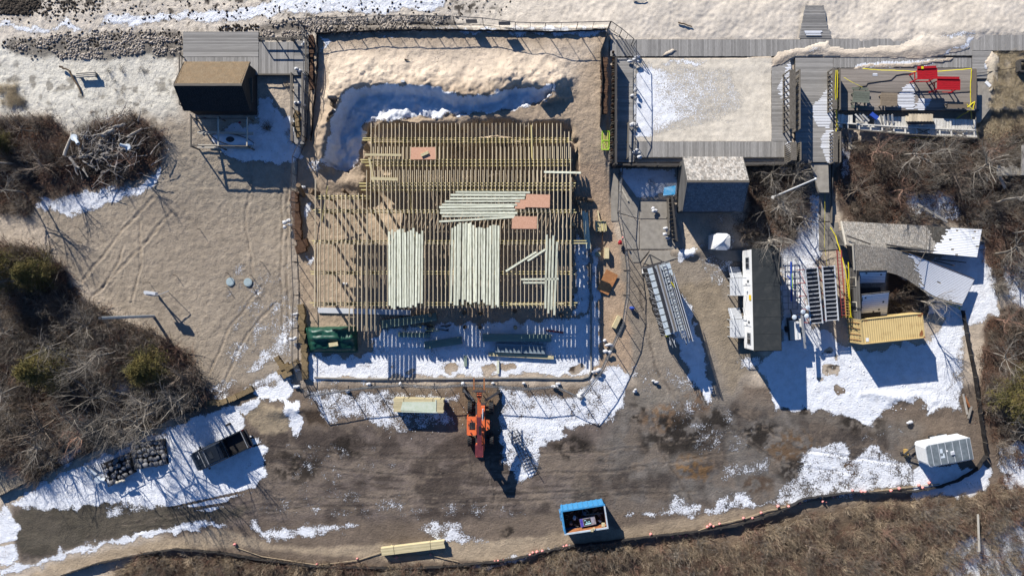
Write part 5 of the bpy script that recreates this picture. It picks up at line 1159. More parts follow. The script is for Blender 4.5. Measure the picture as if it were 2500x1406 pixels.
# small dark drum post behind the truck
solo('marker_post', MB().tube(G(561, 1034), G(561, 1034, .9), .13, .1, 8), M_black, 'short dark post standing in the snow beyond the truck tailgate', 'post')
# ================================================================ dumpster
c = P(1427.5, 1267.5, 1.9); dm = thing('dumpster', 'open blue roll-off dumpster full of debris near the buoy rope', 'dumpster', (c.x, c.y, 0), R(8.6))
Ld, Wd, Hd = 4.25, 2.3, 1.9
part('north_wall', MB().box((0, Wd/2, Hd/2+.05), (Ld, .07, Hd-.1)), M_blue, dm); sw = part('south_wall', MB().box((0, -Wd/2, Hd/2+.05), (Ld, .07, Hd-.1)), M_blue, dm)
part('end_wall', MB().box((-Ld/2, 0, Hd/2+.05), (.07, Wd-.08, Hd-.1)), M_blue, dm); part('end_wall', MB().box((Ld/2, 0, Hd/2+.05), (.07, Wd-.08, Hd-.1)), M_blue, dm)
part('rusty_lining', MB().box((.1, -Wd/2+.045, Hd-.55), (Ld-.3, .015, .95)).box((Ld/2-.045, 0, Hd-.6), (.015, Wd-.2, .9)), M_rust, dm)
part('floor', MB().box((0, 0, .2), (Ld-.1, Wd-.1, .1)), M_dsteel, dm)
part('rim', MB().box((0, Wd/2, Hd+.02), (Ld+.14, .14, .12)).box((-Ld/2, 0, Hd+.021), (.14, Wd-.15, .12)), M_blue, dm); part('worn_rim', MB().box((0, -Wd/2, Hd+.02), (Ld+.14, .14, .12)).box((Ld/2, 0, Hd+.021), (.14, Wd-.15, .12)), M_aluB, dm)
for i in range(9):
    x = -Ld/2+.1+i*(Ld-.2)/8
    for s_ in (-1, 1): part('rib', MB().box((x, s_*(Wd/2+.07), Hd/2+.05), (.1, .08, Hd-.25)), M_blue, dm)
for i in range(4):
    for s_ in (-1, 1): part('rib', MB().box((s_*(Ld/2+.07), -Wd/2+.3+i*.56, Hd/2+.05), (.08, .1, Hd-.25)), M_blue, dm)
part('ladder_handle', MB().bar((-Ld/2-.2, .2, .5), (-Ld/2-.2, .2, 1.7), .08, .08).bar((-Ld/2-.2, .9, .5), (-Ld/2-.2, .9, 1.7), .08, .08).bar((-Ld/2-.2, .2, 1.6), (-Ld/2-.2, .9, 1.6), .08, .1), M_blue, dm)
Md_ = Matrix.Translation((c.x, c.y, 0)) @ Matrix.Rotation(R(8.6), 4, 'Z')
def inD(x, y, z): return Md_ @ Vector((x, y, z))
db = MB()
for i in range(60):
    x, y, z_ = rng.uniform(-1.9, 1.9), rng.uniform(-.9, .95), rng.uniform(.3, 1.0); a_ = rng.uniform(0, 6.28)
    db.box((0, 0, 0), (rng.uniform(.1, .6), rng.uniform(.05, .3), rng.uniform(.03, .2)), Md_ @ Matrix.Translation((x, y, z_)) @ Matrix.Rotation(a_, 4, 'Z') @ Matrix.Rotation(rng.uniform(-.5, .5), 4, 'X'), rng.choice([(.9, .9, 1), (.3, .3, .35), (.5, .4, .3), (.2, .2, .22), (.25, .3, .5)]))
db.box((0, 0, 0), (3.9, 2.0, .3), Md_ @ Matrix.Translation((0, 0, .35)), (.12, .11, .1))
o = part('debris', db, pm('mixed_debris', (.30,.29,.28), (.18,.17,.17), 8, .8, vcol=True), None, tone=True); o['kind'] = 'stuff'; o.name = 'rubble_in_dumpster'
solo('bag', MB().blob(inD(-.95, .05, 1.2), (.3, .5, .25), 10, 6, .2, 3), M_bag, 'small white bag inside the blue dumpster left of the printed box', 'bag')
for (a, b, lb) in [((.2, .25, 1.35), (1.9, .2, 1.45), 'grey plank lying across the inside of the dumpster'), ((.2, .95, 1.5), (.55, .35, 1.2), 'thin grey stick leaning at the back of the dumpster')]:
    ubar('plank', inD(*a), inD(*b), .12, .05, M_post, None, lb, 'plank')
bx = thing('printed_box', 'printed cardboard box with blue end lying in the blue dumpster', 'box', inD(.3, -.45, 1.1), R(12))
part('box_body', MB().box((0, 0, .12), (1.55, .8, .3)), pm('grey_card', (.30,.27,.29), (.22,.2,.22), 5, .6), bx)
part('printed_end', MB().box((-.62, .0, .275), (.28, .78, .012)), pm('violet_print', (.06,.04,.28), (.10,.08,.40), 6, .5), bx)
part('printed_picture', MB().box((-.05, 0, .275), (.75, .62, .012)), M_black, bx); part('picture_detail', MB().box((-.25, .18, .286), (.2, .06, .008)).box((-.1, -.02, .286), (.12, .1, .008)).box((.12, -.02, .286), (.14, .09, .008)).box((.0, -.2, .286), (.6, .12, .008)), pm('pale_cyan_print', (.25,.65,.68), (.5,.7,.75), 6, .5), bx)
part('printed_stripe', MB().box((.5, .05, .275), (.3, .5, .012)), pm('grey_print', (.34,.33,.38), (.25,.24,.3), 6, .5), bx)
for (x, y, s_) in ((.55, -1.1, .25), (1.75, -.85, .32), (.75, -1.0, .2)): solo('scrap_block', MB().box(inD(x, y, Hd-.2 if y > -1 else Hd+.15), (s_, s_*1.1, .12)), M_boardY, {.25: 'pale scrap on the rusty lower rim of the dumpster', .32: 'yellow scrap block in the right corner of the dumpster', .2: 'small pale scrap inside the dumpster near its lower rim'}[s_], 'wood scrap')
# ================================================================ cargo trailer
c = P(2318, 1104, 2.25); ctr = thing('cargo_trailer', 'white enclosed cargo trailer with grey roof at the lower right', 'trailer', (c.x, c.y, 0), R(10.5))
Lk, Wk, Hk = 4.45, 2.15, 2.2
def rr(L, W, r): return [(-L/2+r, -W/2), (L/2-.05, -W/2), (L/2, -W/2+.05), (L/2, W/2-.05), (L/2-.05, W/2), (-L/2+r, W/2), (-L/2+r*.3, W/2-r*.3), (-L/2, W/2-r), (-L/2, -W/2+r), (-L/2+r*.3, -W/2+r*.3)]
part('body', MB().prism(rr(Lk, Wk, .3), .45, Hk), M_white, ctr); part('corner_trim', MB().prism(rr(Lk+.05, Wk+.05, .3), Hk-.02, Hk+.03).prism(rr(Lk+.05, Wk+.05, .3), .4, .5), M_alu, ctr)
part('roof', MB().prism(rr(Lk-.06, Wk-.08, .3), Hk+.03, Hk+.06), M_roofG, ctr)
for x in (-1.72, -1.0, -.3, .42, 1.14, 1.85): part('roof_bow', MB().box((x, 0, Hk+.065), (.05, Wk-.1, .012)), M_alu, ctr)
part('roof_vent', MB().box((.27, -.1, Hk+.12), (.36, .36, .12), None, None, (.8, .8)), M_alu, ctr)
part('roof_patch', MB().box((-.78, .28, Hk+.07), (.26, .42, .01)).box((-.72, -.32, Hk+.07), (.4, .2, .01)).box((-.6, -.2, Hk+.075), (.14, .45, .01)), M_pvc, ctr); part('roof_disc', MB().tube((-.22, .18, Hk+.06), (-.22, .18, Hk+.09), .09, n=12), M_white, ctr)
part('tongue', MB().bar((-Lk/2, .7, .45), (-Lk/2-1.25, 0, .45), .1, .1).bar((-Lk/2, -.7, .45), (-Lk/2-1.25, 0, .45), .1, .1), M_dsteel, ctr)
part('jack', MB().tube((-Lk/2-1.2, 0, 0), (-Lk/2-1.2, 0, .9), .05, n=8).box((-Lk/2-1.25, 0, .04), (.3, .3, .06)), M_dsteel, ctr)
part('fender', MB().box((.1, Wk/2+.12, .72), (1.7, .26, .05)), M_alu, ctr)
for x in (-.35, .55): part('wheel', MB().tube((x, Wk/2-.05, .34), (x, Wk/2+.2, .34), .34, n=16), M_black, ctr)
part('side_door', MB().box((-1.55, Wk/2+.015, 1.25), (.75, .02, 1.45)), M_white, ctr); part('side_lettering', MB().box((.2, Wk/2+.012, 1.9), (.12, .012, .14)).box((.42, Wk/2+.012, 1.9), (.1, .012, .14)).box((.6, Wk/2+.012, 1.9), (.14, .012, .14)).box((.82, Wk/2+.012, 1.9), (.1, .012, .14)).box((1.02, Wk/2+.012, 1.9), (.13, .012, .14)).box((1.25, Wk/2+.012, 1.9), (.1, .012, .14)), M_steel, ctr)
solo('wheel_chock', MB().box((*G(2209, 1104).xy, .2), (.3, .75, .4)), M_yed, 'ochre wooden block at the tongue of the white cargo trailer', 'block')
# ================================================================ fences of chain link
def chain_fence(pts, h, label, lean=0.0, panel=3.2, wires=True, cell=.26, name='chain_link_fence', feet=False):
    W = [G(x, y) for x, y in pts]; t = thing(name, label, 'fence', W[0]); segs = []
    for a, b in zip(W[:-1], W[1:]):
        L = (b-a).length; n = max(1, round(L/panel)); u = (b-a)/L
        for i in range(n):
            p = a.lerp(b, i/n); r_ = a.lerp(b, (i+1)/n); up = Vector((0, 0, h))
            ubar('post', p, p+up, .06, .06, M_dsteel, t); ubar('top_rail', p+up, r_+up, .055, .055, M_dsteel, t)
            ubar('bottom_rail', p+Vector((0, 0, .08)), r_+Vector((0, 0, .08)), .04, .04, M_dsteel, t)
            ubar('post', p.lerp(r_, .5), p.lerp(r_, .5)+up, .035, .035, M_dsteel, t)
            Lp = (r_-p).length; d = (r_-p)/Lp
            for s_ in np.arange(-h, Lp, cell):
                for sg in (1, -1):
                    x0_, x1_ = s_, s_+h; z0_, z1_ = (0, h) if sg > 0 else (h, 0)
                    if x0_ < 0: z0_ += (0-x0_)*(1 if sg > 0 else -1); x0_ = 0
                    if x1_ > Lp: z1_ -= (x1_-Lp)*(1 if sg > 0 else -1); x1_ = Lp
                    if x1_-x0_ < .05: continue
                    A_ = p+d*x0_; B2 = p+d*x1_; segs.append([A_.x, A_.y, A_.z+z0_, B2.x, B2.y, B2.z+z1_, .0035, .0035])
            if feet: 
                pt = MB().tube(p+Vector((-.35, 0, .03)), p+Vector((.35, 0, .03)), .03, n=5).tube(p+Vector((0, -.35, .03)), p+Vector((0, .35, .03)), .03, n=5)
                part('foot', pt, M_dsteel, t, world=True)
        if b == W[-1]: ubar('post', b, b+Vector((0, 0, h)), .06, .06, M_dsteel, t)
    if segs: part('wire_mesh', tubes_mesh('wire_mesh', segs, M_steel), M_steel, t, kind='stuff', world=True)
    return t
chain_fence([(738, 63), (860, 60), (985, 55), (1110, 58), (1180, 62), (1258, 72), (1330, 74), (1484, 70)], 1.8, 'chain link fence along the top edge of the excavated sand')
chain_fence([(1486, 70), (1512, 88), (1540, 112)], 1.8, 'short chain link fence run at the upper right corner of the excavation')
chain_fence([(1546, 114), (1545, 200), (1545, 290), (1542, 400)], 1.75, 'straight chain link fence across the snowy left side of the court')
chain_fence([(1513, 425), (1507, 520), (1524, 612), (1530, 660), (1529, 720), (1518, 788), (1492, 845), (1464, 905), (1416, 968)], 1.8, 'curving chain link fence along the right side of the work site', feet=True)
chain_fence([(1416, 968), (1356, 940), (1290, 946), (1215, 940), (1130, 937), (1060, 942), (980, 937), (915, 941), (850, 949), (758, 964)], 1.8, 'chain link fence along the lower side of the work site with sandbags', feet=True)
chain_fence([(757, 962), (742, 925), (727, 880), (727, 800), (730, 720), (726, 640), (724, 560), (724, 470), (728, 390)], 1.8, 'chain link fence down the left side of the deck frame', feet=True)
chain_fence([(728, 390), (750, 340), (752, 270), (755, 190), (752, 100), (740, 64)], 1.8, 'chain link fence between the left ramp and the excavated sand')
for (a, b, lb) in [((1153, 63), (1.1, .9), 'left of two dark square signs hung on the top fence'), ((1232, 68), (1.15, .85), 'right of two dark square signs hung on the top fence')]:
    g = G(*a); solo('fence_sign', MB().box((g.x, g.y-.05, g.z+1.2), (b[0], .03, b[1])), pm('grey_sign', (.14,.15,.17), (.10,.11,.12), 4, .5), lb, 'sign')
# sandbags
def sandbag(px, py, label, n=2, group=None, s_=.42, dz=0):
    g = G(px, py); t = thing('sandbag_pile' if n > 1 else 'sandbag', label, 'sandbags' if n > 1 else 'sandbag', g, 0, group)
    for i in range(n): part('bag', MB().blob((rng.uniform(-.18, .18)*n*.6, rng.uniform(-.2, .2)*n*.6, .16+.12*i+dz), (s_*rng.uniform(.8, 1.5), s_*rng.uniform(.6, 1.0), .24), 10, 6, .2, rng.randint(0, 999)), M_bag, t, smooth=True)
SB = [(848, 953), (902, 938), (980, 935), (1130, 933), (1206, 933), (1279, 937), (1357, 936)]
for i, (x, y) in enumerate(SB): sandbag(x, y, '%s white sandbag from the left on the lower chain link fence' % ORD[i], 1 if i != 6 else 3, 'sandbags on the lower fence')
for x, y, n, lb in [(1420, 965, 3, 'white sandbags at the lowest corner of the right-hand fence'), (1458, 905, 4, 'white sandbags on the right-hand fence just above the snowy corner'), (1484, 852, 4, 'white sandbags beside the snow patch on the curved fence'), (1480, 838, 3, 'upper heap of white sandbags near the plank box'),
        (1598, 513, 3, 'white bag heap standing alone on the concrete patio'), (1620, 572, 5, 'white bag heap at the lower end of the patio rail'), (1594, 452, 3, 'white bags in the shade on the snowy court below the wall'),
        (1545, 152, 4, 'white sandbags at the top end of the court fence'), (1549, 232, 4, 'white sandbags half way down the court fence'), (1546, 305, 3, 'white sandbags at the lower part of the court fence'), (1550, 380, 5, 'white sandbags at the lower left corner of the court deck'),
        (738, 118, 4, 'white sandbags on the left deck beside its upper railing'), (733, 180, 5, 'white sandbags where the left ramp begins'), (734, 262, 4, 'white sandbags half way down the left ramp'), (718, 340, 4, 'white sandbags at the foot of the left ramp'), (730, 350, 3, 'blue-shaded sandbags beside the straw at the foot of the left ramp'),
        (712, 553, 5, 'white sandbags on the left fence beside the coir rolls'), (744, 461, 1, 'round white bag beside the leaning piling'), (714, 500, 2, 'white bag on the left fence below the leaning piling'), (722, 768, 2, 'white bag at the upper end of the straw bale row'), (719, 833, 3, 'white bags beside the middle of the straw bale row'), (730, 903, 2, 'white bag at the lower end of the straw bale row'), (727, 948, 2, 'white bags at the lower left fence corner'), (150, 758, 1, 'lone white stone-like bag in the left brush'), (1597, 930, 2, 'lump of snow-covered bag on the bare ground right of the fence corner'), (1548, 950, 2, 'snowy bag left of the dirt heap below the right fence'), (2220, 1027, 2, 'lone white lump of snow above the cargo trailer')]:
    sandbag(x, y, lb, n)
# ================================================================ straw bales, coir logs
def bale(px, py, ang, label, L=1.0, W=.5, h=.42, dz=0, group=None, mat=None):
    mb = MB(); n = 8
    g = G(px, py); M = Matrix.Rotation(R(ang), 4, 'Z')
    for i in range(n):
        mb.box((-L/2+(i+.5)*L/n, rng.uniform(-.02, .02), h/2+dz), (L/n*1.04, W*rng.uniform(.88, 1.08), h*rng.uniform(.9, 1.1)), M @ Matrix.Rotation(rng.uniform(-.06, .06), 4, 'Z'))
    o = solo('straw_bale' if mat is None else 'coir_log', mb, mat or M_straw, label, 'straw bale' if mat is None else 'coir log', group); o.location += g
ys = [755, 778, 800, 825, 850, 872, 893, 912]
for i, y in enumerate(ys): bale(737+(1 if i < 4 else 4)+(y-755)*.04, y, 90+rng.uniform(-12, 12), '%s straw bale from the top in the row left of the green tarp' % ORD[i], 1.0, .6, group='straw bales left of the green tarp')
for i, (x, y) in enumerate([(722, 482), (724, 505), (727, 530), (728, 552), (730, 575), (742, 596), (737, 608)]): bale(x, y, 90+rng.uniform(-20, 20) if i < 5 else 15, '%s brown coir roll from the top in the column left of the joists' % ORD[i], 1.0, .8, .5, group='brown coir rolls left of the joists', mat=M_coir)
for i, (x, y, a, dz) in enumerate([(683, 881, -55, 0), (697, 893, 25, .1), (712, 895, 35, .3), (692, 905, 20, .0), (705, 912, 25, .25), (720, 888, 40, .1)]): bale(x, y, a, '%s of six jumbled straw bales left of the lower left fence corner, from the left' % ORD[i], 1.0, .5, dz=dz, group='jumbled straw bales at the lower left fence corner')
for i, (x, y, a) in enumerate([(520, 983, 10), (545, 980, 20), (568, 972, 22), (588, 963, 24), (608, 953, 26)]): bale(x, y, a, '%s length of straw wattle from the left along the lower edge of the sand lot' % ORD[i], 1.05, .55, .35, group='straw wattle lengths at the edge of the sand lot')
for i, (x, y) in enumerate([(728, 284), (732, 295), (727, 308), (733, 320), (737, 333), (742, 345)]): bale(x, y, rng.uniform(0, 90), '%s straw bale from the top on the lower half of the left ramp' % ORD[i], .75, .45, .4, dz=.35 if i < 5 else 0, group='straw bales on the left ramp')
for i in range(8): bale(1474+rng.uniform(-2, 2), 152+i*17, 90+rng.uniform(-6, 6), '%s brown coir log from the top along the right edge of the excavated sand' % ORD[i], .72, .62, .35, group='coir logs at the right edge of the excavation', mat=M_coir)
for i in range(6): bale(762+rng.uniform(-2, 2), 100+i*22, 90+rng.uniform(-8, 8), '%s brown coir log from the top along the left edge of the excavated sand' % ORD[i], .9, .5, .35, group='coir logs at the left edge of the excavation', mat=M_coir)
# low black fabric walls
def ribbon(pts, h, label, mat=None, name='silt_fence', stakes=2.4, wob=.05, cat='silt fence'):
    W = [G(x, y) for x, y in pts]; t = thing(name, label, cat, W[0]); mb = MB(); F = []
    for a, b in zip(W[:-1], W[1:]):
        n = max(1, int((b-a).length/.35))
        for i in range(n): F.append(a.lerp(b, i/n))
    F.append(W[-1]); prev = None
    for i, p in enumerate(F):
        k = Vector((rng.uniform(-wob, wob), rng.uniform(-wob, wob), 0)); p = Vector((p.x, p.y, gz(p.x, p.y)))
        cur = (p-Vector((0, 0, .15)), p+k+Vector((0, 0, h*rng.uniform(.85, 1.05))))
        if prev: mb.slab(prev[0], cur[0], cur[1], prev[1], .02); mb.bar(prev[1], cur[1], .05, .04)
        prev = cur
    part('fabric', mb, mat or M_fabric, t, world=True)
    acc = 0
    for i in range(0, len(F), max(1, int(stakes/.35))): p = F[i]; ubar('stake', (p.x, p.y-.05, p.z-.1), (p.x, p.y-.05, p.z+h+.1), .045, .045, M_post, t)
    return t
ribbon([(775, 84), (900, 78), (1040, 75), (1200, 77), (1350, 80), (1478, 74)], .4, 'black fabric edge along the top of the excavated sand')
ribbon([(776, 84), (777, 150), (771, 230), (764, 300), (760, 345)], .45, 'black fabric edge down the left side of the excavated sand')
ribbon([(1482, 76), (1466, 130), (1468, 200), (1464, 310)], .6, 'dark fabric edge down the right side of the excavated sand')
ribbon([(0, 1210), (60, 1180), (200, 1112), (330, 1062), (430, 1016), (520, 985)], .5, 'black silt fence between the left woods and the snowy lane')
ribbon([(150, 1402), (240, 1372), (360, 1347), (430, 1337), (540, 1345), (640, 1362), (780, 1378), (980, 1384), (1100, 1378), (1250, 1362), (1380, 1331), (1480, 1320), (1600, 1305), (1720, 1292), (1800, 1278), (1890, 1250), (1960, 1215), (2060, 1200), (2230, 1196), (2290, 1185), (2330, 1172), (2380, 1142), (2402, 1110)], .6, 'long black silt fence winding along the bottom of the site')
ribbon([(2346, 757), (2356, 820), (2372, 900), (2385, 980), (2396, 1060), (2404, 1110)], .6, 'black silt fence down the right edge of the snowy yard')
ribbon([(1985, 470), (2020, 470)][0:2], .3, 'short dark fabric piece across the path', wob=.02) if 0 else None
# broken plank retaining wall at right edge of pit
t = thing('plank_retaining_wall', 'weathered uneven plank retaining wall right of the coir logs', 'retaining wall', G(1497, 270))
for i in range(46):
    y = 132+i*6.1; x = 1496-(y-132)*.018; g = G(x, y); z_ = g.z-.2
    ubar('plank', (g.x+rng.uniform(-.05, .05), g.y, z_), (g.x+rng.uniform(-.08, .08), g.y, z_+rng.uniform(.6, 1.3)), .05, .22, M_post if i % 3 else M_coir, t, up=(1, 0, 0))
# lime gate
c = G(1478, 344); lgx = thing('lime_gate', 'bright lime green slatted gate panel lying on the sand by the right wall', 'gate', c, R(-2))
for x in (-.36, .36): ubarL('side_rail', (x, -.92, .1), (x, .92, .1), .08, .06, M_lime, lgx)
for y in (-.92, .0, .92): ubarL('cross_rail', (-.36, y, .13), (.36, y, .13), .08, .05, M_lime, lgx)
for i in range(4): ubarL('slat', (-.22+i*.14, -.9, .09), (-.22+i*.14, .9, .09), .06, .03, pm('yellow_slat', (.68,.62,.20), (.6,.55,.16), 4, .6), lgx)
ubarL('brace', (-.34, .0, .16), (.34, -.9, .16), .06, .03, M_lime, lgx)
# concrete curb of the yard
cb2 = MB(); cp = [(768, 922), (900, 925), (1100, 924), (1300, 922), (1420, 924), (1436, 919), (1443, 905), (1443, 800), (1443, 700), (1442, 620)]
for a, b in zip(cp[:-1], cp[1:]): cb2.bar(P(*a, .07), P(*b, .07), .15, .2)
struct('curb', cb2, M_conc)
# concrete patio slabs
pts_sl = [[(1512, 425), (1560, 490), (1560, 534), (1512, 520)], [(1562, 490), (1640, 488), (1650, 534), (1562, 534)], [(1512, 523), (1560, 537), (1560, 608), (1530, 608)], [(1562, 537), (1652, 536), (1672, 608), (1562, 608)], [(1534, 612), (1585, 612), (1562, 640), (1545, 640)], [(1588, 612), (1720, 611), (1660, 628), (1590, 648), (1570, 642)], [(1722, 611), (1835, 611), (1835, 640), (1760, 636)], [(1490, 424), (1509, 424), (1509, 540), (1492, 540)]]
pv = thing('patio_root', '', '') if 0 else None
pat = MB(); pat_o = bpy.data.objects.new('patio_pavement', None); COL.objects.link(pat_o); pat_o['kind'] = 'structure'
for q_ in pts_sl:
    part('slab', MB().prism([tuple(P(x, y, 0).xy) for x, y in q_], -.1, .075), M_conc, pat_o, world=True)
pth = bpy.data.objects.new('footpath', None); COL.objects.link(pth); pth['kind'] = 'structure'
for q_ in ([(1978, 398), (2022, 398), (2024, 470), (2000, 470)], [(2002, 473), (2024, 473), (2026, 540), (2000, 540)], [(2000, 543), (2046, 543), (2050, 608), (2000, 612)], [(2384, 198), (2420, 198), (2420, 262), (2392, 300), (2384, 300)]):
    zz = max(gz(*P(x, y, 0).xy) for x, y in q_)+.06; part('slab', MB().prism([tuple(P(x, y, zz).xy) for x, y in q_], zz-.3, zz), M_conc, pth, world=True)
# timber edge of the path
ubar('edge_board', G(2029, 400, .25), G(2027, 545, .2), .08, .3, M_post, None, 'long timber edging board on the right side of the footpath', 'edging')
# patio rail and bench beams
bwall((1640, 480), (1652, 588), 0, 1.1, 'dark slatted rail fence between the patio and the shed', w=.4)
railing([(1626, 488), (1628, 575)], 0, .9, 'thin grey rail along the right side of the patio')
railing([(1511, 370), (1511, 425)][::1], .0, 1.5, 'grey post rail below the lower left corner of the court') if 0 else None
sheetm = MB().slab(P(1622, 458, 1.0), P(1650, 453, 1.0), P(1648, 475, .9), P(1619, 478, .9), .04); solo('blue_tarp_sheet', sheetm, M_tarpB, 'bright blue and white sheet at the left side of the shingled shed', 'tarp')
ubar('timber_post', G(1511, 440, 1.0), G(1517, 408, 1.4), .1, .1, M_post, None, 'thin grey pole standing at the end of the right-hand fence', 'pole')
ubar('timber', G(1517, 462, .15), G(1533, 492, .15), .16, .1, M_pale, None, 'pale timber lying on the patio beside the fence', 'timber')
# ================================================================ poles
def pole(base, top, ztop, r0, r1, label, mat, name='utility_pole', extra=None, cat='pole'):
    b = P(*base, 0); b.z = gz(b.x, b.y); t = thing(name, label, cat, b); T = P(*top, ztop)
    part('shaft', MB().tube((b.x, b.y, b.z-.1), T, r0, r1, 12), mat, t, world=True); return t, T
t, T = pole((375, 772), (245, 776), 9.0, .15, .12, 'tall pale grey utility pole at the edge of the left brush', M_polegrey); part('cap', MB().tube(T, T+Vector((0, 0, .1)), .14, n=12), M_dsteel, t, world=True)
t, T = pole((1887, 482), (1991, 437), 9.6, .10, .06, 'tall white flagpole rising from the brush right of the shingled shed', M_white, 'flagpole'); part('finial', MB().blob(T, (.22, .22, .22), 10, 6, 0), M_white, t, world=True); part('base_flange', MB().tube(P(1887, 482, 0), P(1887, 482, .4), .2, .16, 12), M_white, t, world=True)
t, T = pole((387, 722), (360, 715), 2.3, .09, .08, 'short double post with pale boards on the open sand lot', M_steel, 'sign_post', cat='sign post')
ubar('board', P(354, 713, 2.2), P(382, 717, 2.2), .25, .5, M_alu, t); ubar('board', P(356, 718, 1.9), P(376, 722, 1.9), .08, .5, M_alu, t); ubar('arm', P(378, 723, 1.6), P(412, 710, 1.4), .06, .06, M_steel, t); ubar('arm', P(380, 720, .2), P(381, 722, 1.9), .1, .1, M_steel, t); ubar('post', P(410, 712, 0), P(412, 710, 1.4), .04, .04, M_dsteel, t)
for i, (x, y) in enumerate([(557, 667), (614, 672), (554, 700), (617, 703), (430, 672), (192, 556), (198, 592), (488, 560), (365, 690), (640, 640)]):
    g = G(x, y); ubar('survey_stake', g, g+Vector((.03, .02, .75)), .04, .04, M_coir, None, '%s thin stake on the open sand lot, counting down from the top' % ORD[[0,0,6,7,5,0,0,0,0,0][i]] if 0 else ['stake at the upper left of the left round cover', 'stake at the upper right of the right round cover', 'stake just below the left round cover', 'stake just below the right round cover', 'stake above the short double post on the sand', 'green-tipped upper stake near the left cedar shadow', 'lower stake near the left cedar shadow', 'lone stake in the middle of the upper sand lot', 'stake directly above the double post boards', 'lone stake above and right of the round covers'][i], 'stake')
for x, y, k in [(563, 688, 'left'), (606, 689, 'right')]:
    g = G(x, y); t = thing('tank_cover', k+' of two round pale grey covers set in the sand', 'cover', g, 0, 'round covers in the sand'); part('lid', MB().tube((0, 0, 0), (0, 0, .12), .42, .42, 24), M_cover, t); part('inner_disc', MB().tube((0, 0, .12), (0, 0, .14), .34, .34, 24), M_cover, t); part('rim', MB().tube((0, 0, -.1), (0, 0, .06), .46, .46, 24), M_conc, t)
# ================================================================ kayak rack
t = thing('boat_rack', 'open timber boat rack below the brown-roofed shed', 'rack', G(545, 330))
zr_ = 2.6
for x in (466, 533, 603):
    a, b = P(x, 286, zr_), P(x, 357, zr_)
    ubar('top_beam', a, b, .12, .14, M_post if x < 500 else M_pale, t); 
    for p in (a, b): ubar('post', (p.x, p.y, gz(p.x, p.y)-.1), (p.x, p.y, zr_), .12, .12, M_post, t)
for y, z_ in ((322, 2.0), (325, 1.6), (354, 2.2), (359, 1.8), (327, .9), (361, 1.0)): ubar('arm', P(482, y, z_), P(618, y+2, z_), .09, .07, M_pale, t)
ubar('top_beam', P(466, 290, zr_), P(604, 290, zr_), .1, .14, M_post, t)
ubar('top_beam', P(466, 356, zr_), P(604, 357, zr_), .08, .12, M_post, t)
def hull(a, b, w, h, z, name, label, mat, cat='kayak', deckmat=None, n=14):
    A, B = P(*a, z), P(*b, z); d = B-A; L = d.length; x = d/L; y = Vector((-x.y, x.x, 0)); mb = MB(); secs = []
    for i in range(n+1):
        u = i/n; ww = w/2*max(.03, math.sin(math.pi*min(max(u, .005), .995)))**.55; hh = h*(.55+.45*math.sin(math.pi*u)); c = A+d*u; z0_ = (abs(u-.5)*2)**3*.15
        secs.append([c+y*ww*math.cos(t_)+Vector((0, 0, hh/2*math.sin(t_)*(1.0 if t_ > math.pi else .45)+z0_)) for t_ in [2*math.pi*k/10 for k in range(10)]])
    for s_ in secs: mb.v += [tuple(v) for v in s_]; mb.c += [(1, 1, 1)]*10
    for k in range(n):
        for i in range(10): mb.f.append((k*10+i, k*10+(i+1) % 10, (k+1)*10+(i+1) % 10, (k+1)*10+i))
    mb.f.append(tuple(range(9, -1, -1))); mb.f.append(tuple(n*10+i for i in range(10)))
    t = thing(name, label, cat, (A+B)/2-Vector((0, 0, h/2))); part('hull', mb, mat, t, world=True, smooth=True)
    return t, A, B
t, A, B = hull((520, 332), (622, 354), 1.15, .4, 1.25, 'sailing_dinghy', 'white boat with a dark cockpit lying on the rack below the shed', M_kay, 'boat')
m_ = A.lerp(B, .42); part('cockpit', MB().prism([(m_.x+.42*math.cos(k), m_.y+.28*math.sin(k)) for k in np.arange(0, 6.28, .5)], 1.34, 1.38), M_dsteel, t, world=True); part('rub_rail', MB().bar(A.lerp(B, .6)+Vector((0, -.4, .1)), A.lerp(B, .95)+Vector((0, -.1, .2)), .04, .04), M_kblue, t, world=True)
gw = MB(); sp = []
for i in range(25):
    u = i/24; ww = 1.17/2*max(.03, math.sin(math.pi*min(max(u, .005), .995)))**.55; dd_ = (B-A).normalized(); nn_ = Vector((-dd_.y, dd_.x, 0)); sp.append((A.lerp(B, u)+Vector((0, 0, .06+(abs(u-.5)*2)**3*.15)), nn_*ww))
for s_ in (-1, 1): gw.path([p+n_*s_ for p, n_ in sp], .035, 5)
part('gunwale', gw, M_dsteel, t, world=True)
hull((496, 290), (590, 300), .7, .3, .9, 'kayak', 'red kayak in the shade under the eave of the brown-roofed shed', M_kred)
hull((492, 296), (560, 306), .7, .3, .6, 'kayak', 'blue kayak below the red one in the shade of the shed', M_kblue)
# ================================================================ red tables, benches, picnic tables
zd = D+.11
def table(px, py, w, d, h, mat, label, n=5, name='picnic_table', ang=0, cat='table', benches=False, top=None):
    c = P(px, py, zd+h); t = thing(name, label, cat, (c.x, c.y, zd), R(ang))
    for i in range(n): ubarL('top_plank', (-w/2, -d/2+(i+.5)*d/n, h), (w/2, -d/2+(i+.5)*d/n, h), d/n-.015, .05, mat, t)
    for x in (-w/2+.15, w/2-.15):
        for y in (-d/2+.15, d/2-.15): part('leg', MB().box((x, y, h/2), (.09, .09, h)), mat, t)
        ubarL('cross_rail', (x, -d/2+.1, h*.55), (x, d/2-.1, h*.55), .05, .12, mat, t)
    if benches:
        for s_ in (-1, 1): ubarL('bench_plank', (-w/2, s_*(d/2+.32), .42), (w/2, s_*(d/2+.32), .42), .26, .05, mat, t)
        for x in (-w/2+.2, w/2-.2): ubarL('bench_rail', (x, -d/2-.45, .36), (x, d/2+.45, .36), .05, .1, mat, t)
    return t
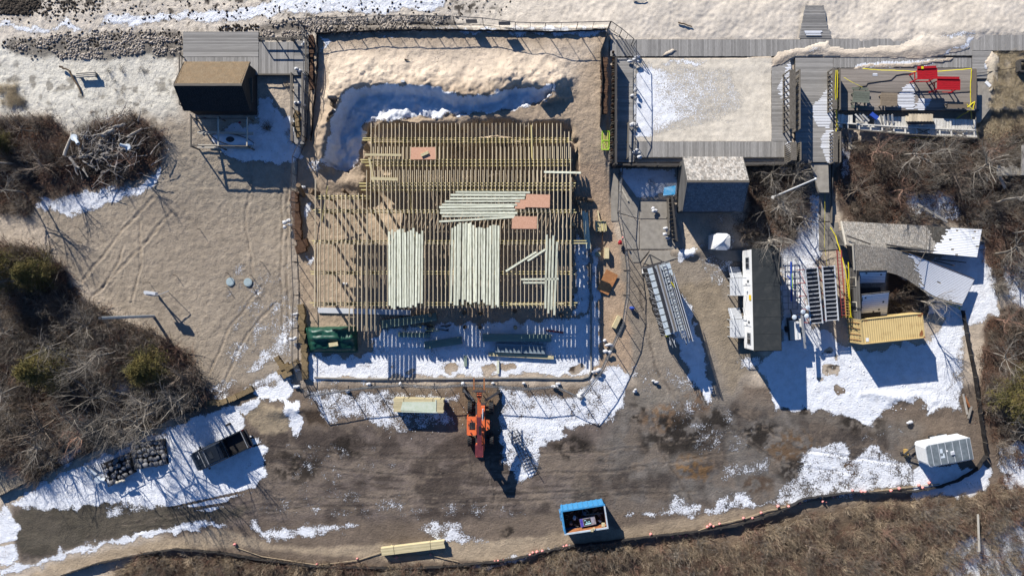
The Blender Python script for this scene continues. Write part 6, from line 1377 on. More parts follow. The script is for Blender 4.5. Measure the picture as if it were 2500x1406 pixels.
for (x, y, a_, w_, lb) in [(2264, 181, 2, 1.95, 'upper left of two bright red tall tables on the deck, with a yellow tag'), (2316, 207, -1, 2.25, 'lower right of two bright red tall tables on the deck')]:
    t = table(x, y, w_, 1.05, 1.5, M_red, lb, 5, 'red_table', a_)
    ubarL('upper_plank', (-w_/2-.02, .62, 1.58), (w_/2-.15, .62, 1.58), .24, .05, M_red, t); part('footrest', MB().box((0, -.45, .5), (w_-.2, .08, .08)), M_red, t)
    if 'upper' in lb: part('tag', MB().box((-w_/2+.45, .6, 1.615), (.22, .26, .01)), M_tape, t)
table(2103, 237, 1.6, 1.15, .75, pm('grey_green_plank', (.15,.165,.13), (.11,.12,.095), 6, .8, rand=.15), 'grey-green picnic table standing on the deck, left of the brown one', 5, benches=True, ang=-3)
table(2171, 243, 1.6, 1.3, .7, pm('brown_plank', (.24,.19,.13), (.18,.14,.10), 6, .8, rand=.15), 'brown picnic table missing a top plank, right of the grey-green one', 5, ang=-1)
t = table(2340, 257, 2.1, .6, .8, pm('brown_bench', (.19,.15,.11), (.15,.12,.09), 6, .8, rand=.1), 'brown wooden counter lying at the lower right corner of the red table deck', 2, 'wooden_counter', cat='counter')
ubar('board', P(2378, 170, zd+1.0), P(2377, 266, zd+1.0), .5, .05, pm('brown_bench', (.19,.15,.11)), None, 'wide brown plank along the right edge of the red table deck', 'plank')
ubar('board', P(2075, 327, .8), P(2075, 365, .8), .3, .08, M_pale, None, 'pale bench plank in the shade below the collapsed white wall', 'bench')
# collapsed white wall
cw = thing('collapsed_wall', 'collapsed whitewashed wooden wall with crossed braces lying below the red table deck', 'wall', P(2215, 305, .7))
zc = 1.4; tl = lambda u: (2045+338*u, 281+12*u); ml = lambda u: (2045+338*u, 300+18*u+2*math.sin(u*3)); bl = lambda u: (2046+340*u, 313+24*u+3*math.sin(u*3))
n = 46
for i in range(n):
    u = (i+.5)/n
    if .10 < u < .135 or .22 < u < .27: continue
    w_ = 338/n/S*.97*(.9 if rng.random() < .8 else .7); tp = tl(u); dy = rng.uniform(-3, 2) if u < .5 else 0; b_ = ml(u)
    ubar('board', P(tp[0]+rng.uniform(-2, 2)*(u < .5), tp[1]+dy+(6 if .27 < u < .45 else 0)*0, zc+rng.uniform(0, .06)), P(b_[0], b_[1], zc), w_, .03, M_whitewash, cw)
for (ua, ub) in ((0.0, .10), (.135, .22), (.27, 1.0)):
    for a_, b_ in ((ua, ub),): part('backing_panel', MB().slab(P(*tl(a_), zc-.04), P(*tl(b_), zc-.04), P(*ml(b_), zc-.04), P(*ml(a_), zc-.04), .02), M_whitewash, cw, world=True)
for i in range(30):
    u = (i+.5)/30
    if .04 < u < .14: continue
    a, b = ml(u), bl(u); ubar('panel_board', P(a[0], a[1]+1, zc-.1), P(b[0], b[1], zc-.1), 340/30/S*.95, .03, M_whitewash, cw)
for i in range(12):
    f0, f1 = i/12, (i+1)/12
    for L_, h_ in ((ml, .1), (bl, .08)): a, b = L_(f0), L_(f1); ubar('rail', P(*a, zc+h_), P(*b, zc+h_), .12, .1, M_post if L_ is bl else M_whitewash, cw)
for u in np.arange(.07, 1, .083): a, b = ml(u), bl(u); ubar('stud', P(a[0], a[1], zc+.06), P(b[0], b[1], zc+.06), .12, .08, M_whitewash, cw)
for (u0, u1) in ((.315, .41), (.57, .665), (.83, .925)):
    a, b, c_, d_ = ml(u0), bl(u1), ml(u1), bl(u0); ubar('cross_brace', P(a[0], a[1]+2, zc+.1), P(b[0], b[1]-2, zc+.1), .09, .03, M_post, cw); ubar('cross_brace', P(c_[0], c_[1]+2, zc+.12), P(d_[0], d_[1]-2, zc+.12), .09, .03, M_post, cw)
tb_ = thing('tilted_tabletop', 'bleached plank tabletop with cut corner lying across the collapsed white wall', 'tabletop', P(2245, 285, 1.9))
for i in range(9):
    x = 2215+i*7.4; y0_ = 279 if i > 0 else 284
    ubar('plank', P(x, y0_, 1.95), P(x-1, 297, 2.15), .29, .05, pm('bleached_plank', (.46,.39,.28), (.36,.30,.22), 5, .8, rand=.2), tb_)
part('side_face', MB().slab(P(2212, 298, 2.0), P(2279, 297, 2.0), P(2283, 303, 1.45), P(2216, 305, 1.45), .04), M_dsteel, tb_, world=True)
for i, (x0_, y0_, x1_, y1_) in enumerate([(2088, 279, 2104, 296), (2098, 278, 2110, 294), (2106, 280, 2122, 296), (2090, 296, 2112, 302), (2126, 278, 2142, 290), (2150, 281, 2154, 302), (2158, 281, 2161, 303), (2168, 280, 2170, 302), (2178, 280, 2180, 303)]):
    if i == 4: ubar('cooler_lid', P(x0_, y0_, 1.7), P(x1_, y1_, 1.7), .4, .2, M_kblue, None, 'blue box on the left part of the collapsed white wall', 'box'); continue
    ubar('loose_board', P(x0_, y0_, 1.6+.03*i), P(x1_, y1_, 1.5), .16, .04, M_pale if i % 2 else M_whitewash, None, '%s loose splayed board from the left on the collapsed white wall' % ORD[i if i < 4 else i-1], 'board', 'loose boards on the collapsed white wall')
# snow lying on the deck planks, one strip per plank
def dusting(poly, z, d, pitch, label_name='snow_on_planks'):
    mb = MB(); xs = [p[0] for p in poly]; ys = [p[1] for p in poly]
    if d == 'h':
        y = min(ys)
        while y < max(ys):
            run = [x for x in np.arange(min(xs), max(xs), 1.5) if inpoly0(x, y, poly)]
            if len(run) > 1:
                a, b = run[0]-rng.uniform(0, 6), run[-1]+rng.uniform(0, 5); hh = pitch*S*rng.uniform(.45, .8)
                mb.prism([tuple(P(px, py, z).xy) for px, py in ((a, y+hh/2), (a+2, y), (b-2, y), (b, y+hh*.6), (b-3, y+hh), (a+3, y+hh))], z, z+.02)
            y += pitch*S
    else:
        x = min(xs)
        while x < max(xs):
            run = [y for y in np.arange(min(ys), max(ys), 1.5) if inpoly0(x, y, poly)]
            if len(run) > 1:
                a, b = run[0]-rng.uniform(0, 4), run[-1]+rng.uniform(0, 3); hh = pitch*S*rng.uniform(.5, .85)
                mb.prism([tuple(P(px, py, z).xy) for px, py in ((x, a), (x+hh, a), (x+hh, b), (x, b))], z, z+.02)
            x += pitch*S
    o = part(label_name, mb, M_snow, None); o['kind'] = 'stuff'
def inpoly0(x, y, pts):
    c = False; j = len(pts)-1
    for i in range(len(pts)):
        if (pts[i][1] > y) != (pts[j][1] > y) and x < (pts[j][0]-pts[i][0])*(y-pts[i][1])/(pts[j][1]-pts[i][1])+pts[i][0]: c = not c
        j = i
    return c
dusting([(2034,180),(2030,210),(2012,225),(1998,245),(1984,255),(1986,290),(1998,308),(2024,312),(2034,260)], D, 'h', .16)
dusting([(2034,315),(2020,318),(2004,340),(2010,375),(2022,396),(2034,396)], D, 'h', .16)
dusting([(1929,150),(1918,170),(1912,190),(1900,215),(1912,250),(1929,262)], D, 'h', .155)
dusting([(1929,345),(1918,352),(1914,384),(1929,384)], D, 'v', .155)
dusting([(2224,200),(2210,210),(2190,235),(2192,262),(2230,268),(2232,215)], D+.11, 'h', .15); dusting([(2275,238),(2245,240),(2232,266),(2255,268),(2268,250)], D+.11, 'h', .15)
dusting([(2130,180),(2142,180),(2142,186),(2130,186)], D+.11, 'h', .15)
dusting([(2416,140),(2407,150),(2404,168),(2420,165)], D+.01, 'h', .157); dusting([(1965,76),(2005,76),(2002,86),(1968,86)], 1.49, 'h', .18)
dusting([(2090,158),(2160,152),(2250,150),(2290,148),(2260,160),(2160,168),(2085,168)], D+.01, 'v', .155)
# yellow tape
def tape(name, pts, label, r=.045, sag=0):
    r = r*.62
    mb = MB(); W = [P(*p) for p in pts]
    for a, b in zip(W[:-1], W[1:]):
        m = 6; pr = a
        for i in range(1, m+1): q_ = a.lerp(b, i/m)+Vector((rng.uniform(-.02, .02), rng.uniform(-.02, .02), -sag*math.sin(math.pi*i/m))); mb.bar(pr, q_, r*2, .012, up=(0, .5, 1)); pr = q_
    return solo(name, mb, M_tape, label, 'caution tape')
zt_ = zd+1.1
tape('caution_tape', [(2106, 168, zt_), (2150, 172, zt_), (2200, 173, zt_), (2240, 176, zt_), (2300, 174, zt_), (2372, 168, zt_)], 'yellow caution tape strung along the top of the red table deck', .06)
tape('caution_tape', [(2060, 190, zt_), (2082, 202, zt_), (2106, 214, zd+.3)], 'short yellow tape drooping above the grey-green picnic table')
tape('caution_tape', [(2041, 172, zt_+.2), (2039, 220, zt_+.2), (2041, 262, zt_), (2043, 300, 1.4), (2041, 322, 1.3), (2036, 380, 1.0)], 'yellow caution tape hanging over the slatted screen left of the tables', .06)
tape('caution_tape', [(2045, 172, zt_+.25), (2044, 240, zt_+.2), (2043, 290, 1.5), (2047, 315, 1.3)], 'second yellow tape strand beside the slatted screen', .05)
tape('caution_tape', [(2372, 170, zt_), (2369, 215, zt_), (2370, 258, zt_), (2372, 300, 1.2), (2385, 325, 1.0), (2394, 354, .6)], 'yellow caution tape down the right edge of the red table deck', .06)
tape('caution_tape', [(2362, 262, zt_), (2380, 248, zt_), (2375, 268, zt_), (2360, 255, zt_)], 'knotted yellow tape at the lower right corner of the red table deck', .06)
tape('caution_tape', [(2300, 318, 1.1), (2350, 280, 1.4), (2372, 268, zt_)], 'yellow tape crossing the collapsed white wall diagonally')
tape('caution_tape', [(2215, 335, .8), (2275, 340, .7), (2290, 330, .9)], 'yellow tape below the collapsed white wall')
tape('caution_tape', [(2392, 210, 1.0), (2415, 270, .9)], 'yellow tape slanting across the small path right of the red table deck')
tape('caution_tape', [(2016, 398, 1.0), (2014, 480, .7), (2013, 560, .7), (2013, 600, .6), (2020, 655, .8)], 'thin yellow tape running down the footpath', .02)
tape('caution_tape', [(2027, 555, 1.0), (2040, 575, 1.2), (2050, 608, 1.5), (2064, 660, 1.8), (2072, 720, 1.8), (2078, 775, 1.6)], 'bright yellow tape bundle along the left wall of the wrecked building', .07)
tape('caution_tape', [(2071, 640, 1.8), (2073, 700, 1.8), (2077, 772, 1.6)], 'second yellow tape strand on the left wall of the wrecked building', .07)
tape('caution_tape', [(2050, 775, .5), (2064, 771, .6), (2082, 776, 2.7)], 'knotted yellow tape at the upper left corner of the container', .07)
tape('caution_tape', [(2252, 712, .6), (2290, 730, .6), (2345, 750, .8)], 'yellow tape under the drooping end of the warped roof', .06)
tape('caution_tape', [(2275, 740, .4), (2318, 742, .5), (2346, 756, .9), (2340, 751, .9), (2350, 750, .9)], 'yellow tape tied to the fence end below the warped roof')
cab = MB().path([P(x, y, zd+.03) for x, y in ((2088, 214), (2115, 210), (2118, 204), (2150, 199), (2175, 196), (2188, 184), (2205, 181), (2228, 180))], .03, 5); solo('black_cable', cab, M_black, 'black cable snaking over the red table deck', 'cable')
solo('black_cable', MB().path([P(x, y, zd+.03) for x, y in ((2376, 180), (2400, 178), (2440, 172), (2490, 165))], .03, 5), M_black, 'black cable running right from the red table deck', 'cable')
# ================================================================ buoy rope
rp = [(575, 1332), (640, 1358), (775, 1378), (873, 1365), (930, 1348), (960, 1358), (1050, 1352), (1120, 1370)]
rp2 = [(1585, 1305), (1670, 1305), (1735, 1282), (1820, 1262), (1870, 1244), (1920, 1234), (1990, 1222), (2060, 1212), (2120, 1200), (2180, 1192), (2240, 1184), (2290, 1180)]
for k, (pp, lb) in enumerate(((rp, 'tan rope with pink buoys along the lower left bank'), (rp2, 'long tan rope strung with pink buoys along the lower right bank'))):
    solo('rope', MB().path([G(x+rng.uniform(-2, 2), y+rng.uniform(-2, 2), .12) for x, y in pp], .04, 6), M_rope, lb, 'rope')
BU = [(575, 1327), (775, 1375), (873, 1362), (968, 1358), (1051, 1352), (1208, 1369), (1216, 1368), (1229, 1367), (1294, 1357), (1301, 1347), (1311, 1345), (1324, 1343), (1294, 1353), (1376, 1333), (1383, 1330), (1588, 1302), (1641, 1308), (1659, 1306), (1674, 1305), (1726, 1284), (1733, 1279), (1741, 1283), (1756, 1277), (1814, 1263), (1836, 1263), (1857, 1250), (1898, 1234), (1924, 1235), (1952, 1227), (2007, 1222), (2016, 1223), (2033, 1209), (2080, 1196), (2101, 1199), (2110, 1199), (2173, 1196), (2193, 1191), (2241, 1183), (2250, 1189), (2266, 1177)]
bm = None
BU = sorted(BU)
for i, (x, y) in enumerate(BU):
    g = G(x, y); 
    if bm is None: bm = MB().blob((0, 0, .2), (.36, .36, .38), 14, 8, 0).mesh('pink_buoy', M_pink, True); bt2 = MB().tube((0, 0, -.05), (0, 0, .5), .06, n=6).mesh('core_tube', M_black)
    o = bpy.data.objects.new('pink_buoy', bm); COL.objects.link(o); o.location = g; o.scale = (rng.uniform(.65, .95),)*3
    o['label'] = '%s pink buoy from the left on the rope along the bottom bank' % ORD[i]; o['category'] = 'buoy'; o['group'] = 'pink buoys along the bottom bank'
    e = bpy.data.objects.new('core_tube', bt2); COL.objects.link(e); e.parent = o
# ================================================================ driftwood, logs, pipes, stone cages
def log(a, b, r, label, mat=None, z=(.25, .25), name='driftwood_log', cat='log'):
    A, B = G(*a, z[0]), G(*b, z[1]); mb = MB(); m = 5; pr = A; rr_ = r
    for i in range(1, m+1):
        q_ = A.lerp(B, i/m)+Vector((rng.uniform(-.06, .06), rng.uniform(-.06, .06), 0)); mb.tube(pr, q_, rr_, rr_*.93, 8); rr_ *= .93; pr = q_
    return solo(name, mb, mat or M_log, label, cat, smooth=False)
DW = [((172, 385), (190, 330), .2), ((188, 328), (222, 335), .11), ((228, 352), (275, 320), .16), ((262, 335), (292, 322), .28), ((275, 318), (318, 306), .22), ((225, 345), (240, 330), .1), ((322, 340), (357, 318), .17), ((183, 388), (205, 415), .2), ((205, 388), (240, 378), .2), ((235, 365), (263, 372), .13), ((262, 348), (300, 355), .1), ((190, 400), (200, 430), .12), ((212, 395), (238, 412), .12), ((345, 300), (356, 275), .08), ((210, 345), (228, 325), .09), ((248, 395), (300, 380), .07), ((300, 330), (305, 350), .12), ((215, 415), (230, 435), .1), ((230, 400), (245, 420), .09), ((270, 405), (295, 412), .09), ((255, 345), (256, 362), .2), ((310, 365), (330, 345), .09)]
for i, (a, b, r) in enumerate(DW): log(a, b, r*.8, '%s driftwood log from the left in the brush pile at upper left' % ORD[i], z=(rng.uniform(.5, 1.0), rng.uniform(.5, 1.0)), mat=M_log)
tg = []
for i in range(230):
    x, y = rng.gauss(262, 42), rng.gauss(372, 34)
    if x < 168: continue
    g = G(x, y, rng.uniform(.3, 1.1)); a_ = rng.gauss(.7, .9); L = rng.uniform(.5, 2.2); d0 = Vector((math.cos(a_), math.sin(a_), rng.uniform(-.15, .2))); m_ = g+d0*L*.5+Vector((rng.uniform(-.15, .15), rng.uniform(-.15, .15), .05)); e_ = g+d0*L; r_ = rng.uniform(.018, .05)
    tg += [[*g, *m_, r_, r_*.8], [*m_, *e_, r_*.8, r_*.5]]
o = part('branch_tangle', tubes_mesh('branch_tangle', tg, pm('grey_dead_branch', (.48,.44,.39), (.17,.14,.115), 3, .9), 5), None, None); o['kind'] = 'stuff'
DWs = sorted([o for o in bpy.data.objects if o.name.startswith('driftwood_log')], key=lambda o: o.location.x)
for i, o in enumerate(DWs): o['label'] = '%s driftwood log from the left in the brush pile at upper left' % ORD[i]; o['group'] = 'driftwood logs in the upper left brush pile'
log((151, 166), (175, 176), .11, 'upper half of a bent dark driftwood pole on the pale upper left sand', M_pile, (.35, .35)); log((175, 176), (201, 229), .11, 'lower half of a bent dark driftwood pole on the pale upper left sand', M_pile, (.35, .1))
t = thing('wooden_crate', 'small bleached log stack casting a blue shadow on the upper left sand', 'crate', G(217, 186), R(4))
for i in range(3): part('log', MB().tube((-.95, -.2+i*.18, .45), (.95, -.2+i*.18, .45), .1, n=8), M_pale, t)
for x in (-.8, .8): part('leg', MB().box((x, 0, .2), (.12, .45, .4)), M_post, t)
def pipe(a, b, r, label, z=(.6, .8), head=True):
    A, B = G(*a, z[0]), G(*b, z[1]); t = thing('pvc_pipe', label, 'pipe', A); part('tube', MB().tube(A, B, r, r, 14), M_pvc, t, world=True)
    if head: part('flange', MB().tube(A-Vector((0, 0, .08)), A+Vector((0, 0, .15)), r*2.0, r*2.0, 16), M_pvc, t, world=True)
    part('bore', MB().tube(B, B+(B-A).normalized()*.01, r*.6, r*.6, 12), M_black, t, world=True)
pipe((198, 342), (211, 358), .17, 'left white pipe with round flange in the driftwood pile', (1.0, 1.3)); pipe((328, 365), (313, 361), .15, 'right white pipe with round flange in the driftwood pile', (1.1, 1.5))
pipe((226, 1146), (233, 1168), .17, 'white pipe section upright on the snow, left of three by the stone cages', (.5, .5), False); pipe((228, 1140), (244, 1155), .17, 'white pipe section, middle of three by the stone cages', (.7, .6), False); pipe((249, 1166), (266, 1167), .18, 'white pipe with flange, right of three by the stone cages', (.6, .6)); pipe((216, 1140), (206, 1146), .16, 'short white flanged pipe at the left end by the stone cages', (.6, .3))
def cage(corners, label, nx, ny, sh=.42):
    W = [G(x, y) for x, y in corners]; z_ = max(p.z for p in W); t = thing('stone_cage', label, 'stone cage', sum(W, Vector())/4)
    f = MB(); 
    for h_ in (.05, .75):
        for i in range(4): a, b = W[i], W[(i+1) % 4]; f.bar((a.x, a.y, h_), (b.x, b.y, h_), .05, .06)
    for p in W: f.bar((p.x, p.y, 0), (p.x, p.y, .8), .06, .06)
    part('wire_frame', f, M_dsteel, t, world=True); part('dark_lining', MB().prism([tuple(p.xy) for p in W], 0.02, .42), M_fabric, t, world=True)
    for j in range(ny):
        for i in range(nx):
            u, v = (i+.5+rng.uniform(-.25, .25))/nx, (j+.5+rng.uniform(-.25, .25))/ny; p = (W[0]*(1-u)+W[1]*u)*(1-v)+(W[3]*(1-u)+W[2]*u)*v; s_ = sh*rng.uniform(.75, 1.15)
            part('stone', MB().blob((p.x, p.y, .5+rng.uniform(0, .2)), (s_, s_*rng.uniform(.75, 1.1), s_*.42), 8, 5, .12, i*31+j), M_stone, t, world=True, smooth=True)
cage([(327, 1082), (404, 1070), (412, 1130), (340, 1140)], 'square wire cage filled with round grey stones, right of two', 7, 5, .6)
cage([(258, 1128), (320, 1103), (334, 1150), (276, 1182)], 'dark wire cage of stones and branches, left of two', 6, 4, .5)
for (a, b, r, lb) in [((295, 1172), (318, 1165), .15, 'bleached log lying on the left stone cage')]: log(a, b, r, lb, M_pale, (.8, .9))
# logs and planks at right
ubar('plank', G(2233, 502, .6), G(2300, 544, .8), .25, .12, M_log, None, 'long weathered beam lying in the brush above the snowy fallen roof', 'beam')
ubar('plank', G(2421, 422, .8), G(2445, 462, .5), .28, .1, M_pale, None, 'weathered beam below the corner of the bleached platform at the right edge', 'beam')
ubar('plank', G(2392, 410, .5), G(2402, 445, .5), .12, .1, M_log, None, 'thin brown stick left of the bleached platform at the right edge', 'stick')
t = thing('bleached_platform', 'broken bleached timber platform at the right edge of the picture', 'platform', G(2465, 418))
for i in range(6): ubar('plank', P(2438+i*10, 404+(i % 3)*3, 1.3), P(2438+i*10, 428, 1.3), .36, .06, M_pale, t)
ubar('edge_beam', P(2428, 430, 1.3), P(2500, 428, 1.3), .1, .2, M_post, t); ubar('side_beam', P(2500, 355, 1.6), P(2498, 428, 1.6), .4, .2, M_deck, t)
t = thing('dark_box_frame', 'dark open timber box at the right edge above the beach grass', 'box', G(2495, 162)); ubar('board', P(2486, 150, 1.6), P(2486, 176, 1.6), .15, .6, M_deckD, t); ubar('board', P(2486, 149, 1.6), P(2520, 149, 1.6), .15, .6, M_deckD, t); ubar('board', P(2486, 176, 1.6), P(2520, 176, 1.6), .15, .6, M_deckD, t)
ubar('stick', G(2371, 1247, 1.0), G(2376, 1338, .9), .18, .08, M_pale, None, 'long pale plank standing out on the brown brush at lower right', 'plank')
for (a, b, lb) in [((2347, 960), (2357, 1010), 'left of two planks lying by the right silt fence'), ((2367, 990), (2359, 1020), 'right of two planks lying by the right silt fence'), ((2350, 965), (2362, 992), 'thin orange-brown stick between the two planks by the right silt fence')]: ubar('plank', G(*a, .3), G(*b, .3), .2, .06, M_log if 'plank' in lb[:20] else M_rust, None, lb, 'plank')
log((1655, 57), (1690, 66), .08, 'dark driftwood branch half buried on the upper beach', M_pile, (.15, .1)); log((1546, 4), (1578, 4), .06, 'small pale driftwood at the top edge of the beach', M_log, (.1, .1)); log((1770, 1), (1774, 3), .05, 'x', M_pile) if 0 else None
ubar('paddle', G(2391, 207, .9), G(2402, 218, .9), .3, .08, M_white, None, 'small white board right of the red table deck', 'board')
for (x, y, lb) in [(984, 200, 'small white block lying on the sand ridge above the hollow'), (1331, 247, 'small white stone at the right end of the shaded hollow')]: solo('stone_block', MB().box(G(x, y, .15), (.35, .22, .2)), M_bag, lb, 'block')
log((988, 146), (998, 148), .07, 'small brown stick on the smooth upper sand', M_pile, (.1, .1))
solo('blue_bag', MB().blob(G(1541, 752, .35), (.55, .35, .6), 10, 6, .15, 5), M_kblue, 'dark blue bag against the right-hand fence', 'bag')
solo('red_bag', MB().blob(G(1512, 593, .5), (.45, .5, .6), 10, 6, .2, 8), M_kred, 'dark red bundle hanging on the right-hand fence', 'bundle'); solo('pink_rag', MB().blob(G(1517, 582, .9), (.2, .25, .2), 8, 5, .2, 9), M_pink, 'small pink rag on the right-hand fence', 'rag')
solo('white_cap', MB().tube(G(838, 692, .05), G(848, 693, .05), .12, .12, 8), M_bag, 'small white roll on the sand under the left joists', 'roll')
# ================================================================ vegetation
def grow(p, d, L, r, depth, q, segs, spread=.6, wig=.22, lift=.05, nch=(2, 4), ratio=.62, steps=3):
    pos = np.array(p, float); dr = np.array(d, float); dr /= np.linalg.norm(dr); st = L/steps; pts = [pos.copy()]
    for i in range(steps):
        dr = dr+np.array([q.uniform(-wig, wig), q.uniform(-wig, wig), q.uniform(-wig, wig)+lift]); dr /= np.linalg.norm(dr)
        n = pos+dr*st; r1 = r*.86; segs.append([*pos, *n, r, r1]); pos = n; r = r1; pts.append(pos.copy())
    if depth <= 0: return
    for k in range(q.randint(*nch)):
        i = q.randint(1, steps); b = pts[i]; nd = dr+np.array([q.gauss(0, spread), q.gauss(0, spread), q.gauss(0, spread*.6)])
        grow(b, nd, L*ratio*q.uniform(.7, 1.15), r*.68, depth-1, q, segs, spread, wig, lift, nch, ratio, steps)
M_twigB = pm('brown_twigs', (.25,.20,.155), (.14,.11,.082), 2, .9, rand=.35)
M_twigR = pm('red_brown_twigs', (.27,.165,.12), (.16,.10,.072), 2, .9, rand=.3)
M_twigG = pm('grey_twigs', (.31,.275,.23), (.17,.15,.125), 2, .9, rand=.3)
M_twigT = pm('tan_dry_stems', (.50,.40,.28), (.30,.225,.15), 2, .9, rand=.3)
M_leaf = pm('dry_red_leaves', (.13,.065,.04), (.075,.042,.028), 3, .9, rand=.3)
M_cedar = pm('cedar_foliage', (.17,.13,.04), (.065,.07,.024), 1.5, .9, rand=.15, lo=.3, hi=.7)
M_grass = pm('dry_beach_grass', (.66,.55,.38), (.44,.35,.22), 3, .9, rand=.2)
lib = bpy.data.collections.new('twig_library')       # sources of the instanced undergrowth; never linked to the scene
def libobj(name, me, c): o = bpy.data.objects.new(name, me); c.objects.link(o); return o
def shrub_mesh(seed, mat, stems, L, r, flat=.5, depth=2, name='twig_clump'):
    q = random.Random(seed); segs = []
    for i in range(stems):
        a = q.uniform(0, 6.28); tilt = q.uniform(.15, 1.0)*flat+.1
        grow((q.uniform(-.25, .25), q.uniform(-.25, .25), 0), (math.cos(a)*math.sin(tilt), math.sin(a)*math.sin(tilt), math.cos(tilt)), L*q.uniform(.6, 1.15), r, depth, q, segs, spread=.55, lift=.03)
    return tubes_mesh(name, segs, mat)
def gn_scatter(name, pts, rots, scl, idx, coll, kind='stuff'):
    me = bpy.data.meshes.new(name); me.vertices.add(len(pts)); me.vertices.foreach_set('co', np.array(pts, np.float32).ravel())
    for nm, ty, key, v in (('rot', 'FLOAT_VECTOR', 'vector', rots), ('scl', 'FLOAT_VECTOR', 'vector', scl), ('pick', 'INT', 'value', idx)):
        a = me.attributes.new(nm, ty, 'POINT'); a.data.foreach_set(key, np.array(v, np.int32 if ty == 'INT' else np.float32).ravel())
    me.update(); o = bpy.data.objects.new(name, me); COL.objects.link(o); o['kind'] = kind
    ng = bpy.data.node_groups.new(name+'_scatter', 'GeometryNodeTree'); ng.interface.new_socket('Geometry', in_out='INPUT', socket_type='NodeSocketGeometry'); ng.interface.new_socket('Geometry', in_out='OUTPUT', socket_type='NodeSocketGeometry')
    n = ng.nodes; l = ng.links; gi = n.new('NodeGroupInput'); go = n.new('NodeGroupOutput'); ip = n.new('GeometryNodeInstanceOnPoints'); ci = n.new('GeometryNodeCollectionInfo')
    ci.inputs['Collection'].default_value = coll; ci.inputs['Separate Children'].default_value = True; ci.inputs['Reset Children'].default_value = True
    def at(nm, ty): x = n.new('GeometryNodeInputNamedAttribute'); x.data_type = ty; x.inputs['Name'].default_value = nm; return x.outputs[0]
    l.new(gi.outputs[0], ip.inputs['Points']); l.new(ci.outputs[0], ip.inputs['Instance']); ip.inputs['Pick Instance'].default_value = True
    l.new(at('pick', 'INT'), ip.inputs['Instance Index']); l.new(at('scl', 'FLOAT_VECTOR'), ip.inputs['Scale'])
    er = n.new('FunctionNodeEulerToRotation'); l.new(at('rot', 'FLOAT_VECTOR'), er.inputs[0]); l.new(er.outputs[0], ip.inputs['Rotation']); l.new(ip.outputs[0], go.inputs[0])
    md = o.modifiers.new('scatter', 'NODES'); md.node_group = ng
    return o
def inpoly(x, y, pts):
    c = False; j = len(pts)-1
    for i in range(len(pts)):
        if (pts[i][1] > y) != (pts[j][1] > y) and x < (pts[j][0]-pts[i][0])*(y-pts[i][1])/(pts[j][1]-pts[i][1])+pts[i][0]: c = not c
        j = i
    return c
cB = bpy.data.collections.new('brown_clumps')
specs = [(M_twigB, 16, .85, .018), (M_twigB, 20, .75, .016), (M_twigR, 18, .8, .017), (M_twigG, 15, .95, .019), (M_twigG, 18, .8, .017), (M_twigB, 14, 1.0, .020)]
for i, (m, s_, L, r) in enumerate(specs): libobj('clump_%d' % i, shrub_mesh(100+i, m, s_, L, r, 1.15), cB)
cT = bpy.data.collections.new('tan_clumps')
for i, (m, s_, L, r) in enumerate([(M_twigT, 22, .8, .015), (M_twigB, 24, .7, .014), (M_twigR, 22, .7, .015), (M_twigT, 26, .65, .014), (M_twigG, 18, .8, .015)]): libobj('clump_%d' % i, shrub_mesh(200+i, m, s_, L, r, .9, 1), cT)
cL = bpy.data.collections.new('leaf_litter')
for i in range(3):
    q = random.Random(i); V = []; F = []
    for k in range(130):
        c = np.array([q.gauss(0, .5), q.gauss(0, .5), q.uniform(0, .35)]); u = np.array([q.gauss(0, 1), q.gauss(0, 1), q.gauss(0, .5)]); u /= np.linalg.norm(u); v = np.cross(u, [q.gauss(0, .3), q.gauss(0, .3), 1]); v /= np.linalg.norm(v); s_ = q.uniform(.03, .06); nn = len(V)
        V += [c-u*s_-v*s_*.6, c+u*s_-v*s_*.6, c+u*s_+v*s_*.6, c-u*s_+v*s_*.6]; F.append((nn, nn+1, nn+2, nn+3))
    me = raw_mesh('leaf_patch', V, F); me.materials.append(M_leaf); libobj('leaf_%d' % i, me, cL)
cG = bpy.data.collections.new('grass_tufts')
for i in range(3):
    q = random.Random(40+i); segs = []
    for k in range(70):
        a = q.gauss(-1.2, 1.3); p = np.array([q.uniform(-.2, .2), q.uniform(-.2, .2), 0]); L = q.uniform(.35, .7); d = np.array([math.cos(a)*.55, math.sin(a)*.55, .8])
        for s_ in range(3): n = p+d*L/3; segs.append([*p, *n, .007-.002*s_, .005-.002*s_]); p = n; d = d+np.array([math.cos(a)*.3, math.sin(a)*.3, -.45])
    libobj('tuft_%d' % i, tubes_mesh('grass_tuft', segs, M_grass), cG)
THIN = [[(2180,465),(2335,465),(2355,548),(2230,532)], [(2430,1090),(2560,1060),(2560,1200),(2440,1190)], [(2310,1330),(2420,1290),(2560,1240),(2560,1440),(2260,1440)], [(2440,640),(2560,600),(2560,760),(2450,740)], [(230,940),(340,900),(360,960),(300,1000)], [(130,1130),(210,1040),(200,1100),(160,1150)], [(90,440),(240,440),(240,500),(90,520)]]
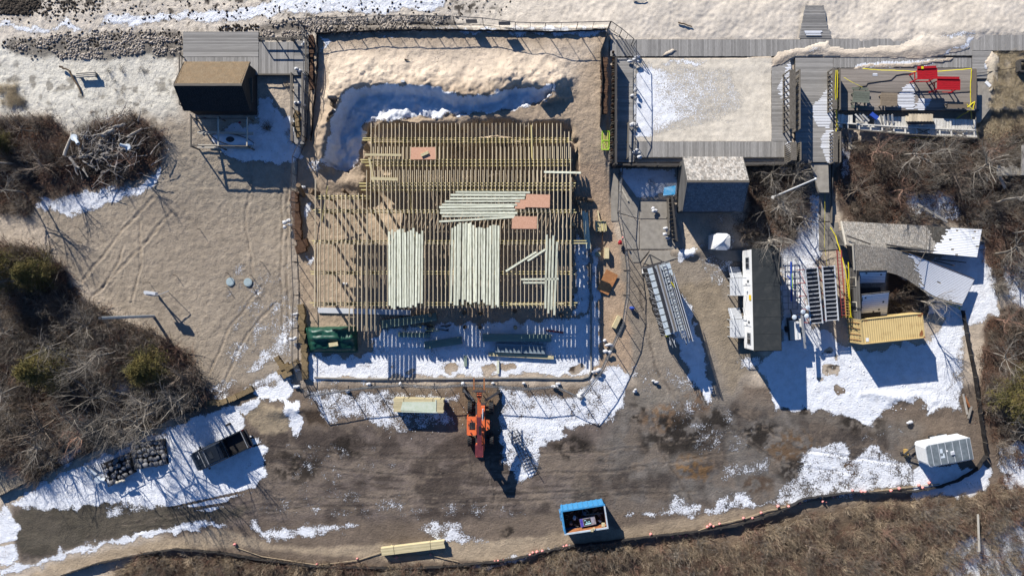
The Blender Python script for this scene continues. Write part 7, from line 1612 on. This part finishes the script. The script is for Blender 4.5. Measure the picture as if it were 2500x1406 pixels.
def scatter(name, polys, dens, coll, nvar, s0, s1, seed, bias=None, zs=(.8, 1.2), holes=(), thin=()):
    q = random.Random(seed); pts = []; rots = []; scl = []; idx = []
    for poly in polys:
        xs = [p[0] for p in poly]; ys = [p[1] for p in poly]; n = int((max(xs)-min(xs))*(max(ys)-min(ys))/S/S*dens)
        for _ in range(n):
            x, y = q.uniform(min(xs), max(xs)), q.uniform(min(ys), max(ys))
            xx, yy = x+q.uniform(-7, 7), y+q.uniform(-7, 7)
            if not inpoly(xx, yy, poly) or any(inpoly(x, y, h) for h in holes): continue
            g = G(x, y) if abs(x-1250) < 1330 else P(x, y, 0); s_ = q.uniform(s0, s1)
            k = float(vnoise(np.array([g.x/2.6]), np.array([g.y/2.6]), seed)[0])
            if k < .22 and q.random() < .75: continue
            if any(inpoly(x, y, h) for h in THIN) and q.random() < .72: continue
            pts.append((g.x, g.y, g.z-.05)); rots.append((q.gauss(0, .12), q.gauss(0, .12), q.uniform(0, 6.28))); z_ = s_*q.uniform(*zs)*(.7+.6*k); scl.append((s_, s_, z_))
            idx.append(min(nvar-1, int((k*1.0+q.uniform(-.35, .35))*nvar) % nvar))
    print(name, len(pts)); return gn_scatter(name, pts, rots, scl, idx, coll)
scatter('undergrowth_left', [BRUSH['left']], 2.8, cB, 6, .8, 2.0, 11)
scatter('undergrowth_upper_left', [BRUSH['upper_left']], 3.2, cB, 6, .6, 1.1, 12)
scatter('undergrowth_upper_right', [BRUSH['upper_right']], 2.8, cB, 6, .7, 1.25, 13)
scatter('undergrowth_centre', [BRUSH['centre']], 2.8, cB, 6, .7, 1.2, 14)
scatter('undergrowth_right', [BRUSH['right']], 2.8, cB, 6, .7, 1.2, 15)
scatter('brush_bottom', [BRUSH['bottom']], 6.5, cT, 5, .8, 1.25, 16)
scatter('brush_collapsed', [[(2180, 665), (2262, 725), (2255, 765), (2175, 765)]], 2.0, cB, 6, .7, 1.2, 17)
scatter('dry_leaves', [BRUSH['left'], BRUSH['upper_right'], BRUSH['centre'], BRUSH['upper_left'], BRUSH['right']], 1.3, cL, 3, .7, 1.1, 18)
scatter('beach_grass', [[(2350, 330), (2410, 280), (2428, 200), (2430, 125), (2560, 118), (2560, 340), (2400, 345)], [(0, 210), (40, 215), (60, 260), (10, 250)]], 9.0, cG, 3, .8, 1.4, 19)
scatter('sparse_beach_plants', [[(0, 200), (430, 180), (440, 260), (340, 280), (180, 320), (120, 285), (0, 290)]], .35, cB, 6, .15, .4, 20)
# individual bare trees
def tree_meshes(seed, H_, mat, spread=.55, limbs=6, depth=3, r0=.085):
    q = random.Random(seed); tr = []; cr = []
    p = np.array([0, 0, -.1]); d = np.array([q.uniform(-.15, .15), q.uniform(-.15, .15), 1.])
    for i in range(4): n = p+d*H_*.12; tr.append([*p, *n, r0*(1-.12*i), r0*(1-.12*(i+1))]); p = n; d = d+np.array([q.uniform(-.2, .2), q.uniform(-.2, .2), 0])
    for k in range(limbs):
        a = 6.28*k/limbs+q.uniform(-.4, .4); grow(p-np.array([0, 0, q.uniform(0, .3)*H_*.4]), (math.cos(a), math.sin(a), q.uniform(.35, 1.1)), H_*.36*q.uniform(.6, 1.2), r0*.5, depth, q, cr, spread=.6, wig=.42, lift=.03, nch=(3, 5), ratio=.62, steps=4)
    return tubes_mesh('trunk', tr, mat, 6), tubes_mesh('crown', cr, mat, 3)
TM = [tree_meshes(300+i, h, m, limbs=l) for i, (h, m, l) in enumerate([(6.0, M_twigG, 7), (4.6, M_twigG, 8), (6.6, M_twigG, 7), (4.0, M_twigB, 8), (4.2, M_twigR, 7)])]
TREES = [(40, 700, 0, 1.2, 'left woods beside the upper cedar'), (60, 800, 1, 1.3, 'left woods at the far left edge'), (170, 830, 2, 1.1, 'left woods above the round cedar'), (245, 805, 1, 1.2, 'left woods directly below the utility pole'), (300, 850, 2, 1.3, 'left woods left of the dark bushy cedar'), (230, 890, 0, 1.3, 'left woods between two cedars'), (60, 940, 2, 1.3, 'left woods left of the round cedar'), (30, 1020, 0, 1.2, 'left woods near its lower left'), (150, 1010, 3, 1.7, 'left woods under the round cedar'), (290, 960, 1, 1.6, 'left woods between cedars at its lower side'), (330, 1000, 2, 1.5, 'left woods above the stone cages'), (420, 970, 0, 1.5, 'left woods below the bushy cedar'), (240, 1050, 4, 1.5, 'left woods above the white pipes'), (120, 1090, 1, 1.0, 'left woods near the silt fence'), (380, 1040, 2, 1.0, 'left woods overhanging the right stone cage'), (450, 900, 3, 1.0, 'left woods at its right end'), (470, 955, 2, 1.35, 'left woods at its lower right tip'), (385, 1000, 0, 1.6, 'left woods above the gap between cages and truck'), (270, 1010, 2, 1.5, 'left woods above the left stone cage'), (90, 320, 3, 1.0, 'upper left brush near its top'), (40, 400, 2, 1.2, 'upper left brush at its left end'), (130, 400, 3, 1.1, 'upper left brush in its middle'), (60, 470, 1, 1.1, 'upper left brush at its lower side'), (330, 400, 4, .9, 'upper left brush right of the driftwood'),
    (1860, 440, 1, 1.0, 'centre thicket below the court wall'), (1930, 440, 0, 1.0, 'centre thicket right of the flagpole base'), (1880, 520, 2, 1.2, 'centre thicket in its middle'), (1860, 590, 2, 1.2, 'centre thicket overhanging the office trailer'), (1940, 530, 1, 1.1, 'centre thicket beside the snowy path'), (1800, 560, 3, .9, 'centre thicket in the shadow of the shed'),
    (2120, 380, 4, 1.1, 'upper right brush below the white wall, left'), (2200, 380, 0, 1.1, 'upper right brush below the white wall, middle'), (2290, 370, 1, 1.1, 'upper right brush below the white wall, right'), (2080, 480, 3, 1.1, 'upper right brush beside the path edging'), (2170, 470, 4, 1.2, 'upper right brush above the fallen roof'), (2370, 420, 0, 1.3, 'upper right brush left of the bleached platform'), (2300, 450, 3, 1.1, 'upper right brush right of the snow patches'), (2420, 500, 2, 1.4, 'right brush below the bleached platform'), (2470, 570, 2, 1.4, 'right brush at the right edge above centre'), (2430, 620, 1, 1.4, 'right brush beside the snowy roof end'), (2480, 680, 0, 1.2, 'right brush at the right edge at mid height'), (2400, 370, 4, 1.0, 'upper right brush beside the beach grass'), (2470, 820, 3, 1.2, 'right brush above the yellowish cedar'), (2420, 860, 1, 1.1, 'right brush left of the yellowish cedar'), (2460, 1050, 0, 1.2, 'right brush below the yellowish cedar'), (2430, 780, 4, 1.1, 'right brush beside the silt fence end'), (2230, 730, 2, 1.0, 'dark gap between the wrecked roofs'),
    (1290, 1392, 3, .5, 'bottom bank right of the lumber bundle'), (1420, 1375, 3, .6, 'bottom bank below the dumpster'), (1960, 1330, 3, .7, 'bottom brush right of centre'), (2150, 1290, 4, .7, 'bottom brush below the cargo trailer'), (560, 1390, 4, .7, 'bottom brush at lower left'), (1750, 1370, 4, .8, 'bottom brush below the buoy rope')]
for (x, y, k, s_, w_) in TREES:
    g = G(min(x, 2495), y); nm = 'bare_tree' if s_ >= 1 else 'bare_shrub'
    t = thing(nm, ['grey', 'grey', 'pale grey', 'brown', 'reddish brown'][k]+' leafless '+('tree' if s_ >= 1 else 'shrub')+' in the '+w_, 'tree' if s_ >= 1 else 'shrub', g, rng.uniform(0, 6.28)); t.scale = (s_,)*3
    for nm2, me in zip(('trunk', 'crown'), TM[k]): o = bpy.data.objects.new(nm2, me); COL.objects.link(o); o.parent = t
# cedars
def cedar_mesh(seed, H_, Rr):
    q = random.Random(seed); V = []; F = []; segs = []
    for k in range(230):
        h = H_*(.12+.88*k/230); rr_ = Rr*(1-h/H_)**.75*q.uniform(.65, 1.15)+.1; a = q.uniform(0, 6.28); tip = np.array([math.cos(a)*rr_, math.sin(a)*rr_, h+rr_*q.uniform(-.05, .35)]); b = np.array([0, 0, h-.1]); segs.append([*b, *tip, .02, .006])
        for j in range(46):
            u = q.uniform(.3, 1.05); c = b+(tip-b)*u+np.array([q.gauss(0, .13), q.gauss(0, .13), q.gauss(0, .12)]); w1 = np.array([q.gauss(0, 1), q.gauss(0, 1), q.gauss(0, .7)]); w1 /= np.linalg.norm(w1); w2 = np.cross(w1, [q.gauss(0, 1), q.gauss(0, 1), q.gauss(0, 1)]); w2 /= np.linalg.norm(w2)+1e-6; s_ = q.uniform(.04, .085); n = len(V)
            V += [c-w1*s_*1.6, c+w2*s_*.5, c+w1*s_*1.6]; F.append((n, n+1, n+2))
    me = raw_mesh('crown', V, F); me.materials.append(M_cedar); return me, tubes_mesh('branch', segs, M_twigB)
CM = [cedar_mesh(1, 4.2, 1.9), cedar_mesh(2, 3.6, 2.0)]
trk = MB().tube((0, 0, -.1), (0, 0, 3.0), .12, .04, 8).mesh('trunk', M_twigB)
for (x, y, k, s_, lb) in [(30, 655, 0, 1.5, 'large olive cedar tree at the left edge of the woods'), (116, 668, 1, 1.25, 'darker cedar tree beside the large one, casting a long shadow on sand'), (155, 893, 0, 1.5, 'round olive green cedar tree in the lower left woods'), (390, 893, 1, 1.4, 'brownish bushy cedar tree at the right end of the left woods'), (2450, 966, 0, 1.45, 'yellowish olive cedar tree at the right edge of the picture'), (2500, 905, 1, .9, 'smaller cedar tree just above the yellowish one at the right edge'), (20, 350, 1, .7, 'low dark green cedar shrub in the upper left brush')]:
    g = G(x, y); t = thing('cedar_tree', lb, 'tree', g, rng.uniform(0, 6.28)); t.scale = (s_,)*3
    for nm2, me in (('crown', CM[k][0]), ('branch', CM[k][1]), ('trunk', trk)): o = bpy.data.objects.new(nm2, me); COL.objects.link(o); o.parent = t
t = thing('bare_shrub', 'round dark twiggy shrub in the snow behind the boat rack', 'shrub', G(655, 315)); o = part('crown', shrub_mesh(77, M_twigB, 46, .8, .013, 1.0, 2, 'crown'), M_twigB, t)
for i, (x, y) in enumerate([(700, 210), (705, 325), (300, 170), (268, 175), (345, 170)]):
    t = thing('small_shrub', ['low dry shrub under the edge of the left deck', 'dry tuft at the foot of the left ramp', 'grey twiggy shrub on the upper left sand, middle of three', 'grey twiggy shrub on the upper left sand, left of three', 'grey twiggy shrub on the upper left sand, right of three'][i], 'shrub', G(x, y)); part('crown', shrub_mesh(80+i, M_twigG if i > 1 else M_twigB, 22, .45, .010, 1.0, 1, 'crown'), M_twigG, t)
# cobbles and seaweed of the shore
def rocks(name, poly, n, s0, s1, mat, seed, flat=.6, cl=False):
    q = random.Random(seed); base_v = []; ico = MB().blob((0, 0, 0), (1, 1, 1), 6, 4, .12, seed); V0 = np.array(ico.v); tris = ico.f; V = []; F = []; C = []
    xs = [p[0] for p in poly]; ys = [p[1] for p in poly]; k = 0
    while k < n:
        x, y = q.uniform(min(xs), max(xs)), q.uniform(min(ys), max(ys))
        if not inpoly(x+q.gauss(0, 9), y+q.gauss(0, 7), poly): k += .3; continue
        if cl and vnoise(np.array([x/26.]), np.array([y/14.]), seed)[0] < .30+.25*q.random(): k += .15; continue
        k += 1; g = G(x, y); s_ = q.uniform(s0, s1); a = q.uniform(0, 6.28); ca, sa = math.cos(a), math.sin(a); sx, sy, sz = s_, s_*q.uniform(.55, .9), s_*flat
        vv = V0*np.array([sx, sy, sz]); vv = np.stack([vv[:, 0]*ca-vv[:, 1]*sa+g.x, vv[:, 0]*sa+vv[:, 1]*ca+g.y, vv[:, 2]+g.z+sz*.2], 1); o_ = len(V)*len(V0); V.append(vv); F += [tuple(i+o_ for i in f) for f in tris]; c = q.uniform(.5, 1.5); C += [c, c*.97, c*.93, 1]*len(V0)
    me = raw_mesh(name, np.concatenate(V), F); me.materials.append(mat); at = me.attributes.new('tone', 'FLOAT_COLOR', 'POINT'); at.data.foreach_set('color', np.array(C, np.float32))
    o = bpy.data.objects.new(name, me); COL.objects.link(o); o['kind'] = 'stuff'; return o
M_cob = pm('beach_cobble', (.40,.36,.31), (.26,.23,.20), 5, .85, vcol=True)
rocks('beach_cobbles', [(25, 108), (120, 92), (240, 84), (445, 74), (445, 122), (330, 138), (230, 146), (90, 132)], 2300, .10, .34, M_cob, 1, .6, True)
rocks('beach_cobbles_by_fence', [(640, 66), (720, 52), (850, 42), (1000, 38), (1110, 46), (1110, 62), (980, 66), (760, 78), (720, 98), (640, 98)], 2200, .10, .34, M_cob, 2, .6, True)
M_weed = pm('dark_seaweed', (.028,.022,.017), (.05,.04,.03), 8, .9, vcol=True)
rocks('seaweed', [(0, 0), (90, 0), (80, 22), (55, 36), (0, 34)], 420, .15, .5, M_weed, 3, .35); rocks('seaweed_line', [(85, 0), (250, 0), (240, 22), (160, 38), (60, 40)], 200, .08, .35, M_weed, 4, .35)
rocks('wrack_on_cobbles', [(0, 100), (240, 76), (445, 68), (445, 100), (200, 120), (0, 130)], 420, .08, .32, M_weed, 21, .4); rocks('wrack_by_fence', [(640, 60), (1000, 34), (1130, 40), (1110, 66), (760, 84)], 260, .08, .3, M_weed, 22, .4)
rocks('seaweed_patches', [(0, 0), (1250, 0), (1240, 24), (700, 40), (300, 60), (0, 60)], 420, .06, .3, M_weed, 5, .3); rocks('wrack_by_deck', [(540, 64), (632, 60), (632, 76), (530, 76)], 160, .1, .3, M_weed, 6, .4)
rocks('sand_clods', [(-20, 160), (440, 150), (720, 400), (720, 900), (520, 960), (380, 800), (200, 640), (100, 520), (400, 450), (400, 300), (0, 280)], 1500, .03, .09, pm('sand_clod', (.38,.31,.22), (.3,.24,.17), 6, .95, vcol=True), 7)
rocks('pit_clods', [(790, 110), (1470, 110), (1440, 300), (900, 200), (800, 240)], 420, .03, .10, MATS['sand_clod'], 8)
rocks('dirt_clods', [(620, 1000), (1100, 1060), (1500, 1030), (1900, 1020), (2200, 1060), (1900, 1230), (1300, 1330), (700, 1300)], 1200, .03, .10, pm('dirt_clod', (.14,.11,.085), (.09,.07,.055), 6, .95, vcol=True), 9)
rocks('snow_lumps', [(1900, 870), (2100, 850), (2300, 990), (2150, 1020), (1960, 1000)], 200, .05, .16, M_snow, 10); rocks('snow_lumps_yard', [(760, 960), (1500, 950), (1480, 1040), (1100, 1080), (780, 1040)], 300, .03, .10, M_snow, 11)
n_t = sum(len(o.data.polygons) for o in bpy.data.objects if o.type == 'MESH'); print('faces', n_t, 'objects', len(bpy.data.objects), 'groups ok')
